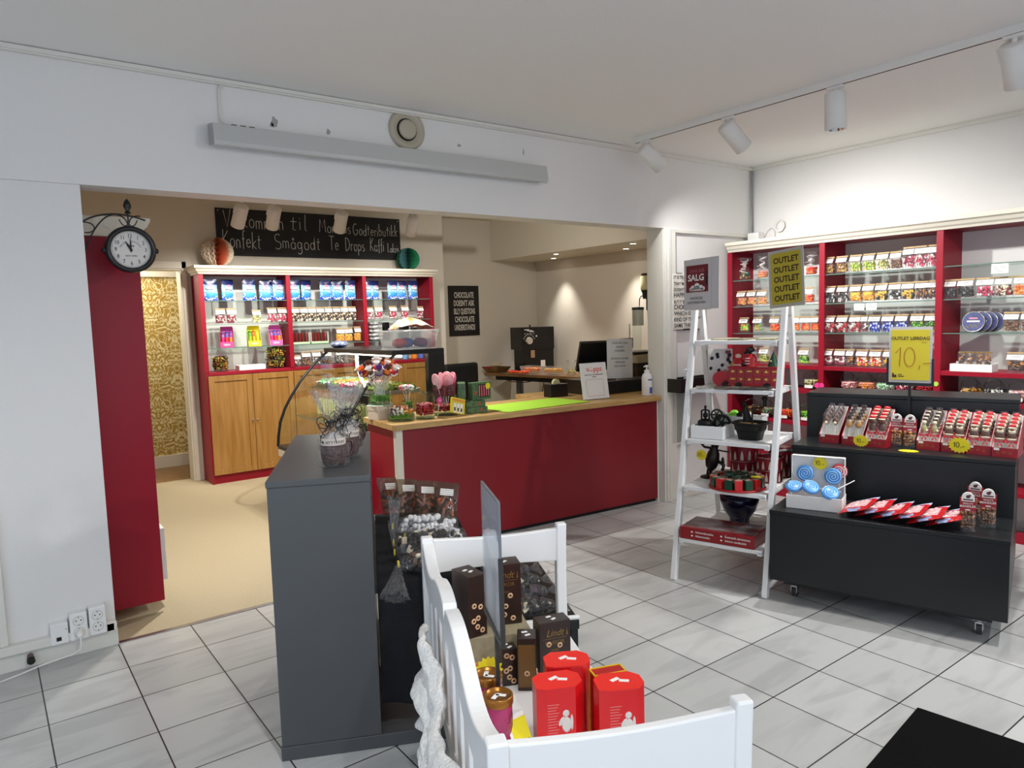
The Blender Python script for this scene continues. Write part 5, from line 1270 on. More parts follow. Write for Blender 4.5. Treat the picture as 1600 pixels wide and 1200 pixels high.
# ------------------------------------------------------------------ on the sales counter
CZ = .871
def cpos(a, b, z=CZ): return CT(a, b, z)
CR = R_(-4.65)
M_GRASS = mat('green_paper_grass', '#7cc23a', .8, var=(90, '#4f9a26'))
def open_jar(name, label, pos, R, h_, fill=None, cat='glass jar'):
    t = thing(name, label, cat, pos)
    g = MB(M_GLASS).lathe([(0, .004), (R * .95, .004), (R, .012), (R, h_ - .004), (R - .003, h_), (R - .006, h_ - .003), (R - .005, .014), (0, .010)], 32)
    g.mat(film('thick_glass_base', '#dfeee6', .2, .05)).lathe([(0, 0), (R * .92, 0), (R, .004), (R, .010), (0, .010)], 32)
    g.build('glass', t)
    if fill: fill(t)
    return t
hx = thing('hexagonal_box', 'cream hexagonal card box under the lollipop bouquet jar', 'box', cpos(.066, .385), CR)
m_hex = mat('cream_card', '#d9c8b2', .6)
MB(m_hex).lathe([(0, 0), (.088, 0), (.088, .07), (0, .07)], 6, smooth=False).build('box_base', hx)
MB(m_hex).lathe([(.091, .062), (.091, .092), (0, .092)], 6, smooth=False).build('lid', hx)
MB(mat('pale_green_tissue', '#c9d8c4', .8, bump=(80, 1))).lathe([(.088, .092), (.07, .098), (0, .096)], 18, .08).build('tissue', hx)
def grass(R, h_, n, seed, mats):
    def f(t):
        rg = random.Random(seed); b = MB()
        for k in range(n):
            b.mat(rg.choice(mats)); a, r = rg.uniform(0, 6.3), R * math.sqrt(rg.random()); a2 = a + rg.uniform(-1.5, 1.5); r2 = R * math.sqrt(rg.random())
            z0, z1 = rg.uniform(.012, h_), rg.uniform(.012, h_)
            b.tube([(r * math.cos(a), r * math.sin(a), z0), ((r + r2) / 2 * math.cos((a + a2) / 2), (r + r2) / 2 * math.sin((a + a2) / 2), (z0 + z1) / 2 + .006), (r2 * math.cos(a2), r2 * math.sin(a2), z1)], .0018, 4)
        o = b.build('paper_grass', t); o['kind'] = 'stuff'
    return f
GR2 = [M_GRASS, mat('dark_green_grass', '#3f8a2a', .8), mat('lime_grass', '#a6d84e', .8)]
bj = cpos(.072, .388, CZ + .1)
open_jar('bouquet_jar', 'clear glass jar with green paper grass holding the lollipop bouquet', bj, .082, .135, grass(.07, .062, 230, 4, GR2))
def lolly_proto(c1, c2, hd):
    def make():
        t = thing('lollipop', 'x', 'lollipop')
        L_ = .16
        MB(M_WHTM).cyl((0, 0, 0), (0, 0, L_), .0018, None, 6).build('stick', t)
        b = MB(c1)
        if hd == 'wrapped':
            b.ball((0, 0, L_ + .016), (.017, .014, .02), 1); b.mat(c2).cyl((0, 0, L_ + .03), (.004, 0, L_ + .052), .006, .017, 8, False).torus((0, 0, L_ + .014), .0145, .005, 14, 5, (.3, 0, 0))
        elif hd == 'ball':
            b.ball((0, 0, L_ + .018), .020, 2)
            b.mat(c2)
            for p in ((0, -1, .1), (.8, -.4, .45), (-.8, -.4, .45), (.5, -.3, -.8), (-.5, -.3, -.8)): q = Vector(p).normalized() * .0165; b.ball(q + Vector((0, 0, L_ + .018)), .0062, 1)
        b.build('candy_head', t)
        return t
    return First(make)
LC = {'orange': (C_('orange', '#ef7a26'), C_('brown', '#5e3a20')), 'red and white': (C_('red', '#c8202a'), M_PAPER), 'violet': (C_('purple', '#6a3f86'), M_PAPER), 'dark red': (C_('dark_red', '#8e1420'), C_('orange', '#ef7a26')), 'brown': (C_('brown', '#5e3a20'), M_PAPER), 'grey': (C_('grey', '#8d8a86'), C_('purple', '#6a3f86'))}
LP = {k: lolly_proto(a, b, 'wrapped') for k, (a, b) in LC.items()}
rg = random.Random(12); names = list(LC)
for i in range(23):
    ring = 0 if i < 3 else 1 if i < 10 else 2
    n_ = (3, 7, 13)[ring]; a = 2 * math.pi * (i - (0, 3, 10)[ring]) / n_ + .3 * ring + rg.uniform(-.04, .04)
    tilt = (.10, .36, .64)[ring] + rg.uniform(-.03, .03)
    k = names[i % len(names)]
    d = Vector((math.sin(tilt) * math.cos(a), math.sin(tilt) * math.sin(a), math.cos(tilt)))
    base = Vector(bj) + Vector((.027 * ring * math.cos(a + 2.5), .027 * ring * math.sin(a + 2.5), .016))
    LP[k].put(base, 0, f'{k} wrapped lollipop in the bouquet jar on the cream box', 'lollipop bouquet', rot=d.to_track_quat('Z', 'Y').to_euler(), sc=1.42)
def toffee(t):
    rg = random.Random(8)
    pile(MB(), lambda x, y, z: x * x + y * y < .076 ** 2 and z < .088 - 3 * (x * x + y * y), (-.078, -.078, .035), (.078, .078, .095), .0115, CANDY['toffee'], 'wrap', rg).build('toffees', t)
    grass(.078, .04, 120, 9, GR2)(t)
open_jar('low_jar', 'low round glass jar of wrapped toffees on green grass at the counter corner', cpos(.135, .188), .092, .105, toffee)
def reds(t, R=.056, h_=.105, seed=3):
    pile(MB(), lambda x, y, z: x * x + y * y < R * R, (-R, -R, .016), (R, R, h_), .012, CANDY['crimson'], 'ball', random.Random(seed)).build('sweets', t)
open_jar('tall_jar', 'straight glass jar of red ball sweets, second jar along the counter', cpos(.30, .165), .066, .17, reds)
open_jar('wide_jar', 'wide glass jar of red sweets behind the yellow pack', cpos(.487, .225), .084, .14, lambda t: reds(t, .072, .08, 5))
open_jar('football_vase', 'narrow glass vase of football lollipops and green grass behind the jars', cpos(.285, .40), .040, .12, grass(.033, .10, 160, 6, GR2))
FB = {'white and red': lolly_proto(M_WHT, C_('dark_red', '#8e1420'), 'ball'), 'red, white and blue': lolly_proto(C_('red', '#c8202a'), C_('blue', '#2f4fd0'), 'ball'), 'white and green': lolly_proto(M_WHT, C_('dark_green', '#2f7a2c'), 'ball'), 'candy-striped': lolly_proto(C_('pink', '#ee8f9a'), C_('red', '#c8202a'), 'ball')}
for i, (k, a, tl) in enumerate((('white and red', 3.6, .30), ('red, white and blue', .3, .22), ('white and green', 5.2, .42), ('candy-striped', 2.6, .50))):
    d = Vector((math.sin(tl * .6) * math.cos(a), math.sin(tl * .6) * math.sin(a), math.cos(tl * .6))); o = Vector(cpos(.285, .40)) + Vector((-.016 * math.cos(a + .5), -.016 * math.sin(a + .5), .014))
    FB[k].put(o, 0, f'{k} ball lollipop standing in the narrow vase', 'football lollipops', rot=d.to_track_quat('Z', 'Y').to_euler(), sc=(1.25, 1.25, 1.05))
# pink flower lolly between the jars
fl = thing('flower_lollipop', 'magenta flower lollipop leaning between the two red jars', 'lollipop', cpos(.385, .15), CR, None, (R_(8), R_(6), 0))
MB(M_WHTM).cyl((0, 0, 0), (0, 0, .10), .002, None, 6).build('stick', fl)
b = MB(mat('magenta_candy', '#d8408f', .4))
for k in range(6): b.ball((.014 * math.cos(k * 1.047), 0, .118 + .014 * math.sin(k * 1.047)), (.011, .006, .011), 1)
b.mat(mat('pale_pink_centre', '#f2b3cf', .4)).ball((0, -.004, .118), .008, 1); b.build('flower_head', fl)
# swirl lollipops fanned in the wide jar
def swirl_lolly(mA, mB_, R=.056, th=.013, L_=.175, name='swirl_lollipop', film_m=None):
    def make():
        t = thing(name, 'x', 'lollipop')
        MB(M_WHTM).cyl((0, 0, 0), (0, 0, L_), .0025, None, 6).build('stick', t)
        b = MB(mA); b.T = Matrix.Translation((0, 0, L_ + R * .9)) @ Euler((R_(90), 0, 0)).to_matrix().to_4x4()
        b.lathe([(0, -th / 2), (R * .9, -th / 2), (R, -th * .2), (R, th * .2), (R * .9, th / 2), (0, th / 2)], 28)
        b.mat(mB_)
        for s in (1, -1): b.tube([(R * .9 * k / 60 * math.cos(k * .33), R * .9 * k / 60 * math.sin(k * .33), s * th * .48) for k in range(2, 61)], .0028, 5)
        b.build('candy_disc', t)
        if film_m:
            f = MB(film_m); f.T = b.T; f.lathe([(0, th * .7), (R * 1.02, th * .5), (R * 1.06, 0), (R * 1.02, -th * .5), (0, -th * .7)], 24, .02); f.build('film', t)
        return t
    return First(make)
SW = swirl_lolly(mat('swirl_pink', '#f0a7b4', .35), mat('swirl_white', '#f6e6e6', .35))
SWd = swirl_lolly(mat('swirl_rose', '#e8798f', .35), mat('swirl_pale', '#f7d9dc', .35))
for i, (da, tl, k, yaw) in enumerate(((3.14, .24, 0, .1), (3.14, .09, 1, 0), (0, .08, 0, 0), (0, .24, 1, -.1))):
    d = Vector((math.sin(tl) * math.cos(da), 0.02, math.cos(tl))).normalized()
    (SW if k == 0 else SWd).put(Vector(cpos(.465 + .015 * i, .195 + .021 * i)) + Vector((0, 0, .02)), 0, f'pink spiral lollipop in the wide jar, {ORD[i]} along the fan', 'spiral lollipops', rot=(d.to_track_quat('Z', 'Y').to_matrix() @ Euler((0, 0, yaw)).to_matrix()).to_euler())
b = MB(mat('crinkled_brown_red_film', '#7a2f33', .3, bump=(60, 1), var=(40, '#3a1c1e')))
b.grid(lambda u, v: ((.078 + .012 * math.sin(u * 40)) * math.cos(u * 6.283) * (1 + .1 * v), (.06 + .012 * math.sin(u * 40)) * math.sin(u * 6.283) * (1 + .1 * v), .138 + .075 * v + .012 * noise.noise(Vector((u * 9, v * 5, 2)))), 60, 6, True, True)
tag(b.build('crinkled_sweet_bag', None, cpos(.487, .225)), 'crinkled brown-red sweet bag resting in the mouth of the wide jar', 'sweet bag')
# yellow pack leaning on the jar
yp = thing('yellow_candy_pack', 'yellow candy pack leaning against the wide red jar', 'candy pack', cpos(.50, .085, CZ + .004), CR, None, (R_(-16), R_(16), CR))
MB(mat('pack_yellow', '#d6c61e', .35)).bx(-.055, .055, -.01, .01, 0.016, .125).build('pack', yp, bevel=.004)
b = MB(M_PAPER)
for k in range(3): b.bx(-.035 + k * .026, -.016 + k * .026, -.0112, -.01, .02, .085)
b.mat(M_INK)
for k in range(3): b.bx(-.031 + k * .026, -.020 + k * .026, -.0118, -.0112, .03, .055)
b.mat(mat('pack_orange', '#e08a1c', .4)).bx(-.05, .05, -.0112, -.01, .10, .115); b.build('print', yp)
# green christmas stick boxes
m_gb = mat('dark_green_box', '#3f5a3c', .4, var=(60, '#587a50'))
def stickbox(label, pos, rz, up, star=False):
    t = thing('stick_box', label, 'box', pos, rz, 'green stick boxes')
    w_, d_, h_ = (.16, .055, .125) if up else (.16, .11, .042)
    MB(m_gb).bx(-w_ / 2, w_ / 2, -d_ / 2, d_ / 2, 0, h_).build('carton', t, bevel=.002)
    b = MB(mat('box_motif_red', '#b34a36', .5))
    if up:
        b.mat(M_INK).bx(-.03, .068, -d_ / 2 - .0008, -d_ / 2, .018, .11)
        for k in range(9): b.mat(C_('dark_red', '#8e1420') if k % 2 else C_('pink', '#ee8f9a')).bx(-.024 + k * .010, -.019 + k * .010, -d_ / 2 - .002, -d_ / 2 - .0008, .024, .104)
        b.mat(mat('box_motif_red', '#b34a36', .5))
        for k in range(5): b.ball((-.055 + .004 * math.sin(k * 2.4) , -d_ / 2, .05 + .006 * math.cos(k * 2.4)), (.008, .001, .008), 1)
    else:
        for k in range(5): b.ball((.03 + .007 * math.sin(k * 1.257), -d_ / 2, .022 + .007 * math.cos(k * 1.257)), (.006, .001, .006), 1)
    b.build('print', t)
    if star: star_tag(t, (.052, -d_ / 2 - .003, .095), .024, None)
    return t
def star_tag(parent, pos, R, txt, rot=(R_(90), 0, 0), n=16, rx=1.0, name='price_star', ink=None):
    b = MB(M_STAR); b.T = Matrix.Translation(pos) @ Euler(rot).to_matrix().to_4x4()
    P2 = [((R if k % 2 == 0 else R * .82) * math.cos(math.pi * k / n) * rx, (R if k % 2 == 0 else R * .82) * math.sin(math.pi * k / n)) for k in range(2 * n)]
    b.prism(P2, -.0006, .0006, 'xy')
    if txt:
        b.mat(ink or M_INK); s = R * .62; wd = hw_width(txt, s)
        handwrite(b, txt, (-wd / 2, -s * .42, .0008), (1, 0, 0), (0, 1, 0), s, R * .075)
    return b.build(name, parent)
stickbox('flat green stick box at the bottom of the stack beside the green mat', cpos(.70, .20), CR, False)
stickbox('flat green stick box lying second from the bottom of the stack', cpos(.685, .205, CZ + .043), CR + R_(4), False)
stickbox('upright green stick box standing at the back of the stack next to the jar', cpos(.632, .255, CZ + .087), CR + R_(62), True)
stickbox('upright green stick box with a yellow price star on top of the stack', cpos(.752, .205, CZ + .087), CR + R_(6), True, True)
# lime mat
b = MB(mat('lime_green_mat', '#a8dc3c', .7)); P2 = [(.845, .05), (.875, .012), (1.66, .10), (1.60, .50), (.85, .44)]
b.prism(P2, .0015, .004, 'xy'); b.mat(M_BLKM).prism(P2, 0, .0015, 'xy')
tag(b.build('counter_mat', None, (2.088, 4.10, CZ), (0, 0, CR)), 'bright lime green mat lying on the butcher block counter', 'mat')
# payment sign: logo word and text, code field left blank
vp = thing('payment_sign', 'white payment sign leaning in a stand on the counter beside the till', 'sign', cpos(1.80, .19), CR, None, (R_(-10), 0, CR + R_(-3)))
MB(M_PAPER).bx(-.125, .125, -.003, .001, .004, .29).build('card', vp)
MB(M_ACR).bx(-.127, .127, .0015, .004, 0.001, .293).bx(-.127, .127, -.03, .004, 0.001, .004).build('stand', vp)
b = MB(mat('vipps_orange', '#e8502a', .5)); X_, Z_ = (1, 0, 0), (0, 0, 1)
b.text('v', (-.068, -.0035, .222), X_, Z_, .06, 'l', 1, 0, .012).text('pps', (.002, -.0035, .222), X_, Z_, .06, 'l', 1, 0, .012)
b.tube([(-.022 + .016 * math.cos(R_(200 + k * 14)), -.004, .240 + .012 * math.sin(R_(200 + k * 14))) for k in range(11)], .0028, 6)
b.tube([(-.022 + .0025 * math.cos(k), -.004, .252 + .0025 * math.sin(k)) for k in range(7)], .002, 5, True)
b.mat(M_INK).text('MONICAS GODTERIBUTIKK', (0, -.0035, .192), X_, Z_, .014, 'c', 1, 0, .01).bx(-.02, .02, -.0038, -.0035, .176, .181)
b.mat(mat('frame_pink_line', '#d09a98', .6)).tube([(sx * .082, -.0035, zz) for sx, zz in ((-1, .05), (-1, .15), (-.93, .158), (.93, .158), (1, .15), (1, .05), (1, .035), (.93, .027), (-.93, .027), (-1, .035))], .0012, 4, True)
b.build('print', vp)
# tape dispenser in a black box
tp = thing('tape_dispenser', 'black box with a roll of tape on the counter beside the payment sign', 'tape dispenser', cpos(1.70, .60), CR)
MB(M_BLKP).bx(-.09, .09, -.05, .05, 0, .105).build('box_body', tp, bevel=.004)
MB(mat('pale_tape', '#d8d2a4', .4)).cyl((-.0, -.012, .112), (-.0, .012, .112), .034, None, 24).build('tape_roll', tp)
pump_bottle('sanitiser_bottle', 'white pump bottle with blue print at the wall end of the counter', cpos(2.25, .10), .042, .19, M_WHT,
            lambda t: MB(mat('label_blue', '#3a56a8', .5)).grid(lambda u, v: (.0424 * math.sin(-.3 + 1.0 * u), -.0424 * math.cos(-.3 + 1.0 * u), .02 + .05 * v), 8, 2).mat(mat('grey_print', '#6b6e74', .6)).grid(lambda u, v: (.0424 * math.sin(-.6 + 1.3 * u), -.0424 * math.cos(-.6 + 1.3 * u), .125 + .012 * v), 8, 2).build('label_print', t))
# till drawer, screen, customer display, paper notice
td = thing('cash_drawer', 'wide black cash drawer on the counter behind the payment sign', 'cash drawer', cpos(2.38, .60), CR)
MB(M_BLKP).bx(-.30, .30, -.20, .20, 0, .105).build('drawer_case', td, bevel=.004)
MB(M_BLK).bx(-.285, .285, -.206, -.2, .012, .09).build('drawer_front', td, bevel=.002)
MB(M_BLKP).bx(-.46, -.31, -.10, .16, 0, .12).build('receipt_printer', td, bevel=.006)
ms = thing('till_screen', 'black till monitor seen from behind, leaning over the cash drawer', 'monitor', cpos(2.25, .70, CZ + .107), CR)
MB(M_BLKP).bx(-.10, .10, -.10, .08, 0, .02).cyl((0, 0, .02), (0, .02, .16), .02, None, 12).build('stand', ms)
b = MB(M_BLKP); b.T = Matrix.Translation((-.02, -.0, .20)) @ Euler((R_(24), R_(0), R_(-14))).to_matrix().to_4x4(); b.bx(-.19, .19, -.02, .02, -.14, .14); b.build('screen_case', ms, bevel=.006)
pn = thing('paper_notice', 'white paper notice taped on the back of the till monitor', 'notice', (4.44, 4.42, .985), 0, None, (R_(-2), R_(2), R_(-3)))
MB(M_PAPER).bx(-.147, .147, -.001, .001, 0, .34).build('sheet', pn)
b = MB(mat('grey_print', '#6b6e74', .6))
for i, s_t in enumerate(('VI HAR FOR TIDEN', 'TEKNISKE', 'PROBLEMER', '', 'BETALING KUN MED', 'VIPPS ELLER', 'KONTANTER')):
    if s_t: b.text(s_t, (0, -.0012, .295 - i * .033), X_, Z_, .024, 'c', .9, 0, .01)
b.build('print', pn)
cd = thing('customer_display', 'small black customer display with a glowing blue screen beside the notice', 'display', (4.70, 4.60, .979))
MB(M_BLKP).cyl((0, 0, 0), (0, 0, .27), .012, None, 12).bx(-.06, .06, -.05, .05, 0, .012).bx(-.055, .075, -.02, .02, .25, .34).build('display_case', cd, bevel=.003)
MB(mat('blue_lcd', '#2f3fff', .3, emit=1.6)).bx(-.042, .03, -.0215, -.02, .275, .32).build('lit_screen', cd)

# ------------------------------------------------------------------ glass case: trays of sweets and what stands on top
def sweet_tray(label, pos, kind, shape, w_, d_, r, seed, h_=.05):
    t = thing('sweet_tray', label, 'tray', pos, 0, 'trays in the glass case')
    b = MB(M_STEEL).bx(-w_ / 2, w_ / 2, -d_ / 2, d_ / 2, 0, .003)
    for s in (-1, 1): b.bx(s * w_ / 2 - .0015, s * w_ / 2 + .0015, -d_ / 2, d_ / 2, 0, .025).bx(-w_ / 2, w_ / 2, s * d_ / 2 - .0015, s * d_ / 2 + .0015, 0, .025)
    b.build('tray_body', t)
    pile(MB(), lambda x, y, z: z < h_ * (1.15 - (2 * x / w_) ** 2 * .5), (-w_ / 2 + .006, -d_ / 2 + .006, .006), (w_ / 2 - .006, d_ / 2 - .006, h_ * 1.2), r, CANDY[kind], shape, random.Random(seed), hollow=.3).build('sweets', t)
    return t
kk = [('yellowgreen', 'wrap', 'yellow-green wrapped sweets'), ('straw', 'wrap', 'straw yellow wrapped sweets'), ('pinkred', 'disc', 'pink-red striped discs'), ('fruit', 'wrap', 'fruit-coloured wrapped sweets'), ('mint', 'wrap', 'mint and white wrapped sweets')]
for i, (k, sh, d) in enumerate(kk):
    sweet_tray(f'steel tray of {d} on the top shelf of the glass case', (2.475, 4.86 + i * .235, 1.001), k, sh, .36, .21, .013, i)
kk = [('brown', 'chip', 'brown chocolates'), ('gold', 'wrap', 'gold wrapped caramels'), ('peach', 'disc', 'peach-coloured discs'), ('brown', 'drop', 'dark chocolate drops')]
for i, (k, sh, d) in enumerate(kk):
    sweet_tray(f'steel tray of {d} on the glass case floor', (2.38, 4.90 + i * .285, .531), k, sh, .50, .24, .014, i + 9)
for i in range(9):
    y = 4.84 + i * .118
    b = MB(M_FILM).bx(-.05, .05, -.028, .028, 0, .145); t = thing('stick_bag', f'clear bag of pale green sticks, {ORD[i]} along the middle shelf of the glass case', 'candy bag', (2.30, y, .771), 0, 'stick bags in the case')
    b.build('bag', t, bevel=.006)
    s = MB()
    for k in range(10): s.mat(C_('pale_lime', '#cfdc9a') if k % 2 else C_('straw', '#d9cf7a')).cyl((-.038 + (k % 5) * .019, -.012 + .024 * (k // 5), .004), (-.038 + (k % 5) * .019, -.012 + .024 * (k // 5), .135), .0065, None, 7)
    s.build('sticks', t)
TD = 1.3205
tb = thing('plastic_tub', 'frosted plastic tub on the black top of the glass case', 'tub', (2.645, 4.88, TD))
b = MB(M_TUB)
lo, hi = (.165, .12), (.19, .14)
ring = lambda r, z: [(-r[0], -r[1], z), (r[0], -r[1], z), (r[0], r[1], z), (-r[0], r[1], z)]
b.add(ring(lo, .0) + ring(hi, .135), [(0, 1, 2, 3)] + [(k, (k + 1) % 4, 4 + (k + 1) % 4, 4 + k) for k in range(4)]); b.build('tub_body', tb, bevel=.012)
MB(M_TUB).tube(ring((.195, .145), .135), .006, 6, True).build('rim', tb)
for i, (x, y, c, lab) in enumerate(((-.09, -.02, '#a8283a', 'dark red'), (.0, .03, '#2f4fa8', 'blue'), (.09, -.02, '#7a3a6a', 'plum'))):
    g = MB(mat('bag_in_tub_' + c[1:], c, .4, bump=(40, 1))).grid(lambda u, v, i=i: (.05 * math.cos(u * 6.283) * math.sin(math.pi * v) ** .7, .07 * math.sin(u * 6.283) * math.sin(math.pi * v) ** .7, .04 - .036 * math.cos(math.pi * v) + .006 * noise.noise(Vector((u * 4, v * 4, i)))), 20, 9, True, True)
    tag(g.build('sweet_bag', None, (2.645 + x, 4.88 + y, TD + .004)), f'{lab} sweet bag inside the frosted tub', 'sweet bag', 'bags in the tub')
g = MB(mat('orange_print_bag', '#e8792e', .35, bump=(30, 1.0), var=(16, '#d9d0c6')))
g.grid(lambda u, v: (.175 * (u - .5) * 2 * (1 - .25 * v * v), -.10 + .20 * v, .010 + .085 * math.sin(math.pi * u) ** .7 * math.sin(math.pi * (.12 + .8 * v)) + .014 * noise.noise(Vector((u * 7, v * 6, 3)))), 22, 14)
g.grid(lambda u, v: (.175 * (u - .5) * 2 * (1 - .25 * v * v), -.10 + .20 * v, .006), 22, 4)
tag(g.build('orange_bag', None, (2.655, 4.88, TD + .140)), 'crumpled orange print bag lying over the top of the plastic tub', 'bag')
g = MB(mat('blue_foil', '#4d78c8', .25, .3, var=(30, '#d6def0'), bump=(40, 1)))
g.grid(lambda u, v: (.075 * math.cos(u * 6.283) * math.sin(math.pi * v) ** .6, .075 * math.sin(u * 6.283) * math.sin(math.pi * v) ** .6, .028 - .028 * math.cos(math.pi * v) + .008 * noise.noise(Vector((u * 5, v * 5, 1)))), 22, 9, True, True)
tag(g.build('foil_bag', None, (2.50, 5.85, TD)), 'small crumpled blue foil bag at the far end of the case top', 'bag')

# ------------------------------------------------------------------ staff area: desk, machine, tubs, chair
DK_O, DK_A = (5.50, 8.05), -79.9
DK = frame(DK_O, DK_A)
dk = thing('desk', 'wooden desk along the back wall behind the counter', 'desk', (*DK_O, 0), R_(DK_A))
MB(wood_mat('walnut_board', '#6f4f30', '#8d6a42', (3, 40, 40))).bx(0, 2.5, 0, .60, .765, .80).build('desk_top', dk, bevel=.004)
MB(M_BLKM).bx(.1, 2.4, .12, .16, .70, .765).bx(.1, 2.4, .45, .49, .72, .765).build('under_frame', dk)
for x in (.38, 2.1): MB(mat('grey_steel_leg', '#5e6264', .4, .5)).bx(x - .035, x + .035, .26, .33, .03, .765).bx(x - .035, x + .035, .02, .58, 0, .03).build('leg', dk, bevel=.003)
cc = MB(M_BLKM)
cc.tube([(.35, .02, .74), (.5, -.0, .70), (.75, 0.0, .70), (.95, .02, .735)], .006, 6).tube([(.62, .05, .74), (.64, .02, .6), (.72, .02, .4), (.85, .08, .15), (.95, .2, .01)], .006, 6).tube([(1.02, .06, .72), (.99, .04, .55), (1.0, .05, .3), (1.04, .1, .008)], .006, 6).tube([(1.1, .08, .71), (1.2, .05, .62), (1.25, .06, .55)], .005, 6)
tag(cc.build('desk_cables', None, (*DK_O, 0), (0, 0, R_(DK_A))), 'black cables hanging loose beneath the desk', 'cable')
DZ = .801
sm_ = thing('sweet_machine', 'tall black counter machine with a round dial on the desk', 'machine', (6.09, 7.70, DZ), R_(-8))
MB(M_BLKP).bx(-.22, .24, -.13, .16, .0, .58).bx(-.27, .24, -.15, .16, .30, .60).build('case', sm_, bevel=.005)
MB(M_BLKP).cyl((-.05, 0, .60), (-.05, 0, .63), .012, None, 10).build('top_knob', sm_)
b = MB(mat('dial_cream', '#b8b0a4', .4)).cyl((-.155, -.15, .42), (-.155, -.175, .42), .05, .045, 20).box((-.205, -.165, .42), (.03, .012, .012)); b.build('dial', sm_)
b = MB(M_PAPER)
for k in range(8): a = R_(20 + 20 * k); b.box((-.155 + .085 * math.cos(a), -.1508, .42 + .085 * math.sin(a)), (.018, .001, .006), (0, -a, 0))
b.bx(-.225, -.15, -.1512, -.15, .563, .573).bx(-.185, -.10, -.1512, -.15, .549, .559).bx(-.145, -.075, -.1512, -.15, .535, .545)
for k in range(4): b.bx(-.23 + k * .045, -.205 + k * .045, -.1512, -.15, .512, .516)
b.bx(.03, .10, -.1312, -.13, .06, .15).bx(-.05, -.03, -.1512, -.15, .47, .49); b.build('markings', sm_)
MB(mat('lever_tan', '#a08468', .5)).bx(-.13, -.07, -.15, -.13, .19, .29).build('chute_plate', sm_, bevel=.003)
bs = thing('bread_basket', 'shallow woven basket with red lining and napkins at the far end of the desk', 'basket', DK(.10, .14, DZ), R_(DK_A))
m_bs = mat('woven_straw', '#8d6a3a', .7, bump=(120, 1), var=(70, '#6e5029'))
b = MB(m_bs); 
b.add(ring((.10, .09), 0) + ring((.155, .13), .075) + ring((.145, .12), .075) + ring((.095, .085), .008), [(0, 1, 2, 3)] + [(k + 4 * q, (k + 1) % 4 + 4 * q, 4 + (k + 1) % 4 + 4 * q, 4 + k + 4 * q) for q in range(3) for k in range(4)] + [(12, 13, 14, 15)]); b.build('basket_body', bs)
MB(mat('red_cloth', '#8c1f24', .8)).add(ring((.125, .105), .05), [(0, 1, 2, 3)]).bx(-.14, .02, -.132, -.126, .06, .082).build('lining', bs)
np_ = MB(mat('cream_napkin', '#cdbfa2', .8)); np_.box((0, 0, .045), (.10, .14, .014), (0, R_(-20), .3)); tag(np_.build('napkin', None, Vector(DK(.11, .13, DZ + .066))), 'cream folded napkin leaning in the woven basket', 'napkin')
def food_tub(label, a, b_, kind, w_=.14, d_=.11, seed=1):
    t = thing('food_tub', label, 'tub', DK(a, b_, DZ), R_(DK_A), 'sweet tubs on the desk')
    b = MB(M_TUB); lo, hi = (w_ - .02, d_ - .02), (w_, d_); b.add(ring(lo, 0) + ring(hi, .10), [(0, 1, 2, 3)] + [(k, (k + 1) % 4, 4 + (k + 1) % 4, 4 + k) for k in range(4)]); b.build('tub_body', t)
    pile(MB(), lambda x, y, z: True, (-w_ + .035, -d_ + .035, .008), (w_ - .035, d_ - .035, .08), .015, CANDY[kind], 'drop', random.Random(seed)).build('sweets', t)
food_tub('clear tub of orange sweets next to the black machine', .74, .17, 'orange', seed=2)
food_tub('clear tub of yellow-orange sweets, second tub on the desk', 1.10, .15, 'yellow', seed=3)
rgp = random.Random(4)
b = pile(MB(), lambda x, y, z: True, (-.16, -.05, .006), (.16, .05, .035), .013, CANDY['redorange'], 'drop', rgp); o = b.build('loose_sweets', None, Vector(DK(.62, .02, DZ + .003)), (0, 0, R_(DK_A)))
tag(o, 'scatter of loose orange-red sweets at the front edge of the desk', 'sweets', None, 'stuff')
for i, (a, b_, k) in enumerate(((1.40, .14, 'straw'), (1.55, .30, 'mixed'), (1.62, .10, 'yellowgreen'), (1.80, .24, 'pink'), (1.95, .10, 'straw'))):
    t = thing('gift_bag', f'clear gathered bag of {("straw yellow", "mixed", "green", "pink", "pale yellow")[i]} sweets on the desk, {ORD[i]} after the tubs', 'gift bag', DK(a, b_, DZ), R_(40 * i), 'gathered bags on the desk')
    pile(MB(), lambda x, y, z: x * x + y * y < .052 ** 2, (-.05, -.05, .004), (.05, .05, .07), .013, CANDY[k], 'wrap', random.Random(i)).build('sweets', t)
    tied_bag_film(M_FILM2, .066, .085, .016, .125, .06, .19, i + 40, 28).build('wrap', t)
# shop scale, acrylic tube and wall grinder close to the jamb
sl = thing('shop_scale', 'cream shop scale with a black pan on a stand beside the jamb', 'scale', (4.98, 4.72, CZ), 0)
MB(M_BLKP).bx(-.16, .16, -.12, .12, 0, .20).build('stand', sl, bevel=.004)
MB(mat('scale_cream', '#cfcdb4', .4)).bx(-.19, .19, -.14, .14, .20, .28).build('scale_body', sl, bevel=.01)
MB(M_BLKP).bx(-.2, .2, -.13, .13, .287, .305).build('pan', sl, bevel=.006)
MB(mat('scale_mark', '#7d8a86', .5)).prism([(-.03, .225), (.03, .225), (0, .262)], -.1412, -.14, 'xz').build('logo_mark', sl)
for o_, in ((sl,),): o_.location = (5.16, 4.86, CZ)
tu = thing('acrylic_dispenser', 'tall clear acrylic dispenser tube with a black cap next to the jamb', 'dispenser', (6.13, 5.82, DZ))
MB(M_GLASS).cyl((0, 0, .0), (0, 0, .60), .05, None, 20, False).build('tube', tu)
MB(film('tube_smoke', '#b8bcb8', .1, .05)).cyl((.02, .0, .60), (.02, 0, .78), .065, None, 20, False).build('upper_tube', tu)
MB(M_BLKP).cyl((.02, 0, .78), (.02, 0, .81), .07, None, 20).cyl((0, 0, 0), (0, 0, .03), .09, None, 20).build('cap', tu)
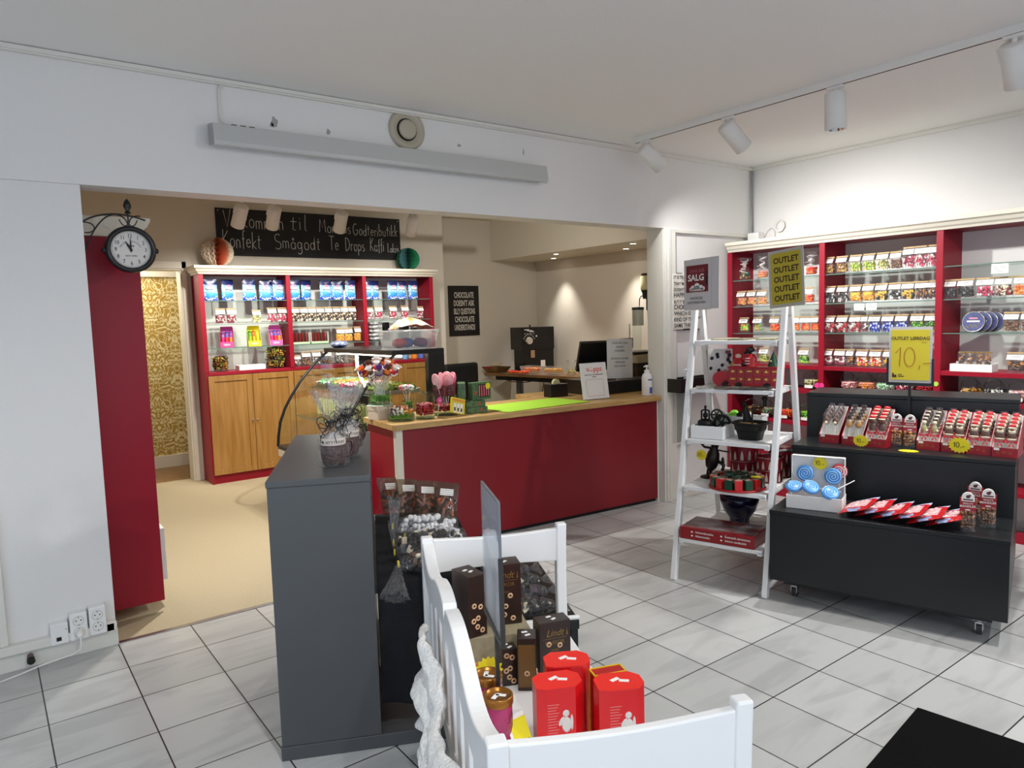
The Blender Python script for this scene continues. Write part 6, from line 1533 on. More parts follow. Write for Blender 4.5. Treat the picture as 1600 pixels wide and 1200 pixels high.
MB(M_STEEL).cyl((-.09, .03, .0), (-.09, .03, .62), .008, None, 8).build('rod', tu)
wg = thing('wall_grinder', 'antique wall coffee grinder with cream jar and black crank partly hidden by the jamb', 'coffee grinder', (6.57, 6.03, 1.80))
wg.scale = (.62, .62, .62)
MB(M_BLKP).bx(-.02, 0, -.06, .06, -.36, .36).build('wall_board', wg)
MB(mat('grinder_cream', '#c9bf95', .4)).lathe([(0, -.02), (.075, -.02), (.085, 0), (.085, .23), (.06, .26), (0, .26)], 20, c=(-.12, 0, .05)).build('jar', wg)
MB(M_BLKP).lathe([(0, .0), (.06, 0), (.078, .012), (.05, .04), (0, .045)], 18, c=(-.12, 0, .31)).cyl((-.12, 0, .03), (-.12, 0, -.03), .075, .05, 16).cyl((-.12, 0, -.03), (-.12, 0, -.14), .05, .04, 14).bx(-.12, 0, -.02, .02, -.10, -.06).build('mill_body', wg)
MB(M_BLKP).tube([(-.16, 0, -.09), (-.25, -.02, -.09), (-.29, -.02, -.14), (-.30, -.02, -.28)], .010, 8).ball((-.31, -.02, -.32), (.045, .03, .03), 1).build('crank', wg)
ch = thing('office_chair', 'black office chair behind the counter, only its back rest showing', 'chair', (3.64, 5.72, 0), R_(5))
MB(M_BLKM).bx(-.20, .20, -.03, .03, .66, 1.12).build('backrest', ch, bevel=.025)
MB(M_BLKM).bx(-.23, .23, .02, .47, .44, .51).build('seat', ch, bevel=.02)
MB(M_BLKP).bx(-.03, .03, .0, .04, .45, .75).cyl((0, .24, .08), (0, .24, .44), .03, None, 12).build('column', ch)
for k in range(5):
    a = R_(72 * k); MB(M_BLKP).beam((0, .24, .08), (.26 * math.cos(a), .24 + .26 * math.sin(a), .06), .035, .03).ball((.26 * math.cos(a), .24 + .26 * math.sin(a), .03), .03, 1).build('base_arm', ch)
# ------------------------------------------------------------------ goods on the black stepped stand
DR = R_(DS_A)
M_TRAYR = mat('dark_red_print_card', '#8f1220', .4, var=(30, '#a51c28'))
def pop_tray(label, a, b, extra=0):
    t = thing('pop_tray', label, 'display tray', DS(a, b, .771), DR + R_(-6.5), 'red lollipop trays')
    w_, d_ = .106, .165
    bb = MB(M_TRAYR).bx(-w_ / 2, w_ / 2, 0, .003, 0, .048)
    for s in (-1, 1): bb.prism([(0.003, 0), (d_, 0), (d_, .195), (.0, .048)], s * w_ / 2 - .0015, s * w_ / 2 + .0015, 'yz')
    bb.bx(-w_ / 2, w_ / 2, d_ - .003, d_, 0, .195); bb.build('tray_shell', t)
    wi = MB(M_WHTM).bx(-w_ / 2 + .002, w_ / 2 - .002, .0035, .0045, .003, .047).bx(-w_ / 2 + .002, w_ / 2 - .002, d_ - .0045, d_ - .0035, .003, .194).bx(-w_ / 2 + .002, w_ / 2 - .002, .004, d_ - .004, .002, .004)
    for s in (-1, 1): wi.prism([(.004, .003), (d_ - .004, .003), (d_ - .004, .193), (.004, .047)], s * (w_ / 2 - .0032), s * (w_ / 2 - .0022), 'yz')
    wi.build('white_lining', t)
    g = MB(mat('gold_snow_print', '#a8622e', .5))
    for k in range(3):
        for q in range(3):
            an = q * 1.047; x, z = -.028 + .026 * k, .022 + .004 * (k % 2)
            g.rib([(-.010 * math.cos(an), -.010 * math.sin(an)), (.010 * math.cos(an), .010 * math.sin(an))], .0014, (x, 0, z), X_, Z_)
    g.mat(M_PAPER).bx(-.045, -.022, -.001, 0, .034, .046); g.build('front_print', t)
    return t
M_CH1, M_CH2 = mat('milk_chocolate', '#5c3320', .4), mat('dark_chocolate', '#33190f', .4)
M_CRM = mat('white_chocolate', '#ead9b8', .45); M_RB = mat('red_bow', '#c3141e', .35); M_HAT = mat('candy_red_hat', '#c4202a', .4)
def pop(kind):
    def make():
        t = thing('chocolate_pop', 'x', 'lollipop')
        MB(M_WHTM).cyl((0, 0, 0), (0, 0, .09), .0022, None, 6).build('stick', t)
        f = MB(); z0 = .085
        if kind == 'deer':
            f.mat(M_CH1).ball((0, 0, z0 + .03), (.017, .010, .024), 1); f.mat(M_CRM).ball((0, -.008, z0 + .02), (.010, .006, .010), 1); f.mat(M_CH2).ball((-.012, 0, z0 + .055), (.004, .004, .014), 1, (0, .5, 0)).ball((.012, 0, z0 + .055), (.004, .004, .014), 1, (0, -.5, 0)).ball((-.006, -.010, z0 + .036), .003, 1).ball((.006, -.010, z0 + .036), .003, 1)
        elif kind == 'hatman':
            f.mat(mat('caramel_coat', '#c58a3a', .4)).ball((0, 0, z0 + .018), (.019, .011, .018), 1); f.mat(M_CRM).ball((0, -.002, z0 + .040), (.014, .010, .013), 1); f.mat(M_CH2).cyl((0, 0, z0 + .050), (0, 0, z0 + .053), .018, None, 12).cyl((0, 0, z0 + .053), (0, 0, z0 + .068), .011, None, 12)
        elif kind == 'stocking':
            f.mat(mat('pistachio', '#b9b47c', .4)).ball((0, 0, z0 + .02), (.014, .010, .026), 1); f.mat(M_CRM).ball((0, -.002, z0 + .05), (.012, .010, .012), 1); f.mat(M_CH2).ball((.013, 0, z0 + .045), (.008, .008, .022), 1).ball((0, 0, z0 + .066), (.014, .010, .006), 1); f.mat(M_CRM).ball((.012, -.006, z0 + .008), .006, 1)
        elif kind == 'bear':
            f.mat(M_CH1).ball((0, 0, z0 + .018), (.020, .012, .024), 1).ball((0, -.002, z0 + .045), (.019, .013, .017), 1).ball((-.016, 0, z0 + .062), .007, 1).ball((.016, 0, z0 + .062), .007, 1); f.mat(M_CRM).ball((0, -.004, z0 + .060), (.020, .011, .005), 1); f.mat(M_HAT).ball((0, 0, z0 + .070), (.018, .011, .010), 1); f.mat(M_CH2).ball((-.006, -.014, z0 + .047), .003, 1).ball((.006, -.014, z0 + .047), .003, 1)
        else:
            f.mat(M_CH1).ball((0, 0, z0 + .012), (.023, .012, .022), 1); f.mat(M_CRM).ball((0, -.005, z0 + .034), (.016, .010, .014), 1).ball((0, -.002, z0 - .004), (.022, .011, .005), 1).ball((0, -.003, z0 + .052), (.018, .011, .005), 1)
            f.mat(M_CH1).ball((0, -.009, z0 + .042), (.010, .006, .007), 1); f.mat(M_HAT).ball((.003, 0, z0 + .062), (.016, .010, .012), 1); f.mat(M_CRM).ball((.018, 0, z0 + .062), .006, 1); f.mat(M_CH2).ball((-.020, 0, z0 + .020), (.007, .007, .012), 1).ball((.020, 0, z0 + .02), (.007, .007, .012), 1)
        f.build('figure', t)
        if kind not in ('deer', 'hatman'):
            bw = MB(M_RB).ball((0, -.006, .068), .006, 1)
            for s in (-1, 1): bw.add([(0, -.007, .068), (s * .024, -.010, .080), (s * .022, -.010, .058), (0, -.007, .066)], [(0, 1, 2, 3)]).add([(0, -.007, .066), (s * .014, -.012, .045), (s * .006, -.012, .043)], [(0, 1, 2)])
            bw.build('bow', t)
        fm = MB(M_FILM); fm.grid(lambda u, v: (.0225 * math.cos(u * 6.283) * (1 if v < .8 else 1 - (v - .8) * 2), .0125 * math.sin(u * 6.283) * (1 if v < .7 else 1 - (v - .7) * 3), .05 + .115 * v), 14, 7, True, True); fm.build('film', t)
        return t
    return First(make)
PP = {k: pop(k) for k in ('deer', 'hatman', 'bear', 'stocking', 'santa')}
PD = dict(deer='brown reindeer chocolate pop', hatman='black-hatted chocolate pop', bear='red-hatted bear chocolate pop', stocking='pistachio snowman chocolate pop', santa='white-bearded chocolate pop')
TRAYS = [(.165, .545, 'deer', 'red tray nearest the ladder with reindeer pops'), (.289, .525, 'hatman', 'red tray of black-hatted pops, middle of the first group'), (.41, .505, 'bear', 'red tray of bear pops next to the almond bags'),
         (.655, .550, 'stocking', 'red tray of pistachio snowman pops after the almond bags'), (.768, .538, 'santa', 'red tray of bearded pops behind the second price star'), (.881, .522, 'santa', 'red tray of bearded pops, second from the stand end'), (.991, .50, 'santa', 'red tray of bearded pops at the stand end')]
TD_ = ['tray nearest the ladder', 'second tray from the ladder', 'tray beside the almond bags', 'tray after the almond bags', 'tray behind the second price star', 'second tray from the stand end', 'tray at the stand end']
for i, (a, b, k, lab) in enumerate(TRAYS):
    t = pop_tray(lab, a, b)
    F = frame(t.location[:2], DS_A - 6.5)
    for r_ in range(4):
        for c_ in range(2):
            x = -.0245 + .049 * c_; y = .026 + .030 * r_; z = .008 + .014 * r_
            PP[k].put(F(x, y, .771 + z), 0, f'{PD[k]} in the {TD_[i]}', 'chocolate pops, ' + TD_[i], rot=(R_(-4), 0, DR + R_(-6.5)))
M_HEAD = mat('deep_red_header', '#a01820', .4)
def almond_bag(label, a, b, z, kind='nuts', seed=1, rz=0):
    t = thing('almond_bag', label, 'nut bag', DS(a, b, z), DR + R_(rz), 'almond bags')
    pile(MB(), lambda *q: True, (-.030, -.022, .002), (.030, .022, .092), .0095, CANDY[kind], 'drop', random.Random(seed)).build('almonds', t)
    bag_film(.062, .046, .10, bump=.002, seed=seed).build('bag', t)
    MB(M_HEAD).bx(-.032, .032, -.004, .004, .085, .155).build('header_card', t)
    e = MB(M_PAPER); P2 = [(.026 * math.cos(R_(k * 18)), .150 + .030 * math.sin(R_(k * 18))) for k in range(11)] + [(-.026, .138), (.026, .138)]
    e.prism(P2, -.0055, .005, 'xz'); e.mat(mat('emblem_brown', '#5a2a2a', .5)).ball((0, -.0055, .160), (.009, .001, .008), 1).ball((.006, -.0055, .166), (.006, .001, .004), 1).bx(-.020, .020, -.0062, -.0055, .143, .149); e.build('emblem', t)
    MB(M_PAPER).text('BRENTE', (0, -.0042, .124), X_, Z_, .011).text('MANDLER', (0, -.0042, .110), X_, Z_, .0145, 'c', .95, 0, .015).bx(-.010, .010, -.0046, -.0042, .096, .101).build('lettering', t)
    return t
almond_bag('almond bag with red header between the trays, the one next to the bear tray', .499, .60, .771, 'nuts', 1)
almond_bag('almond bag with red header between the trays, the one next to the snowman tray', .566, .585, .771, 'nuts', 2)
almond_bag('dark almond bag on the lowest step beside the red foam bags', .872, .085, .491, 'almond', 3, 6)
almond_bag('dark almond bag on the lowest step, the front one at the stand end', .945, .20, .491, 'almond', 4, 4)
almond_bag('dark almond bag half hidden behind the other two on the lowest step', .885, .33, .491, 'almond', 5, -8)
# price stars
def free_star(label, loc, R, txt, rot, rx=1.0):
    t = star_tag(None, (0, 0, 0), R, txt, (0, 0, 0), rx=rx); t.location = loc; t.rotation_euler = rot
    return tag(t, label, 'price tag', 'yellow price stars')
def star_on(label, a, b, z, R, txt, rx=1.25): return free_star(label, DS(a, b, z), R, txt, (R_(90), 0, DR + R_(-6.5)), rx)
star_on('yellow price star reading 10 on the red trays nearer the ladder', .343, .482, .807, .034, '10,-')
star_on('yellow price star reading 10 on the red trays nearer the stand end', .80, .512, .8155, .042, '10,-')
fs_ = free_star('blank yellow price star lying flat in front of the almond bags', DS(.575, .475, .7725), .038, '', (0, 0, DR), 1.3)

# white box of spiral lollipops
wbx = thing('lollipop_box', 'white open box of blue spiral lollipops on the lowest step by the ladder', 'display box', DS(.195, .095, .491), DR + R_(4))
b = MB(M_WHTM).bx(-.136, .136, 0, .004, 0, .07).bx(-.136, -.132, .004, .14, 0, .07).bx(.132, .136, .004, .14, 0, .07).bx(-.132, .132, .004, .136, 0, .004).bx(-.132, .132, .13, .134, 0, .07); b.build('box_base', wbx, bevel=.001)
b = MB(M_WHTM).box((0, .142, .16), (.26, .004, .20)).box((0, .128, .26), (.26, .03, .004)).box((-.130, .128, .165), (.004, .03, .19)).box((.130, .128, .165), (.004, .03, .19)); b.build('raised_lid', wbx, bevel=.001)
star_tag(wbx, (.01, .122, .225), .036, '10,-', (R_(90), 0, 0), rx=1.05)
BLS = swirl_lolly(mat('swirl_blue', '#2f8fe0', .3), mat('swirl_pale_blue', '#9fd2f4', .3), .043, .014, .11, film_m=M_FILM)
RDS = swirl_lolly(mat('swirl_red', '#d8303a', .3), mat('swirl_offwhite', '#f2dcdc', .3), .04, .014, .10, film_m=M_FILM)
WF = frame(DS(.195, .095, 0)[:2], DS_A + 4)
def put_sw(F_, x, y, z, rot, lab):
    F_.put(WF(x, y, .491 + z), 0, lab, 'box lollipops', rot=(Matrix.Rotation(DR + R_(4), 3, 'Z') @ Euler(rot).to_matrix()).to_euler())
def put_disc(F_, c, d, n, lab, L_=.1487):
    """c = centre of the sweet, d = from stick to sweet, n = facing direction, all in box coordinates"""
    d = Vector(d).normalized(); n = Vector(n); n = (n - d * n.dot(d)).normalized(); x = (-n).cross(d)
    M = Matrix((x, -n, d)).transposed(); o = Vector(c) - d * L_
    F_.put(WF(o.x, o.y, .491 + o.z), 0, lab, 'box lollipops', rot=(Matrix.Rotation(DR + R_(4), 3, 'Z') @ M).to_euler())
put_disc(BLS, (-.062, .112, .168), (0, 0, 1), (0, -1, 0), 'blue spiral lollipop standing against the lid under the price star')
put_disc(BLS, (.078, .096, .166), (0, 0, 1), (0, -1, 0), 'blue spiral lollipop standing in front of the red one')
put_disc(RDS, (.104, .121, .19), (0, 0, 1), (0, -1, 0), 'red spiral lollipop peeking from behind the blue ones', .136)
put_disc(RDS, (-.075, .066, .017), (-1, 0, 0), (0, 0, 1), 'red spiral lollipop lying flat at the bottom of the box', .136)
put_disc(BLS, (.06, .058, .040), (1, .15, 0), (0, 0, 1), 'blue spiral lollipop lying flat low in the box')
put_disc(BLS, (-.105, .052, .105), (-1, 0, .05), (0, -.5, 1), 'blue spiral lollipop lying over the edge of the box towards the ladder')
put_disc(BLS, (-.02, .036, .113), (-.75, -.25, .12), (0, -.8, 1), 'blue spiral lollipop facing up at the front of the box')
put_disc(BLS, (.075, .032, .093), (-.6, -.55, -.32), (0, -1, .8), 'blue spiral lollipop in the front corner with its stick pointing out of the box')

# red printed foam-sweet bags lying in a row
def santa_bag(seed):
    def make():
        t = thing('foam_sweet_bag', 'x', 'sweet bag')
        mB, mW = mat('red_print_film', '#b8161f', .25, bump=(50, .6)), mat('window_of_foam_sweets', '#e8cfd0', .3, var=(70, '#c98f92'), bump=(60, .8))
        w_, h_ = .155, .20
        for s in (1, -1):
            b = MB(); nu, nv = 15, 19; v = []
            for j in range(nv):
                for i in range(nu):
                    u, q = i / (nu - 1), j / (nv - 1)
                    e = (math.sin(math.pi * u) * math.sin(math.pi * q)) ** .55
                    n = noise.noise(Vector((u * 5 + seed, q * 6, s))) * .006
                    v.append(((u - .5) * w_, (q - .5) * h_, .024 + (s * .013 + n * .6) * e + .005 * noise.noise(Vector((u * 2, q * 2, seed))) * 1))
            base = len(b.v)
            b.v += v
            for j in range(nv - 1):
                for i in range(nu - 1):
                    u, q = (i + .5) / (nu - 1), (j + .5) / (nv - 1)
                    m = mB
                    if s > 0 and .14 < u < .86 and .24 < q < .74: m = mW
                    if s > 0 and q > .86: m = mat('pale_blue_header_film', '#b9c0dc', .3)
                    if s > 0 and q < .26 and (u - .5) ** 2 * 6 + (q - .10) ** 2 * 40 < .35: m = mat('grey_blue_print', '#8d9cc0', .35)
                    if s > 0 and .72 < q < .80 and .2 < u < .8 and (i % 2): m = M_PAPER
                    b.mat(m); b.f.append((j * nu + i, j * nu + i + 1, (j + 1) * nu + i + 1, (j + 1) * nu + i)); b.mi.append(b.ci); b.sm.append(True)
            if s > 0: b.mat(M_INK).ball((0, h_ * .40, .027), (.010, .004, .002), 1); b.mat(M_PAPER).ball((.012, -h_ * .36, .046), (.012, .010, .002), 1); b.mat(M_INK).ball((.012, -h_ * .36, .0475), (.003, .003, .0015), 1)
            b.build('printed_front' if s > 0 else 'back_film', t)
        return t
    return First(make)
SB = [santa_bag(k) for k in range(3)]
for i in range(6):
    a = .412 + .077 * i; b_ = .135 - .004 * i
    SB[i % 3].put(DS(a, b_ + .010 * (i % 2), .491 + .022), 0, 'red foam-sweet bag lying on the lowest step, ' + ('beside the white lollipop box', 'second from the lollipop box', 'third from the lollipop box', 'third from the dark almond bags', 'second from the dark almond bags', 'touching the dark almond bags')[i], 'red foam-sweet bags', rot=(R_(5), R_(-20), DR + R_(-8)))
# outlet price sign on a post
os_ = thing('outlet_sign', 'yellow outlet price sign on a black post rising from the stepped stand', 'sign', DS(.545, .70, .771), DR + R_(-6))
MB(M_BLKP).bx(-.006, .006, -.006, .006, 0.0, .335).bx(-.045, .045, -.018, .018, 0, .004).build('post', os_)
MB(M_BLKP).bx(-.117, .117, -.008, .004, .325, .342).bx(-.117, -.106, -.008, .004, .342, .475).bx(.106, .117, -.008, .004, .342, .475).build('holder_frame', os_, bevel=.001)
MB(mat('sleeve_grey', '#b4b3b2', .35)).bx(-.106, .106, -.004, .001, .342, .648).build('sleeve', os_)
MB(mat('mustard_paper', '#c2b32c', .7)).bx(-.095, .095, -.0055, -.004, .356, .632).build('sheet', os_)
b = MB(mat('dark_brown_ink', '#3a2118', .7)); b.text('OUTLET LØRDAG', (0, -.006, .578), X_, Z_, .0235, 'c', 1, 0, .02).text('januar', (.068, -.006, .560), X_, Z_, .010)
b.bx(-.058, -.040, -.0062, -.0056, .384, .388).bx(-.058, -.028, -.0062, -.0056, .374, .378).prism([(-.088, .370), (-.066, .370), (-.066, .382), (-.072, .386), (-.076, .380), (-.082, .394), (-.088, .394)], -.0062, -.0056, 'xz')
b.mat(mat('rust_marker', '#9c4a1c', .7)); handwrite(b, '10,-', (-.072, -.006, .430), X_, Z_, .105, .0034, .06, stretch=.95)
b.build('lettering', os_)

# ------------------------------------------------------------------ goods on the white ladder
LR = R_(LD_A)
lw = lambda a, b, i: LD(a, b, SHZ[i] + .001)
MAGS = [(.15, .44, '#cfc8a8', 'pale magazine lying on the top ladder shelf, nearest the corner'), (.27, .40, '#55564c', 'dark magazine lying on the top ladder shelf, in the middle'), (.41, .42, '#a8a27e', 'olive magazine lying on the top ladder shelf by the outlet sign')]
for a, b_, c, lab in MAGS:
    tag(MB(mat('magazine_' + c[1:], c, .5, var=(30, '#8a8468'))).bx(-.05, .05, -.10, .10, 0, .006).build('magazine', None, lw(a, b_, 4), (0, 0, LR + rng.uniform(-.2, .2))), lab, 'magazine', 'magazines on the ladder')
ad = thing('advent_calendar', 'tall white advent calendar with black dots and a yellow edge leaning on the ladder', 'advent calendar', lw(.104, .47, 3), LR + R_(22), None, (R_(-10), 0, LR + R_(22)))
MB(mat('calendar_white', '#cfcdc8', .5)).bx(-.072, .072, -.022, -.018, 0.006, .215).build('front', ad)
MB(mat('calendar_gold', '#b8a640', .4, var=(25, '#8f7a2a'))).bx(-.072, .072, -.018, .022, 0.006, .215).build('side_band', ad)
b = MB(M_INK); rg = random.Random(2)
for k in range(15): b.ball((-.058 + .116 * rg.random(), -.0222, .02 + .165 * rg.random()), (.010, .0012, .012), 1, (0, rg.random(), 0))
b.mat(mat('calendar_plum', '#7a2f3a', .5)).bx(.03, .062, -.0228, -.022, .185, .205).bx(.042, .062, -.0228, -.022, .16, .19); b.build('print', ad)
tn = thing('advent_train', 'red wooden advent train with drawers and christmas figures on the second ladder shelf', 'ornament', lw(.318, .405, 3), LR + R_(4))
tn.scale = (1, 1, .84)
m_tr = mat('train_red', '#b0151c', .4)
MB(m_tr).bx(-.12, .17, -.06, .06, .02, .135).bx(-.125, .175, -.065, .065, .012, .022).bx(-.125, .175, -.065, .065, .135, .142).build('wagon', tn, bevel=.002)
for q in range(2):
    for k in range(6):
        d = MB(mat('train_drawer', '#a01218', .4)).bx(-.115 + k * .047, -.073 + k * .047, -.064, -.06, .028 + q * .053, .076 + q * .053)
        d.mat(M_GOLD); cx_, cz_ = -.094 + k * .047, .058 + q * .053
        if (k + q) % 3 == 0: d.bx(cx_ - .013, cx_ + .013, -.0655, -.064, cz_ - .003, cz_ + .005)
        elif (k + q) % 3 == 1: d.prism([(cx_ + .012 * math.cos(R_(90 + 36 * j)) * (1 if j % 2 == 0 else .45), cz_ + .012 * math.sin(R_(90 + 36 * j)) * (1 if j % 2 == 0 else .45)) for j in range(10)], -.0655, -.064, 'xz')
        else: d.prism([(cx_ - .011, cz_ - .008), (cx_ + .011, cz_ - .008), (cx_, cz_ + .010)], -.0655, -.064, 'xz')
        d.ball((cx_ + .016, -.066, cz_), .003, 1); d.build('drawer', tn)
MB(m_tr).cyl((-.165, -.045, .055), (-.165, .045, .055), .054, None, 28).bx(-.165, -.12, -.045, .045, .002, .05).build('engine_drum', tn, bevel=.002)
MB(M_INK).cyl((-.14, -.05, .018), (-.14, -.066, .018), .018, None, 16).cyl((-.06, -.066, .018), (-.06, -.075, .018), .018, None, 16).cyl((.10, -.066, .018), (.10, -.075, .018), .018, None, 16).build('wheel', tn)
f = MB(mat('figure_red', '#b3121a', .4)).lathe([(.035, 0), (.03, .05), (.012, .065)], 16, c=(-.075, 0, .142)); f.ball((-.075, 0, .215), (.026, .02, .026), 1); f.mat(mat('figure_skin', '#d9b9a4', .5)).ball((-.075, -.012, .213), (.019, .013, .019), 1); f.mat(M_INK).ball((-.04, -.02, .155), (.018, .012, .016), 1); f.mat(M_PAPER).bx(-.10, -.055, -.034, -.03, .15, .155).build('father_figure', tn)
f = MB(mat('figure_red', '#b3121a', .4)).lathe([(.035, 0), (.032, .06), (.02, .085)], 16, c=(-.005, 0, .142)); f.mat(M_INK).ball((-.01, 0, .252), (.028, .02, .024), 1).ball((-.035, -.01, .235), (.012, .008, .009), 1); f.mat(M_PAPER).ball((.012, 0, .235), (.018, .016, .012), 1)
for k in range(3): f.bx(-.03, -.005, -.036, -.032, .16 + k * .018, .165 + k * .018)
f.build('reindeer_figure', tn)
f = MB(mat('figure_green', '#1c4a2c', .5)).lathe([(.035, 0), (.0, .11)], 12, c=(.12, 0, .142)); f.mat(M_PAPER).ball((.11, -.02, .18), .006, 1); f.build('tree_figure', tn)
MB(mat('figure_gold', '#a88a3a', .5)).bx(-.12, -.10, -.02, .02, .142, .165).build('gift_figure', tn)
for i, (a, b_, w_, d_, c, rz, lab) in enumerate(((.115, .275, .08, .07, '#b9bab0', 20, 'pale patterned card lying at the front of the second ladder shelf'), (.25, .255, .085, .06, '#4f3a2e', 26, 'brown patterned card lying on the second ladder shelf'), (.385, .265, .085, .06, '#1d1b1b', 12, 'black card lying on the second ladder shelf under the train'))):
    tag(MB(mat('card_' + c[1:], c, .5, var=(45, '#6d6a60'))).bx(-w_, w_, -d_, d_, 0, .004).build('greeting_card', None, (LD(a, b_, SHZ[3] + .001 + .0045 * i)), (0, 0, LR + R_(rz))), lab, 'card', 'cards on the ladder')
# third shelf
wt = thing('white_tray', 'white wooden tray box with iron ornaments on the third ladder shelf', 'tray', lw(.125, .315, 2), LR + R_(2))
MB(M_WHT).bx(-.095, .095, -.135, -.127, 0, .075).bx(-.095, .095, .127, .135, 0, .075).bx(-.095, -.087, -.127, .127, 0, .075).bx(.087, .095, -.127, .127, 0, .075).bx(-.087, .087, -.127, .127, 0, .006).build('tray_body', wt, bevel=.002)
M_IRON = mat('black_cast_iron', '#121110', .5, .3)
WT = frame(LD(.125, .315)[:2], LD_A + 2)
im = thing('iron_mill', 'small black iron grinder ornament with a spoked wheel in the white tray', 'ornament', WT(-.035, -.055, SHZ[2] + .0085), LR + R_(10))
MB(M_IRON).bx(-.038, .038, -.038, .038, 0, .075).lathe([(.046, 0), (.042, .012), (.026, .022)], 16, c=(0, 0, .075)).build('base', im, bevel=.003)
b = MB(M_IRON)
for x in (-.022, .022): b.cyl((x, 0, .09), (x, 0, .145), .005, None, 8)
b.tube([(-.024, 0, .145), (0, 0, .155), (.024, 0, .145)], .005, 6).cyl((0, 0, .10), (0, 0, .165), .006, None, 8).ball((0, 0, .17), .008, 1).ball((0, 0, .12), (.016, .016, .018), 1); b.build('post_frame', im)
b = MB(M_IRON).torus((.065, 0, .125), .030, .005, 20, 6, (R_(90), 0, R_(20)))
for k in range(6): b.cyl((.065, 0, .125), (.065 + .03 * math.cos(k * 1.047) * .94, .03 * math.cos(k * 1.047) * .34, .125 + .03 * math.sin(k * 1.047)), .003, None, 6)
b.cyl((.02, 0, .125), (.065, 0, .125), .004, None, 6); b.build('wheel', im)
pw = thing('iron_pulley', 'half-sunk black iron wheel ornament at the back of the white tray', 'ornament', WT(.025, .065, SHZ[2] + .0085), LR + R_(25))
b = MB(M_IRON).torus((0, 0, .060), .045, .009, 24, 8, (R_(90), 0, 0)).cyl((0, -.02, .062), (0, .02, .062), .015, None, 12).bx(-.04, .04, -.03, .03, 0, .012)
for k in range(5): b.cyl((0, 0, .062), (.048 * math.cos(k * 1.257), 0, .062 + .048 * math.sin(k * 1.257)), .005, None, 6)
b.build('wheel_body', pw)
ms_ = tag(MB(mat('pale_mint_card', '#c2cbbd', .6)).grid(lambda u, v: (-.07 + .14 * u, .02 * v, .06 + .075 * math.sin(math.pi * (.1 + .8 * u))* v), 14, 4).build('card_arch', None, WT(-.005, .1, SHZ[2] + .0), (0, 0, LR)), 'pale arched card standing in the white tray behind the iron wheel', 'card')
so = ms_.modifiers.new('t', 'SOLIDIFY'); so.thickness = .003
ip = thing('iron_basin', 'black iron basin with a crank and a figure on the third ladder shelf', 'ornament', lw(.345, .295, 2), LR + R_(-4))
b = MB(M_IRON)
rr = lambda sx, sy, z, n=24: [(sx * math.cos(6.2832 * k / n) * (abs(math.cos(6.2832 * k / n)) ** 4 + abs(math.sin(6.2832 * k / n)) ** 4) ** -.25, sy * math.sin(6.2832 * k / n) * (abs(math.cos(6.2832 * k / n)) ** 4 + abs(math.sin(6.2832 * k / n)) ** 4) ** -.25, z) for k in range(n)]
secs = [rr(.062, .05, 0), rr(.072, .06, .05), rr(.080, .066, .055), rr(.084, .07, .085), rr(.098, .082, .092), rr(.098, .082, .10), rr(.088, .072, .10), rr(.075, .06, .05), rr(.06, .05, .012)]
b.add([p for s_ in secs for p in s_], [(i * 24 + k, i * 24 + (k + 1) % 24, (i + 1) * 24 + (k + 1) % 24, (i + 1) * 24 + k) for i in range(8) for k in range(24)] + [tuple(range(24))[::-1], tuple(range(192, 216))]); b.build('basin', ip)
MB(mat('ochre_wood', '#a88446', .6)).bx(-.08, .02, -.05, .05, .078, .086).build('wooden_plate', ip)
b = MB(M_IRON).ball((-.035, 0, .20), (.015, .013, .016), 1).cyl((-.03, 0, .185), (-.018, 0, .105), .014, .026, 10).tube([(-.028, 0, .165), (-.06, -.01, .15), (-.07, -.01, .135)], .007, 6).box((-.065, 0, .135), (.028, .02, .02)).cyl((.01, 0, .08), (.01, 0, .18), .005, None, 8); b.build('figure', ip)
b = MB(M_IRON).tube([(.01, 0, .18), (.075, -.01, .185), (.085, -.01, .20)], .005, 6).lathe([(.012, 0), (.010, .03), (.018, .045), (.010, .055), (0, .057)], 12, c=(.085, -.01, .195)); b.build('crank', ip)
cr_ = thing('ribbed_crate', 'white ribbed plastic crate with green tissue at the back of the third ladder shelf', 'crate', lw(.20, .535, 2), LR)
b = MB(M_WHT)
for s in (-1, 1): b.bx(-.15, .15, s * .05 - .003, s * .05 + .003, 0, .10).bx(s * .15 - .003, s * .15 + .003, -.05, .05, 0, .10)
b.bx(-.15, .15, -.05, .05, 0, .004).bx(-.155, .155, -.056, -.05, .088, .10)
for k in range(9): b.bx(-.145 + k * .0345, -.137 + k * .0345, -.058, -.053, 0, .09)
b.build('crate_body', cr_, bevel=.001)
MB(mat('bright_green_tissue', '#7fd23a', .7, bump=(50, 1))).grid(lambda u, v: (-.09 + .12 * u, -.035 + .07 * v, .07 + .06 * math.sin(math.pi * u) * math.sin(math.pi * v) + .01 * noise.noise(Vector((u * 6, v * 6, 1)))), 14, 10).build('tissue', cr_)
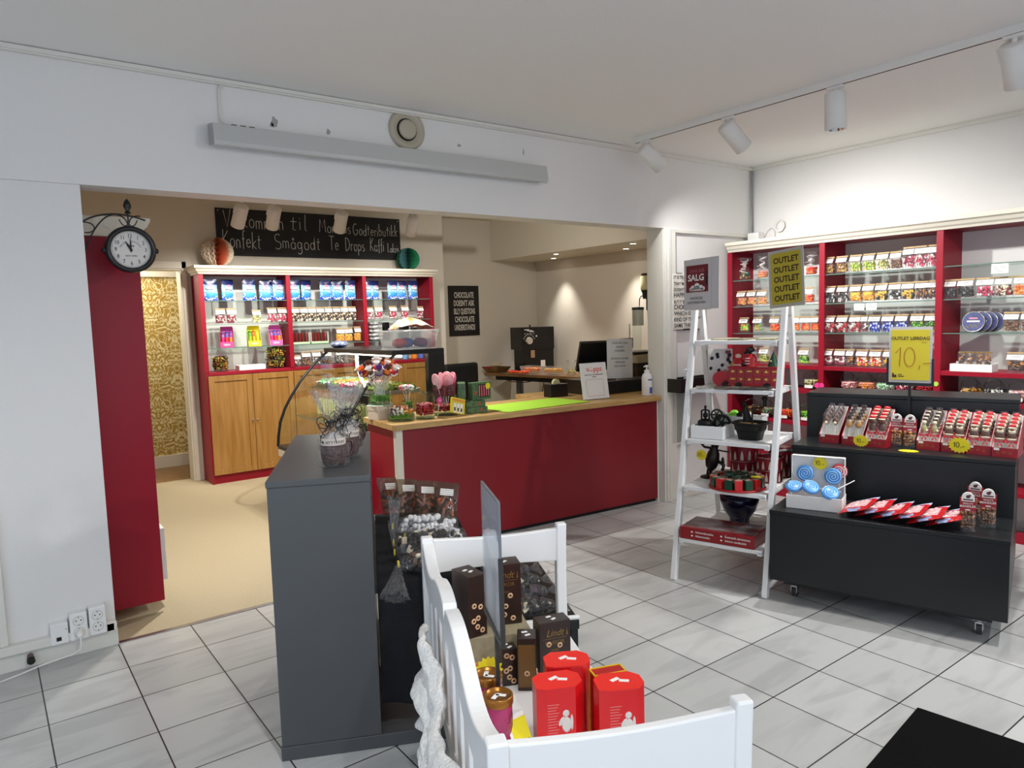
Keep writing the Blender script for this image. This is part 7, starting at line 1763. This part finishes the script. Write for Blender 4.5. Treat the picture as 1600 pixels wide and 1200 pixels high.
# fourth shelf
fg = thing('iron_figurine', 'dark iron nutcracker figurine with a yellow price star on the fourth ladder shelf', 'ornament', lw(.075, .36, 1), LR + R_(10))
m_br = mat('dark_bronze', '#2a2420', .35, .7)
b = MB(m_br).lathe([(.055, 0), (.05, .008), (.02, .016)], 16).cyl((0, 0, .014), (.0, 0, .05), .018, .014, 10)
b.T = Euler((0, R_(10), 0)).to_matrix().to_4x4(); b.lathe([(.012, .04), (.034, .07), (.042, .11), (.036, .15), (.02, .185), (.022, .2), (.03, .215), (.026, .24), (.012, .25), (0, .252)], 18); b.T = Matrix()
b.tube([(.03, -.01, .18), (-.02, -.035, .19), (-.04, -.03, .21)], .008, 6).tube([(.05, 0, .17), (.085, -.005, .165), (.12, -.005, .163)], .005, 6).tube([(.05, .01, .10), (.085, .0, .08), (.075, 0, .03), (.085, 0, .003)], .011, 8).ball((.08, 0, .10), (.010, .010, .03), 1); b.build('figure', fg)
star_tag(fg, (-.035, -.055, .145), .034, '20,-', (R_(90), 0, R_(-8)))
def gnome_tin(label, a, b_, z, R, h_, lid):
    t = thing('christmas_tin', label, 'tin', LD(a, b_, z), LR + rng.uniform(0, 6), 'red gnome tins')
    m = mat('gnome_red_tin', '#7d0f1e', .35, .1)
    MB(m).lathe([(0, 0), (R * .94, 0), (R * .95, .004), (R, h_ - .01), (R, h_ - .002), (R * .98, h_)], 32).build('tin_body', t)
    MB(M_STEEL).torus((0, 0, h_ * .48), R * .978, .002, 32, 5).torus((0, 0, h_ - .004), R, .0025, 32, 5).build('hoop', t)
    p = MB(mat('gnome_cream', '#cfc2b0', .6))
    for row in range(2):
        for k in range(12):
            a0 = 6.2832 * (k + .5 * row) / 12; z0 = h_ * (.06 + .47 * row); rr_ = R * (.957 + .036 * (z0 / h_)) + .0012
            def q(da, z): return (rr_ * math.cos(a0 + da), rr_ * math.sin(a0 + da), z)
            da = .11
            p.add([q(-da, z0), q(da, z0), q(da * .9, z0 + h_ * .14), q(0, z0 + h_ * .36), q(-da * .9, z0 + h_ * .14)], [(0, 1, 2, 3, 4)])
    p.build('gnome_print', t)
    if lid: MB(M_STEEL).lathe([(R * 1.01, h_ - .01), (R * 1.01, h_ + .006), (R * .9, h_ + .012), (0, h_ + .013)], 30).mat(m).torus((0, 0, h_ + .010), R * .96, .006, 30, 6).build('lid', t)
    return t
gnome_tin('red gnome-print tin standing at the back of the fourth ladder shelf', .225, .545, SHZ[1] + .001, .085, .19, False)
gnome_tin('red gnome-print tin by the ladder leg on the fourth shelf', .41, .435, SHZ[1] + .001, .076, .15, False)
gnome_tin('lidded red gnome-print tin at the far corner of the fourth ladder shelf', .425, .592, SHZ[1] + .001, .068, .17, True)
wr = thing('advent_wreath_box', 'round advent wreath of red and green little boxes on the fourth ladder shelf', 'advent wreath', lw(.30, .20, 1), LR)
MB(mat('wreath_base_red', '#a3141c', .4)).lathe([(0, 0), (.155, 0), (.158, .006), (.15, .012), (0, .012)], 36).build('base', wr)
for k in range(16):
    a = 6.2832 * k / 16; c, s_ = math.cos(a), math.sin(a)
    b = MB(mat('wreath_red', '#c01a20', .35) if k % 2 else mat('wreath_green', '#12402a', .35)); b.box((.128 * c, .128 * s_, .040), (.042, .040, .054), (0, 0, a)); b.mat(mat('wreath_top', '#b9ae98', .5, var=(60, '#7a2a2a'))).box((.128 * c, .128 * s_, .0675), (.036, .034, .001), (0, 0, a))
    b.build('gift_box', wr, bevel=.002)
b = MB(mat('spruce_green', '#1d3323', .7)); rg = random.Random(6)
for k in range(40): 
    a, r_ = rg.uniform(0, 6.3), .08 * math.sqrt(rg.random()); b.ball((r_ * math.cos(a), r_ * math.sin(a), .06 + .02 * rg.random()), (.030, .008, .006), 0, (0, rg.uniform(-.4, .4), rg.uniform(0, 6)))
b.mat(mat('wreath_top', '#b9ae98', .5, var=(60, '#7a2a2a'))).lathe([(.1, .012), (.1, .058), (0, .06)], 20); b.build('spruce_top', wr)
tag(star_tag(None, (0, 0, 0), .03, '', (0, 0, 0)), 'yellow price star lying on the advent wreath by the ladder leg', 'price tag', 'yellow price stars')
COL.objects['price_star'] if 'price_star' in COL.objects else None
[o for o in COL.objects if o.get('label', '').startswith('yellow price star lying on the advent')][0].location = LD(.405, .20, SHZ[1] + .0705)
# bottom shelf
ab = thing('candle_bridge_box', 'long dark red printed box of an advent candle bridge on the lowest ladder shelf', 'box', lw(.245, .10, 0), LR)
MB(mat('box_deep_red', '#8c1018', .3)).bx(-.212, .212, -.085, .16, 0, .068).build('carton', ab, bevel=.002)
MB(mat('box_photo_grey', '#8f8a8a', .35, var=(12, '#6a1a1e'))).bx(-.208, .208, -.06, .156, .068, .0688).build('photo_top', ab)
b = MB(M_PAPER)
for i, (x, z, s_t) in enumerate(((-.10, .042, 'Adventsljusstake'), (-.10, .020, 'Adventsstake'), (.07, .042, 'Świecznik adwentowy'), (.07, .020, 'Advent candlestick'))): b.text(s_t, (x - .02, -.0855, z), X_, Z_, .0165, 'l', .95, 0, .012).bx(x - .045, x - .035, -.0858, -.085, z, z + .008)
b.build('lettering', ab)
bw_ = thing('enamel_bowl', 'deep dark blue bowl on the lowest ladder shelf behind the red box', 'bowl', lw(.225, .46, 0), LR)
MB(mat('midnight_enamel', '#0c0f2a', .12)).lathe([(0, 0), (.058, 0), (.058, .035), (.066, .05), (.095, .09), (.112, .14), (.116, .185), (.112, .185), (.107, .14), (.088, .092), (.06, .058), (0, .05)], 36).build('bowl_body', bw_)
# signs on top of the two A-frames
sa = thing('sale_sign', 'white sale sheet with a dark red panel hung at the ladder top', 'sign', (*LD(.035, .285)[:2], 1.545), R_(-90), None, (R_(-2), R_(-1.2), R_(-92)))
MB(mat('sale_paper', '#c9c6c6', .6)).bx(-.10, .10, -.002, .002, 0, .297).build('sheet', sa)
MB(mat('sale_paper', '#c9c6c6', .6)).bx(-.05, .155, .004, .006, .004, .300).build('spare_sheet', sa)
MB(mat('sale_dark_red', '#6e1622', .6)).bx(-.082, .082, -.0032, -.002, .105, .262).build('red_panel', sa)
b = MB(mat('sale_pale_pink', '#b0646c', .7)); b.text('JANUAR', (-.0, -.0034, .218), X_, Z_, .032, 'c', .92); b.mat(M_PAPER).text('SALG', (-.008, -.0034, .172), X_, Z_, .052, 'c', 1.0, 0, .025)
for x, z, r_ in ((-.03, .128, .017), (.0, .137, .021), (.03, .128, .017), (.048, .124, .011), (-.046, .123, .011)): b.cyl((x, -.0032, z), (x, -.0037, z), r_, None, 18)
b.bx(-.05, .05, -.0037, -.0032, .112, .128)
b.mat(M_INK).text('-50%', (-.006, -.0040, .124), X_, Z_, .026, 'c', .95, 0, .02).text('30%', (.038, -.0040, .118), X_, Z_, .013).text('20%', (-.042, -.0040, .118), X_, Z_, .011).text('MONICAS', (-.004, -.0024, .062), X_, Z_, .021, 'c', .95).text('GODTERIBUTIKK', (-.004, -.0024, .038), X_, Z_, .019, 'c', .95).prism([(.066, .14), (.078, .14), (.080, .19), (.074, .20), (.078, .215), (.072, .23), (.068, .21), (.070, .20), (.062, .185)], -.0036, -.0032, 'xz'); b.build('print', sa)
ou = thing('outlet_poster', 'yellow sheet repeating OUTLET five times hung at the ladder top', 'sign', (*LD(.545, .295)[:2], 1.548), R_(-90), None, (R_(-2), R_(-4.5), R_(-94)))
MB(mat('outlet_sleeve', '#b5b1a8', .3)).bx(-.112, .112, -.0015, .0015, 0, .315).build('sleeve', ou)
MB(mat('outlet_mustard', '#b9a92c', .6)).bx(-.095, .095, -.0026, -.0015, .018, .298).build('sheet', ou)
b = MB(mat('dark_brown_ink', '#3a2118', .7))
for k in range(5): b.text('OUTLET', (.004, -.0028, .243 - .052 * k), X_, Z_, .044, 'c', .98, 0, .03)
b.build('lettering', ou)
# ------------------------------------------------------------------ grey stand: velvet cloth, mugs, bags
GRZ = R_(GU_A)
M_VEL = mat('black_velvet', '#08080d', .95, bump=(300, .6), var=(14, '#0e0e18'))
def velvet():
    b = MB(M_VEL)
    # over the step and down the front, then the open side
    def front(u, v):
        a = .353 + .362 * u
        if v < .35: return (a, .98 - (.98 - .045) * (v / .35), .595 + .004 * noise.noise(Vector((u * 6, v * 9, 1))))
        q = (v - .35) / .65
        return (a, .045 - .012 * min(1, q * 5) + .012 * math.sin(u * 16 + .8 * math.sin(q * 4)) * q, .594 - (.44 + .015 * math.sin(u * 7)) * q)
    b.grid(front, 44, 40)
    def sidef(u, v):
        q = v
        return (.737 + .008 * math.sin(u * 30) * q, .045 + .93 * u, .594 - .205 * q)
    b.grid(sidef, 40, 10)
    o = b.build('velvet_cloth', None, (*GU_O, 0), (0, 0, GRZ))
    s = o.modifiers.new('t', 'SOLIDIFY'); s.thickness = .003; s.offset = -1
    return tag(o, 'black velvet cloth draped over the middle step of the grey stand', 'cloth')
velvet()
def mug(label, a, b_, seed, rz):
    t = thing('wrapped_mug', label, 'mug', GU(a, b_, 1.001), GRZ + R_(rz), 'wrapped mugs')
    MB(mat('cocoa_brown_stoneware', '#341914', .3, var=(90, '#46281f'))).lathe([(0, .002), (.034, .002), (.040, .008), (.045, .03), (.047, .08)], 32).mat(mat('mug_cream_band', '#c8bcae', .4)).lathe([(.047, .08), (.0478, .105), (.045, .106), (.043, .08), (.040, .02), (0, .012)], 32).build('mug_body', t)
    MB(mat('cocoa_brown_stoneware', '#3d2420', .35)).tube([(.045, 0, .09), (.07, 0, .085), (.075, 0, .06), (.065, 0, .035), (.043, 0, .03)], .006, 8).build('handle', t)
    b = MB(M_INK)
    for i, ch in enumerate('HYTTEKOS'):
        an = R_(-90 - 38 + i * 11); b.text(ch, (.0483 * math.cos(an), .0483 * math.sin(an), .0875), (-math.sin(an), math.cos(an), 0), Z_, .014, 'c', .9, 0, .02)
    an = R_(-90 - 60); b.prism([(x_ * .006, .0 + z_ * .006) for x_, z_ in ((-1, 0), (1, 0), (1, 1), (0, 1.9), (-1, 1))], 0, .0008, 'xz')
    b.v[-10:] = [(.0485 * math.cos(an + p[0] / .048), .0485 * math.sin(an + p[0] / .048), .088 + p[2]) for p in b.v[-10:]]
    b.build('lettering', t)
    MB(mat('grey_shred', '#b9b4b0', .6, bump=(90, 1))).grid(lambda u, v: (.04 * v * math.cos(u * 6.283), .04 * v * math.sin(u * 6.283), .125 - .03 * v * v + .008 * noise.noise(Vector((u * 9, v * 5, seed)))), 18, 6, True, True).build('filling', t)
    tied_bag_film(M_FILM2, .058, .115, .013, .163, .064, .285, seed, 96).build('cellophane', t)
    r = MB(mat('black_curling_ribbon', '#0d0d0e', .4)); rg = random.Random(seed); r.torus((0, 0, .163), .014, .004, 16, 6)
    for q in range(8):
        a0 = rg.uniform(0, 6.3); k = rg.uniform(.6, 1.1); p = []
        for i in range(14):
            f = i / 13; rr_ = .014 + .055 * f * k; p.append((rr_ * math.cos(a0 + .7 * math.sin(i * .9) * f), rr_ * math.sin(a0 + .7 * math.sin(i * .9) * f), max(.163 + .03 * math.sin(i * .8 + q) * f - .06 * f * f * k, .004)))
        r.tube(p, .0016, 5)
    for q in range(4):
        a0 = rg.uniform(0, 6.3); r.tube([(.014 * math.cos(a0) + .022 * (1 - math.cos(t_ * .45)) * math.cos(a0), .014 * math.sin(a0) + .03 * (1 - math.cos(t_ * .45)) * math.sin(a0) + .018 * math.sin(t_ * .45) * math.cos(a0), .163 + .02 * math.sin(t_ * .45 + a0)) for t_ in range(15)], .0018, 5, True)
    r.build('ribbon', t)
    return t
mug('brown mug in cellophane with black ribbon at the front of the grey stand', .215, .225, 3, 14)
mug('cellophane-wrapped brown mug behind the front one on the grey stand', .262, .40, 7, 40)
mug('cellophane-wrapped brown mug at the back of the grey stand', .258, .60, 12, -20)

# bags on the velvet
def lying_bag(label, pos, rot, Lh, Rw, Rz, kind, shape, r, seed, frill=.10, m=None, name='sweet_bag', group='bags on the velvet cloth', fr_dir=None, tie='#d6c23a'):
    """film bag lying along local +x, tied at -x with a flaring frill"""
    t = thing(name, label, 'sweet bag', pos, 0, group, rot)
    rg = random.Random(seed)
    pile(MB(), lambda x, y, z: (x / (Lh - .01)) ** 2 + (y / (Rw - .008)) ** 2 + ((z - Rz) / (Rz - .006)) ** 2 < 1, (-Lh, -Rw, .002), (Lh, Rw, 2 * Rz), r, CANDY[kind], shape, rg, hollow=.3).build('sweets', t)
    b = MB(m or M_FILM2)
    def pt(u, v):
        a = 2 * math.pi * u
        if v < .62:
            q = v / .62; x = Lh * (1 - 2 * q) ; w = math.sin(math.pi * (.06 + .88 * q)) ** .55
            n = 1 + .08 * noise.noise(Vector((math.cos(a) * 3, math.sin(a) * 3, q * 5 + seed)))
            return (x * 1.05, (Rw + .004) * w * math.cos(a) * n, max(Rz + (Rz + .004) * w * math.sin(a) * n, .001))
        q = (v - .62) / .38; rr_ = .010 + (.036 + .012 * math.sin(a * 9 + seed)) * q ** 1.2
        n = 1 + .35 * q * noise.noise(Vector((math.cos(a) * 5, math.sin(a) * 5, seed)))
        d = Vector(fr_dir) if fr_dir else Vector((-1, 0, .12)); c = Vector((-Lh * 1.06, 0, Rz)) + d.normalized() * frill * q
        s = Vector((0, 1, 0)) if abs(d.y) < .7 else Vector((1, 0, 0)); s = (s - d.normalized() * s.dot(d.normalized())).normalized(); w = d.normalized().cross(s)
        p = c + s * math.cos(a) * rr_ * n + w * math.sin(a) * rr_ * n * .55
        return (p.x, p.y, p.z if fr_dir else max(p.z, .001))
    b.grid(pt, 30, 34, True, True); b.build('film', t)
    MB(mat('tie_' + tie[1:], tie, .4)).torus((-Lh * 1.06, 0, Rz), .011, .004, 12, 6, (0, R_(90), 0)).build('tie', t)
    return t
VZ = .5995
CANDY['marsh'] = [C_('pale_pink', '#f0b9b4'), C_('brown', '#5e3a20'), C_('choc', '#3a2217'), C_('orange', '#ef7a26'), C_('brown', '#5e3a20')]
CANDY['white'] = [C_('ball_white', '#e9e9e9')]
CANDY['darkmix'] = [C_('black', '#161314'), C_('anthracite', '#26221f'), C_('black', '#161314'), C_('black', '#161314'), C_('anthracite', '#26221f'), C_('cream', '#eadcc0')]
CANDY['darkplum'] = [C_('black', '#161314'), C_('anthracite', '#26221f'), C_('plum_dark', '#3a1226')]
# four smoky bags with price labels at the back
M_SMOKE = film('smoky_film', '#cbbfb0', .12, .14, haze=.10, bump=(38, 1.0), hazecol='#8a7f74')
for i, (a, b_, rz) in enumerate(((.44, .83, 30), (.51, .765, 18), (.585, .70, 8), (.655, .635, -6))):
    t = thing('smoky_bag', f'smoky bag of brown and pink sweets with white label, {ORD[i]} from the grey box', 'sweet bag', GU(a, b_, VZ + .028), 0, 'smoky bags', (R_(-30), R_(8), GRZ + R_(rz)))
    pile(MB(), lambda x, y, z: (x / .052) ** 2 + ((z - .068) / .06) ** 2 < 1, (-.045, -.022, .018), (.045, .022, .12), .013, CANDY['marsh'], 'stick', random.Random(i + 3)).build('sweets', t)
    b = MB(M_SMOKE); pillow(b, .112, .175, .06, i, .004); b.v = [(x, y, z + .012) for x, y, z in b.v]; b.build('bag', t)
    b = MB(M_LBL).bx(-.030, .030, -.028, -.026, .118, .148); b.mat(mat('label_print', '#8f8d8a', .7))
    for k in range(3): b.bx(-.03, .03, -.0285, -.028, .122 + k * .009, .125 + k * .009)
    b.build('label', t)
lying_bag('clear bag of white chocolate balls on the velvet before the smoky bags', GU(.57, .56, VZ), (0, 0, GRZ + R_(-8)), .135, .050, .046, 'white', 'ball', .0135, 5, .13, fr_dir=(.1, .1, .9))
lying_bag('clear bag of white marshmallow rolls half under a dark bag on the velvet', GU(.60, .445, VZ), (0, 0, GRZ + R_(-7)), .12, .046, .034, 'white', 'stick', .013, 6, .04, fr_dir=(-.1, 0, .8))
lying_bag('clear bag of dark liquorice with a tall frill beside the grey box', GU(.572, .335, VZ), (0, 0, GRZ + R_(-5)), .14, .048, .044, 'darkmix', 'chip', .013, 7, .17, fr_dir=(.05, .2, .9))
lying_bag('clear bag of dark sweets with its film fan pointing up on the velvet', GU(.572, .225, VZ), (0, 0, GRZ + R_(-2)), .14, .048, .042, 'darkmix', 'chip', .013, 8, .13, fr_dir=(.05, -.2, .9))
lying_bag('clear bag of liquorice and almonds with a frill hanging off the velvet front', GU(.58, .108, VZ), (0, 0, GRZ + R_(6)), .14, .046, .042, 'liquorice', 'drop', .013, 9, .16, fr_dir=(-.22, -.86, -.45))
cf = MB(M_FILM2); 
cf.grid(lambda u, v: (.10 * (u - .5) * (1.2 - v), .012 * math.sin(u * 25) * v + .01 * noise.noise(Vector((u * 6, v * 5, 2))), .002 + .16 * v * (1 + .15 * math.sin(u * 19)) * (.55 + .45 * math.sin(math.pi * u))), 34, 14)
tag(cf.build('film_tuft', None, GU(.40, .935, VZ + .0), (0, 0, GRZ + .5)), 'tuft of loose clear film standing at the back corner of the velvet', 'film')
# dark bags on the low step, white tube
for i, (a, b_, k, rz) in enumerate(((.90, .64, 'darkplum', -6), (.89, .50, 'darkplum', 4), (.905, .365, 'darkmix', -4), (.905, .225, 'darkplum', 7), (.90, .09, 'darkmix', -2))):
    lying_bag(f'dark sweet bag lying across the low black step, {ORD[i]} from the counter side', GU(a, b_ + .02, .3815), (0, 0, GRZ + R_(rz * .4 + 180)), .12, .046, .036, k, 'chip', .014, 20 + i, .05, name='dark_bag', group='dark bags on the low step', tie='#2a2a2c')
wt_ = MB(M_WHT).cyl((0, 0, .010), (.055, -.004, .010), .009, None, 14).cyl((-.02, .001, .010), (0, 0, .010), .010, None, 14)
tag(wt_.build('white_tube', None, GU(1.045, .035, .3815), (0, 0, GRZ)), 'small white tube lying on the corner of the low black step', 'tube')

# ------------------------------------------------------------------ goods on the white bench
BRZ = R_(BN_A); BZ = .3805
stick = lambda mb, x, y, z, rz, w=.026, d=.012: mb.box((x, y, z), (w, d, .0006), (0, 0, rz))
def hex_box(label, a, b_, rz, w_=.062, d_=.044, h_=.205):
    t = thing('chocolate_box', label, 'chocolate box', BN(a, b_, BZ), BRZ + R_(rz), 'red chocolate boxes')
    c = .024; P2 = [(-w_, -d_ + c * .4), (-w_ + c, -d_), (w_ - c, -d_), (w_, -d_ + c), (w_, d_ - c), (w_ - c, d_), (-w_ + c, d_), (-w_, d_ - c)]
    MB(M_REDP).prism(P2, 0, h_ - .002, 'xy').build('carton', t, bevel=.0015)
    MB(mat('lid_scarlet', '#e8261c', .35)).prism([(x * 1.01, y * 1.01) for x, y in P2], h_ - .0018, h_, 'xy').build('lid', t)
    b = MB(M_PAPER); stick(b, -.008, .008, h_ + .0004, .5); stick(b, .014, -.002, h_ + .0004, -.3); b.build('price_label', t)
    b = MB(mat('print_pale_pink', '#d98a86', .5))
    yf = -d_ - .0006
    for k in range(13): b.bx(-w_ + c + .002, -w_ + c + .002 + .030 - .004 * (k % 3), yf, yf + .0005, h_ - .045 - k * .0075, h_ - .0435 - k * .0075)
    b.mat(mat('print_white_silver', '#d8d2cc', .4))
    b.ball((.012, yf, h_ - .070), (.009, .0012, .010), 1).ball((.013, yf, h_ - .10), (.013, .0012, .022), 1).ball((.0, yf, h_ - .09), (.006, .0012, .014), 1, (0, .5, 0)).ball((.027, yf, h_ - .095), (.004, .0012, .022), 1)
    b.mat(mat('print_gold', '#c9a24a', .35, .6)).ball((-.012, yf, h_ - .15), (.006, .001, .005), 1); b.mat(M_PAPER).prism([(-.022, h_ - .157), (-.022, h_ - .143), (-.016, h_ - .150)], yf - .0003, yf + .0002, 'xz').prism([(-.002, h_ - .157), (-.002, h_ - .143), (-.008, h_ - .150)], yf - .0003, yf + .0002, 'xz')
    b.build('print', t)
    return t
hex_box('red eight-sided chocolate box at the near end of the bench beside the tins', .243, -.715, -2)
hex_box('red eight-sided chocolate box behind the other two on the bench', .30, -.612, -6)
hex_box('red eight-sided chocolate box nearest the open front of the bench', .395, -.765, -4)
ybx = thing('yellow_edged_box', 'red chocolate box with yellow edges squeezed between the red eight-sided boxes', 'chocolate box', BN(.40, -.668, BZ), BRZ + R_(4))
MB(mat('gift_red', '#b01820', .35)).bx(-.045, .045, -.02, .02, 0, .185).build('carton', ybx)
b = MB(mat('edge_yellow', '#e2c21c', .4))
for x in (-.045, .045):
    for y in (-.02, .02): b.bx(x - .002, x + .002, y - .002, y + .002, 0, .186)
b.bx(-.046, .046, -.022, -.018, .183, .187).bx(-.046, .046, .018, .022, .183, .187).bx(-.047, -.043, -.02, .02, .183, .187).bx(.043, .047, -.02, .02, .183, .187); b.build('yellow_edge', ybx)
MB(M_CHOC).bx(-.03, .03, -.0208, -.02, .12, .165).build('print', ybx)
def choc_box(label, pos, rz, w_, d_, h_, text=True, gold=False):
    t = thing('dark_chocolate_box', label, 'chocolate box', pos, BRZ + R_(rz), 'dark chocolate boxes')
    MB(M_CHOC).bx(-w_ / 2, w_ / 2, -d_ / 2, d_ / 2, 0, h_).build('carton', t, bevel=.0015)
    b = MB(M_PAPER); stick(b, -.006, .012, h_ + .0004, .3, .018, .010); stick(b, .004, -.008, h_ + .0004, .6, .018, .010); b.build('price_label', t)
    p = MB(mat('foil_gold_ink', '#8f7440', .35, .6)); yf = -d_ / 2
    if text:
        p.text('Lindt', (0, yf, h_ - .048), X_, Z_, w_ * .30, 'c', .9, .3, .005).text('NUXOR', (0, yf, h_ - .075), X_, Z_, w_ * .17, 'c', 1.0).bx(-w_ * .38, w_ * .38, yf - .0006, yf, h_ - .056, h_ - .055).text('DARK', (0, yf, h_ - .098), X_, Z_, w_ * .10)
        p.prism([(w_ * .36, h_ - .05), (w_ * .41, h_ - .05), (w_ * .39, h_ - .025)], yf - .0008, yf, 'xz')
    if gold: p.mat(mat('torn_gold_panel', '#6b4c1e', .4)).bx(-w_ / 2 + .003, w_ / 2 - .003, yf - .0008, yf, .012, h_ - .02)
    p.mat(mat('hazelnut_print', '#d2ab84', .5)); hz = max(h_ * .30, .056)
    for k, (x, z) in enumerate(((-.2, .06), (.0, .0), (.15, .05), (-.05, -.04), (.22, -.06), (-.25, -.01))):
        if not gold or k == 1: p.torus((x * w_, yf, hz + z * .7), .0065, .003, 10, 5, (R_(90), 0, 0))
    p.mat(mat('hazelnut_print', '#d2ab84', .5))
    for k in range(4 if not gold else 1): p.torus((w_ / 2, -d_ * .25 + .012 * k, hz + .016 * (k % 2)), .006, .003, 10, 5, (0, R_(90), 0))
    p.build('print', t)
    return t
rs = thing('riser_block', 'pale wooden block raising two dark chocolate boxes on the bench', 'riser', BN(.168, -.175, BZ), BRZ)
MB(wood_mat('limed_ash', '#8f8468', '#a3987c', (30, 4, 30), .6)).bx(-.118, .118, -.095, .14, 0, .138).build('block', rs, bevel=.002)
RZ_ = BZ + .1395
choc_box('dark chocolate box on the pale block beside the bench back', BN(.092, -.215, RZ_), 22, .066, .105, .200, False)
choc_box('dark chocolate box with gold lettering on the pale block behind the acrylic sign', BN(.215, -.165, RZ_), 0, .108, .07, .205)
choc_box('dark chocolate box with gold lettering standing by the bench arm', BN(.352, -.265, BZ), 6, .108, .06, .172)
choc_box('opened dark chocolate box showing a gold flap below the acrylic sign', BN(.248, -.348, BZ), -14, .058, .07, .168, False, True)
choc_box('dark chocolate box standing low in front of the pale block', BN(.195, -.312, BZ + .0005), 2, .05, .05, .118, False)
def round_tin(label, a, b_, rz):
    t = thing('cocoa_tin', label, 'tin', BN(a, b_, BZ), BRZ + R_(rz), 'pink cocoa tins')
    R, h_ = .0355, .195
    MB(mat('tin_magenta', '#b8366e', .35, var=(18, '#a02a5c'))).lathe([(0, 0), (R, 0), (R, h_ - .014)], 32).build('tin_body', t)
    MB(mat('tin_copper', '#a06a2c', .3, .7)).lathe([(R + .001, h_ - .022), (R + .003, h_ - .020), (R + .003, h_), (R + .001, h_ + .002), (R - .003, h_ + .001), (R - .004, h_ - .004), (0, h_ - .004)], 32).build('lid', t)
    MB(mat('tin_copper', '#a06a2c', .3, .7)).lathe([(R + .001, 0), (R + .002, .003), (R, .006)], 28).build('base_rim', t)
    b = MB(); rg = random.Random(4)
    cols = [mat('leaf_plum', '#3a1c3a', .4), mat('leaf_plum', '#3a1c3a', .4), mat('leaf_teal', '#2f9a86', .4), mat('leaf_coral', '#d2755a', .4)]
    for k in range(46):
        b.mat(cols[k % 4]); a0, z0 = rg.uniform(0, 6.3), rg.uniform(.02, h_ - .03); an = rg.uniform(0, 3.1); L_ = rg.uniform(.012, .022); W_ = .0042
        pts = [(-L_, 0), (-L_ * .3, W_), (L_, 0), (-L_ * .3, -W_)]
        b.add([((R + .0005) * math.cos(a0 + (x * math.cos(an) - y * math.sin(an)) / R), (R + .0005) * math.sin(a0 + (x * math.cos(an) - y * math.sin(an)) / R), min(max(z0 + x * math.sin(an) + y * math.cos(an), .008), h_ - .024)) for x, y in pts], [(0, 1, 2, 3)])
    b.build('leaf_print', t)
    b = MB(M_PAPER); stick(b, -.008, -.002, h_ - .0034, .9); stick(b, .008, .002, h_ - .0034, -.5); b.build('price_label', t)
    return t
round_tin('pink leaf-patterned tin with a copper lid, the nearer one on the bench', .083, -.730, 0)
round_tin('pink leaf-patterned tin with a copper lid behind the nearer one', .077, -.617, 100)
tag(MB(mat('striped_wrapper', '#c23a3a', .4, var=(60, '#e2c25a'))).prism([(-.03, 0), (.03, 0), (.022, .15), (-.022, .165)], -.006, .006, 'xz').build('striped_bar', None, BN(.072, -.50, BZ + .002), (R_(-6), 0, BRZ)), 'red and gold striped bar standing behind the pink tins', 'chocolate bar')
free_star('yellow price star standing behind the pink tins on the bench', BN(.098, -.517, BZ + .150), .042, '', (R_(80), 0, BRZ))
st_ = thing('sale_tag', 'yellow sale tag with white edge lying between tin and red box on the bench', 'price tag', BN(.152, -.79, BZ + .002), 0, None, (R_(-28), R_(0), BRZ + R_(28)))
MB(M_PAPER).bx(-.026, .034, -.001, .001, 0, .15).build('sheet', st_)
b = MB(mat('sale_yellow', '#e6d81e', .6)).bx(-.018, .034, -.0018, -.001, .012, .138); b.mat(M_INK).text('SALG', (.008, -.002, .07), X_, (0, 0, 1), .020, 'c', .95); b.build('print', st_)
# acrylic sign on a dark post
ac = thing('acrylic_sign', 'tall empty acrylic sign holder on a dark post standing in the bench', 'sign holder', BN(.094, -.674, BZ), BRZ)
D0, D1 = -.086, .154
MB(M_ACR).bx(-.003, -.0015, D0, D1, .345, .70).bx(.0015, .003, D0, D1, .345, .70).build('acrylic_panel', ac)
MB(mat('acrylic_edge_grey', '#6a6e74', .25)).bx(-.0035, .0035, D0 - .003, D0, .33, .70).bx(-.0035, .0035, D0, D1, .70, .7025).build('panel_edge', ac)
MB(mat('post_graphite', '#2c2a29', .4)).bx(-.006, .006, D0 - .004, D1, .33, .345).bx(-.006, .006, D0 - .006, D0 + .001, .33, .56).bx(-.005, .005, -.005, .005, .003, .33).bx(-.03, .03, -.014, .014, 0, .004).build('post', ac)
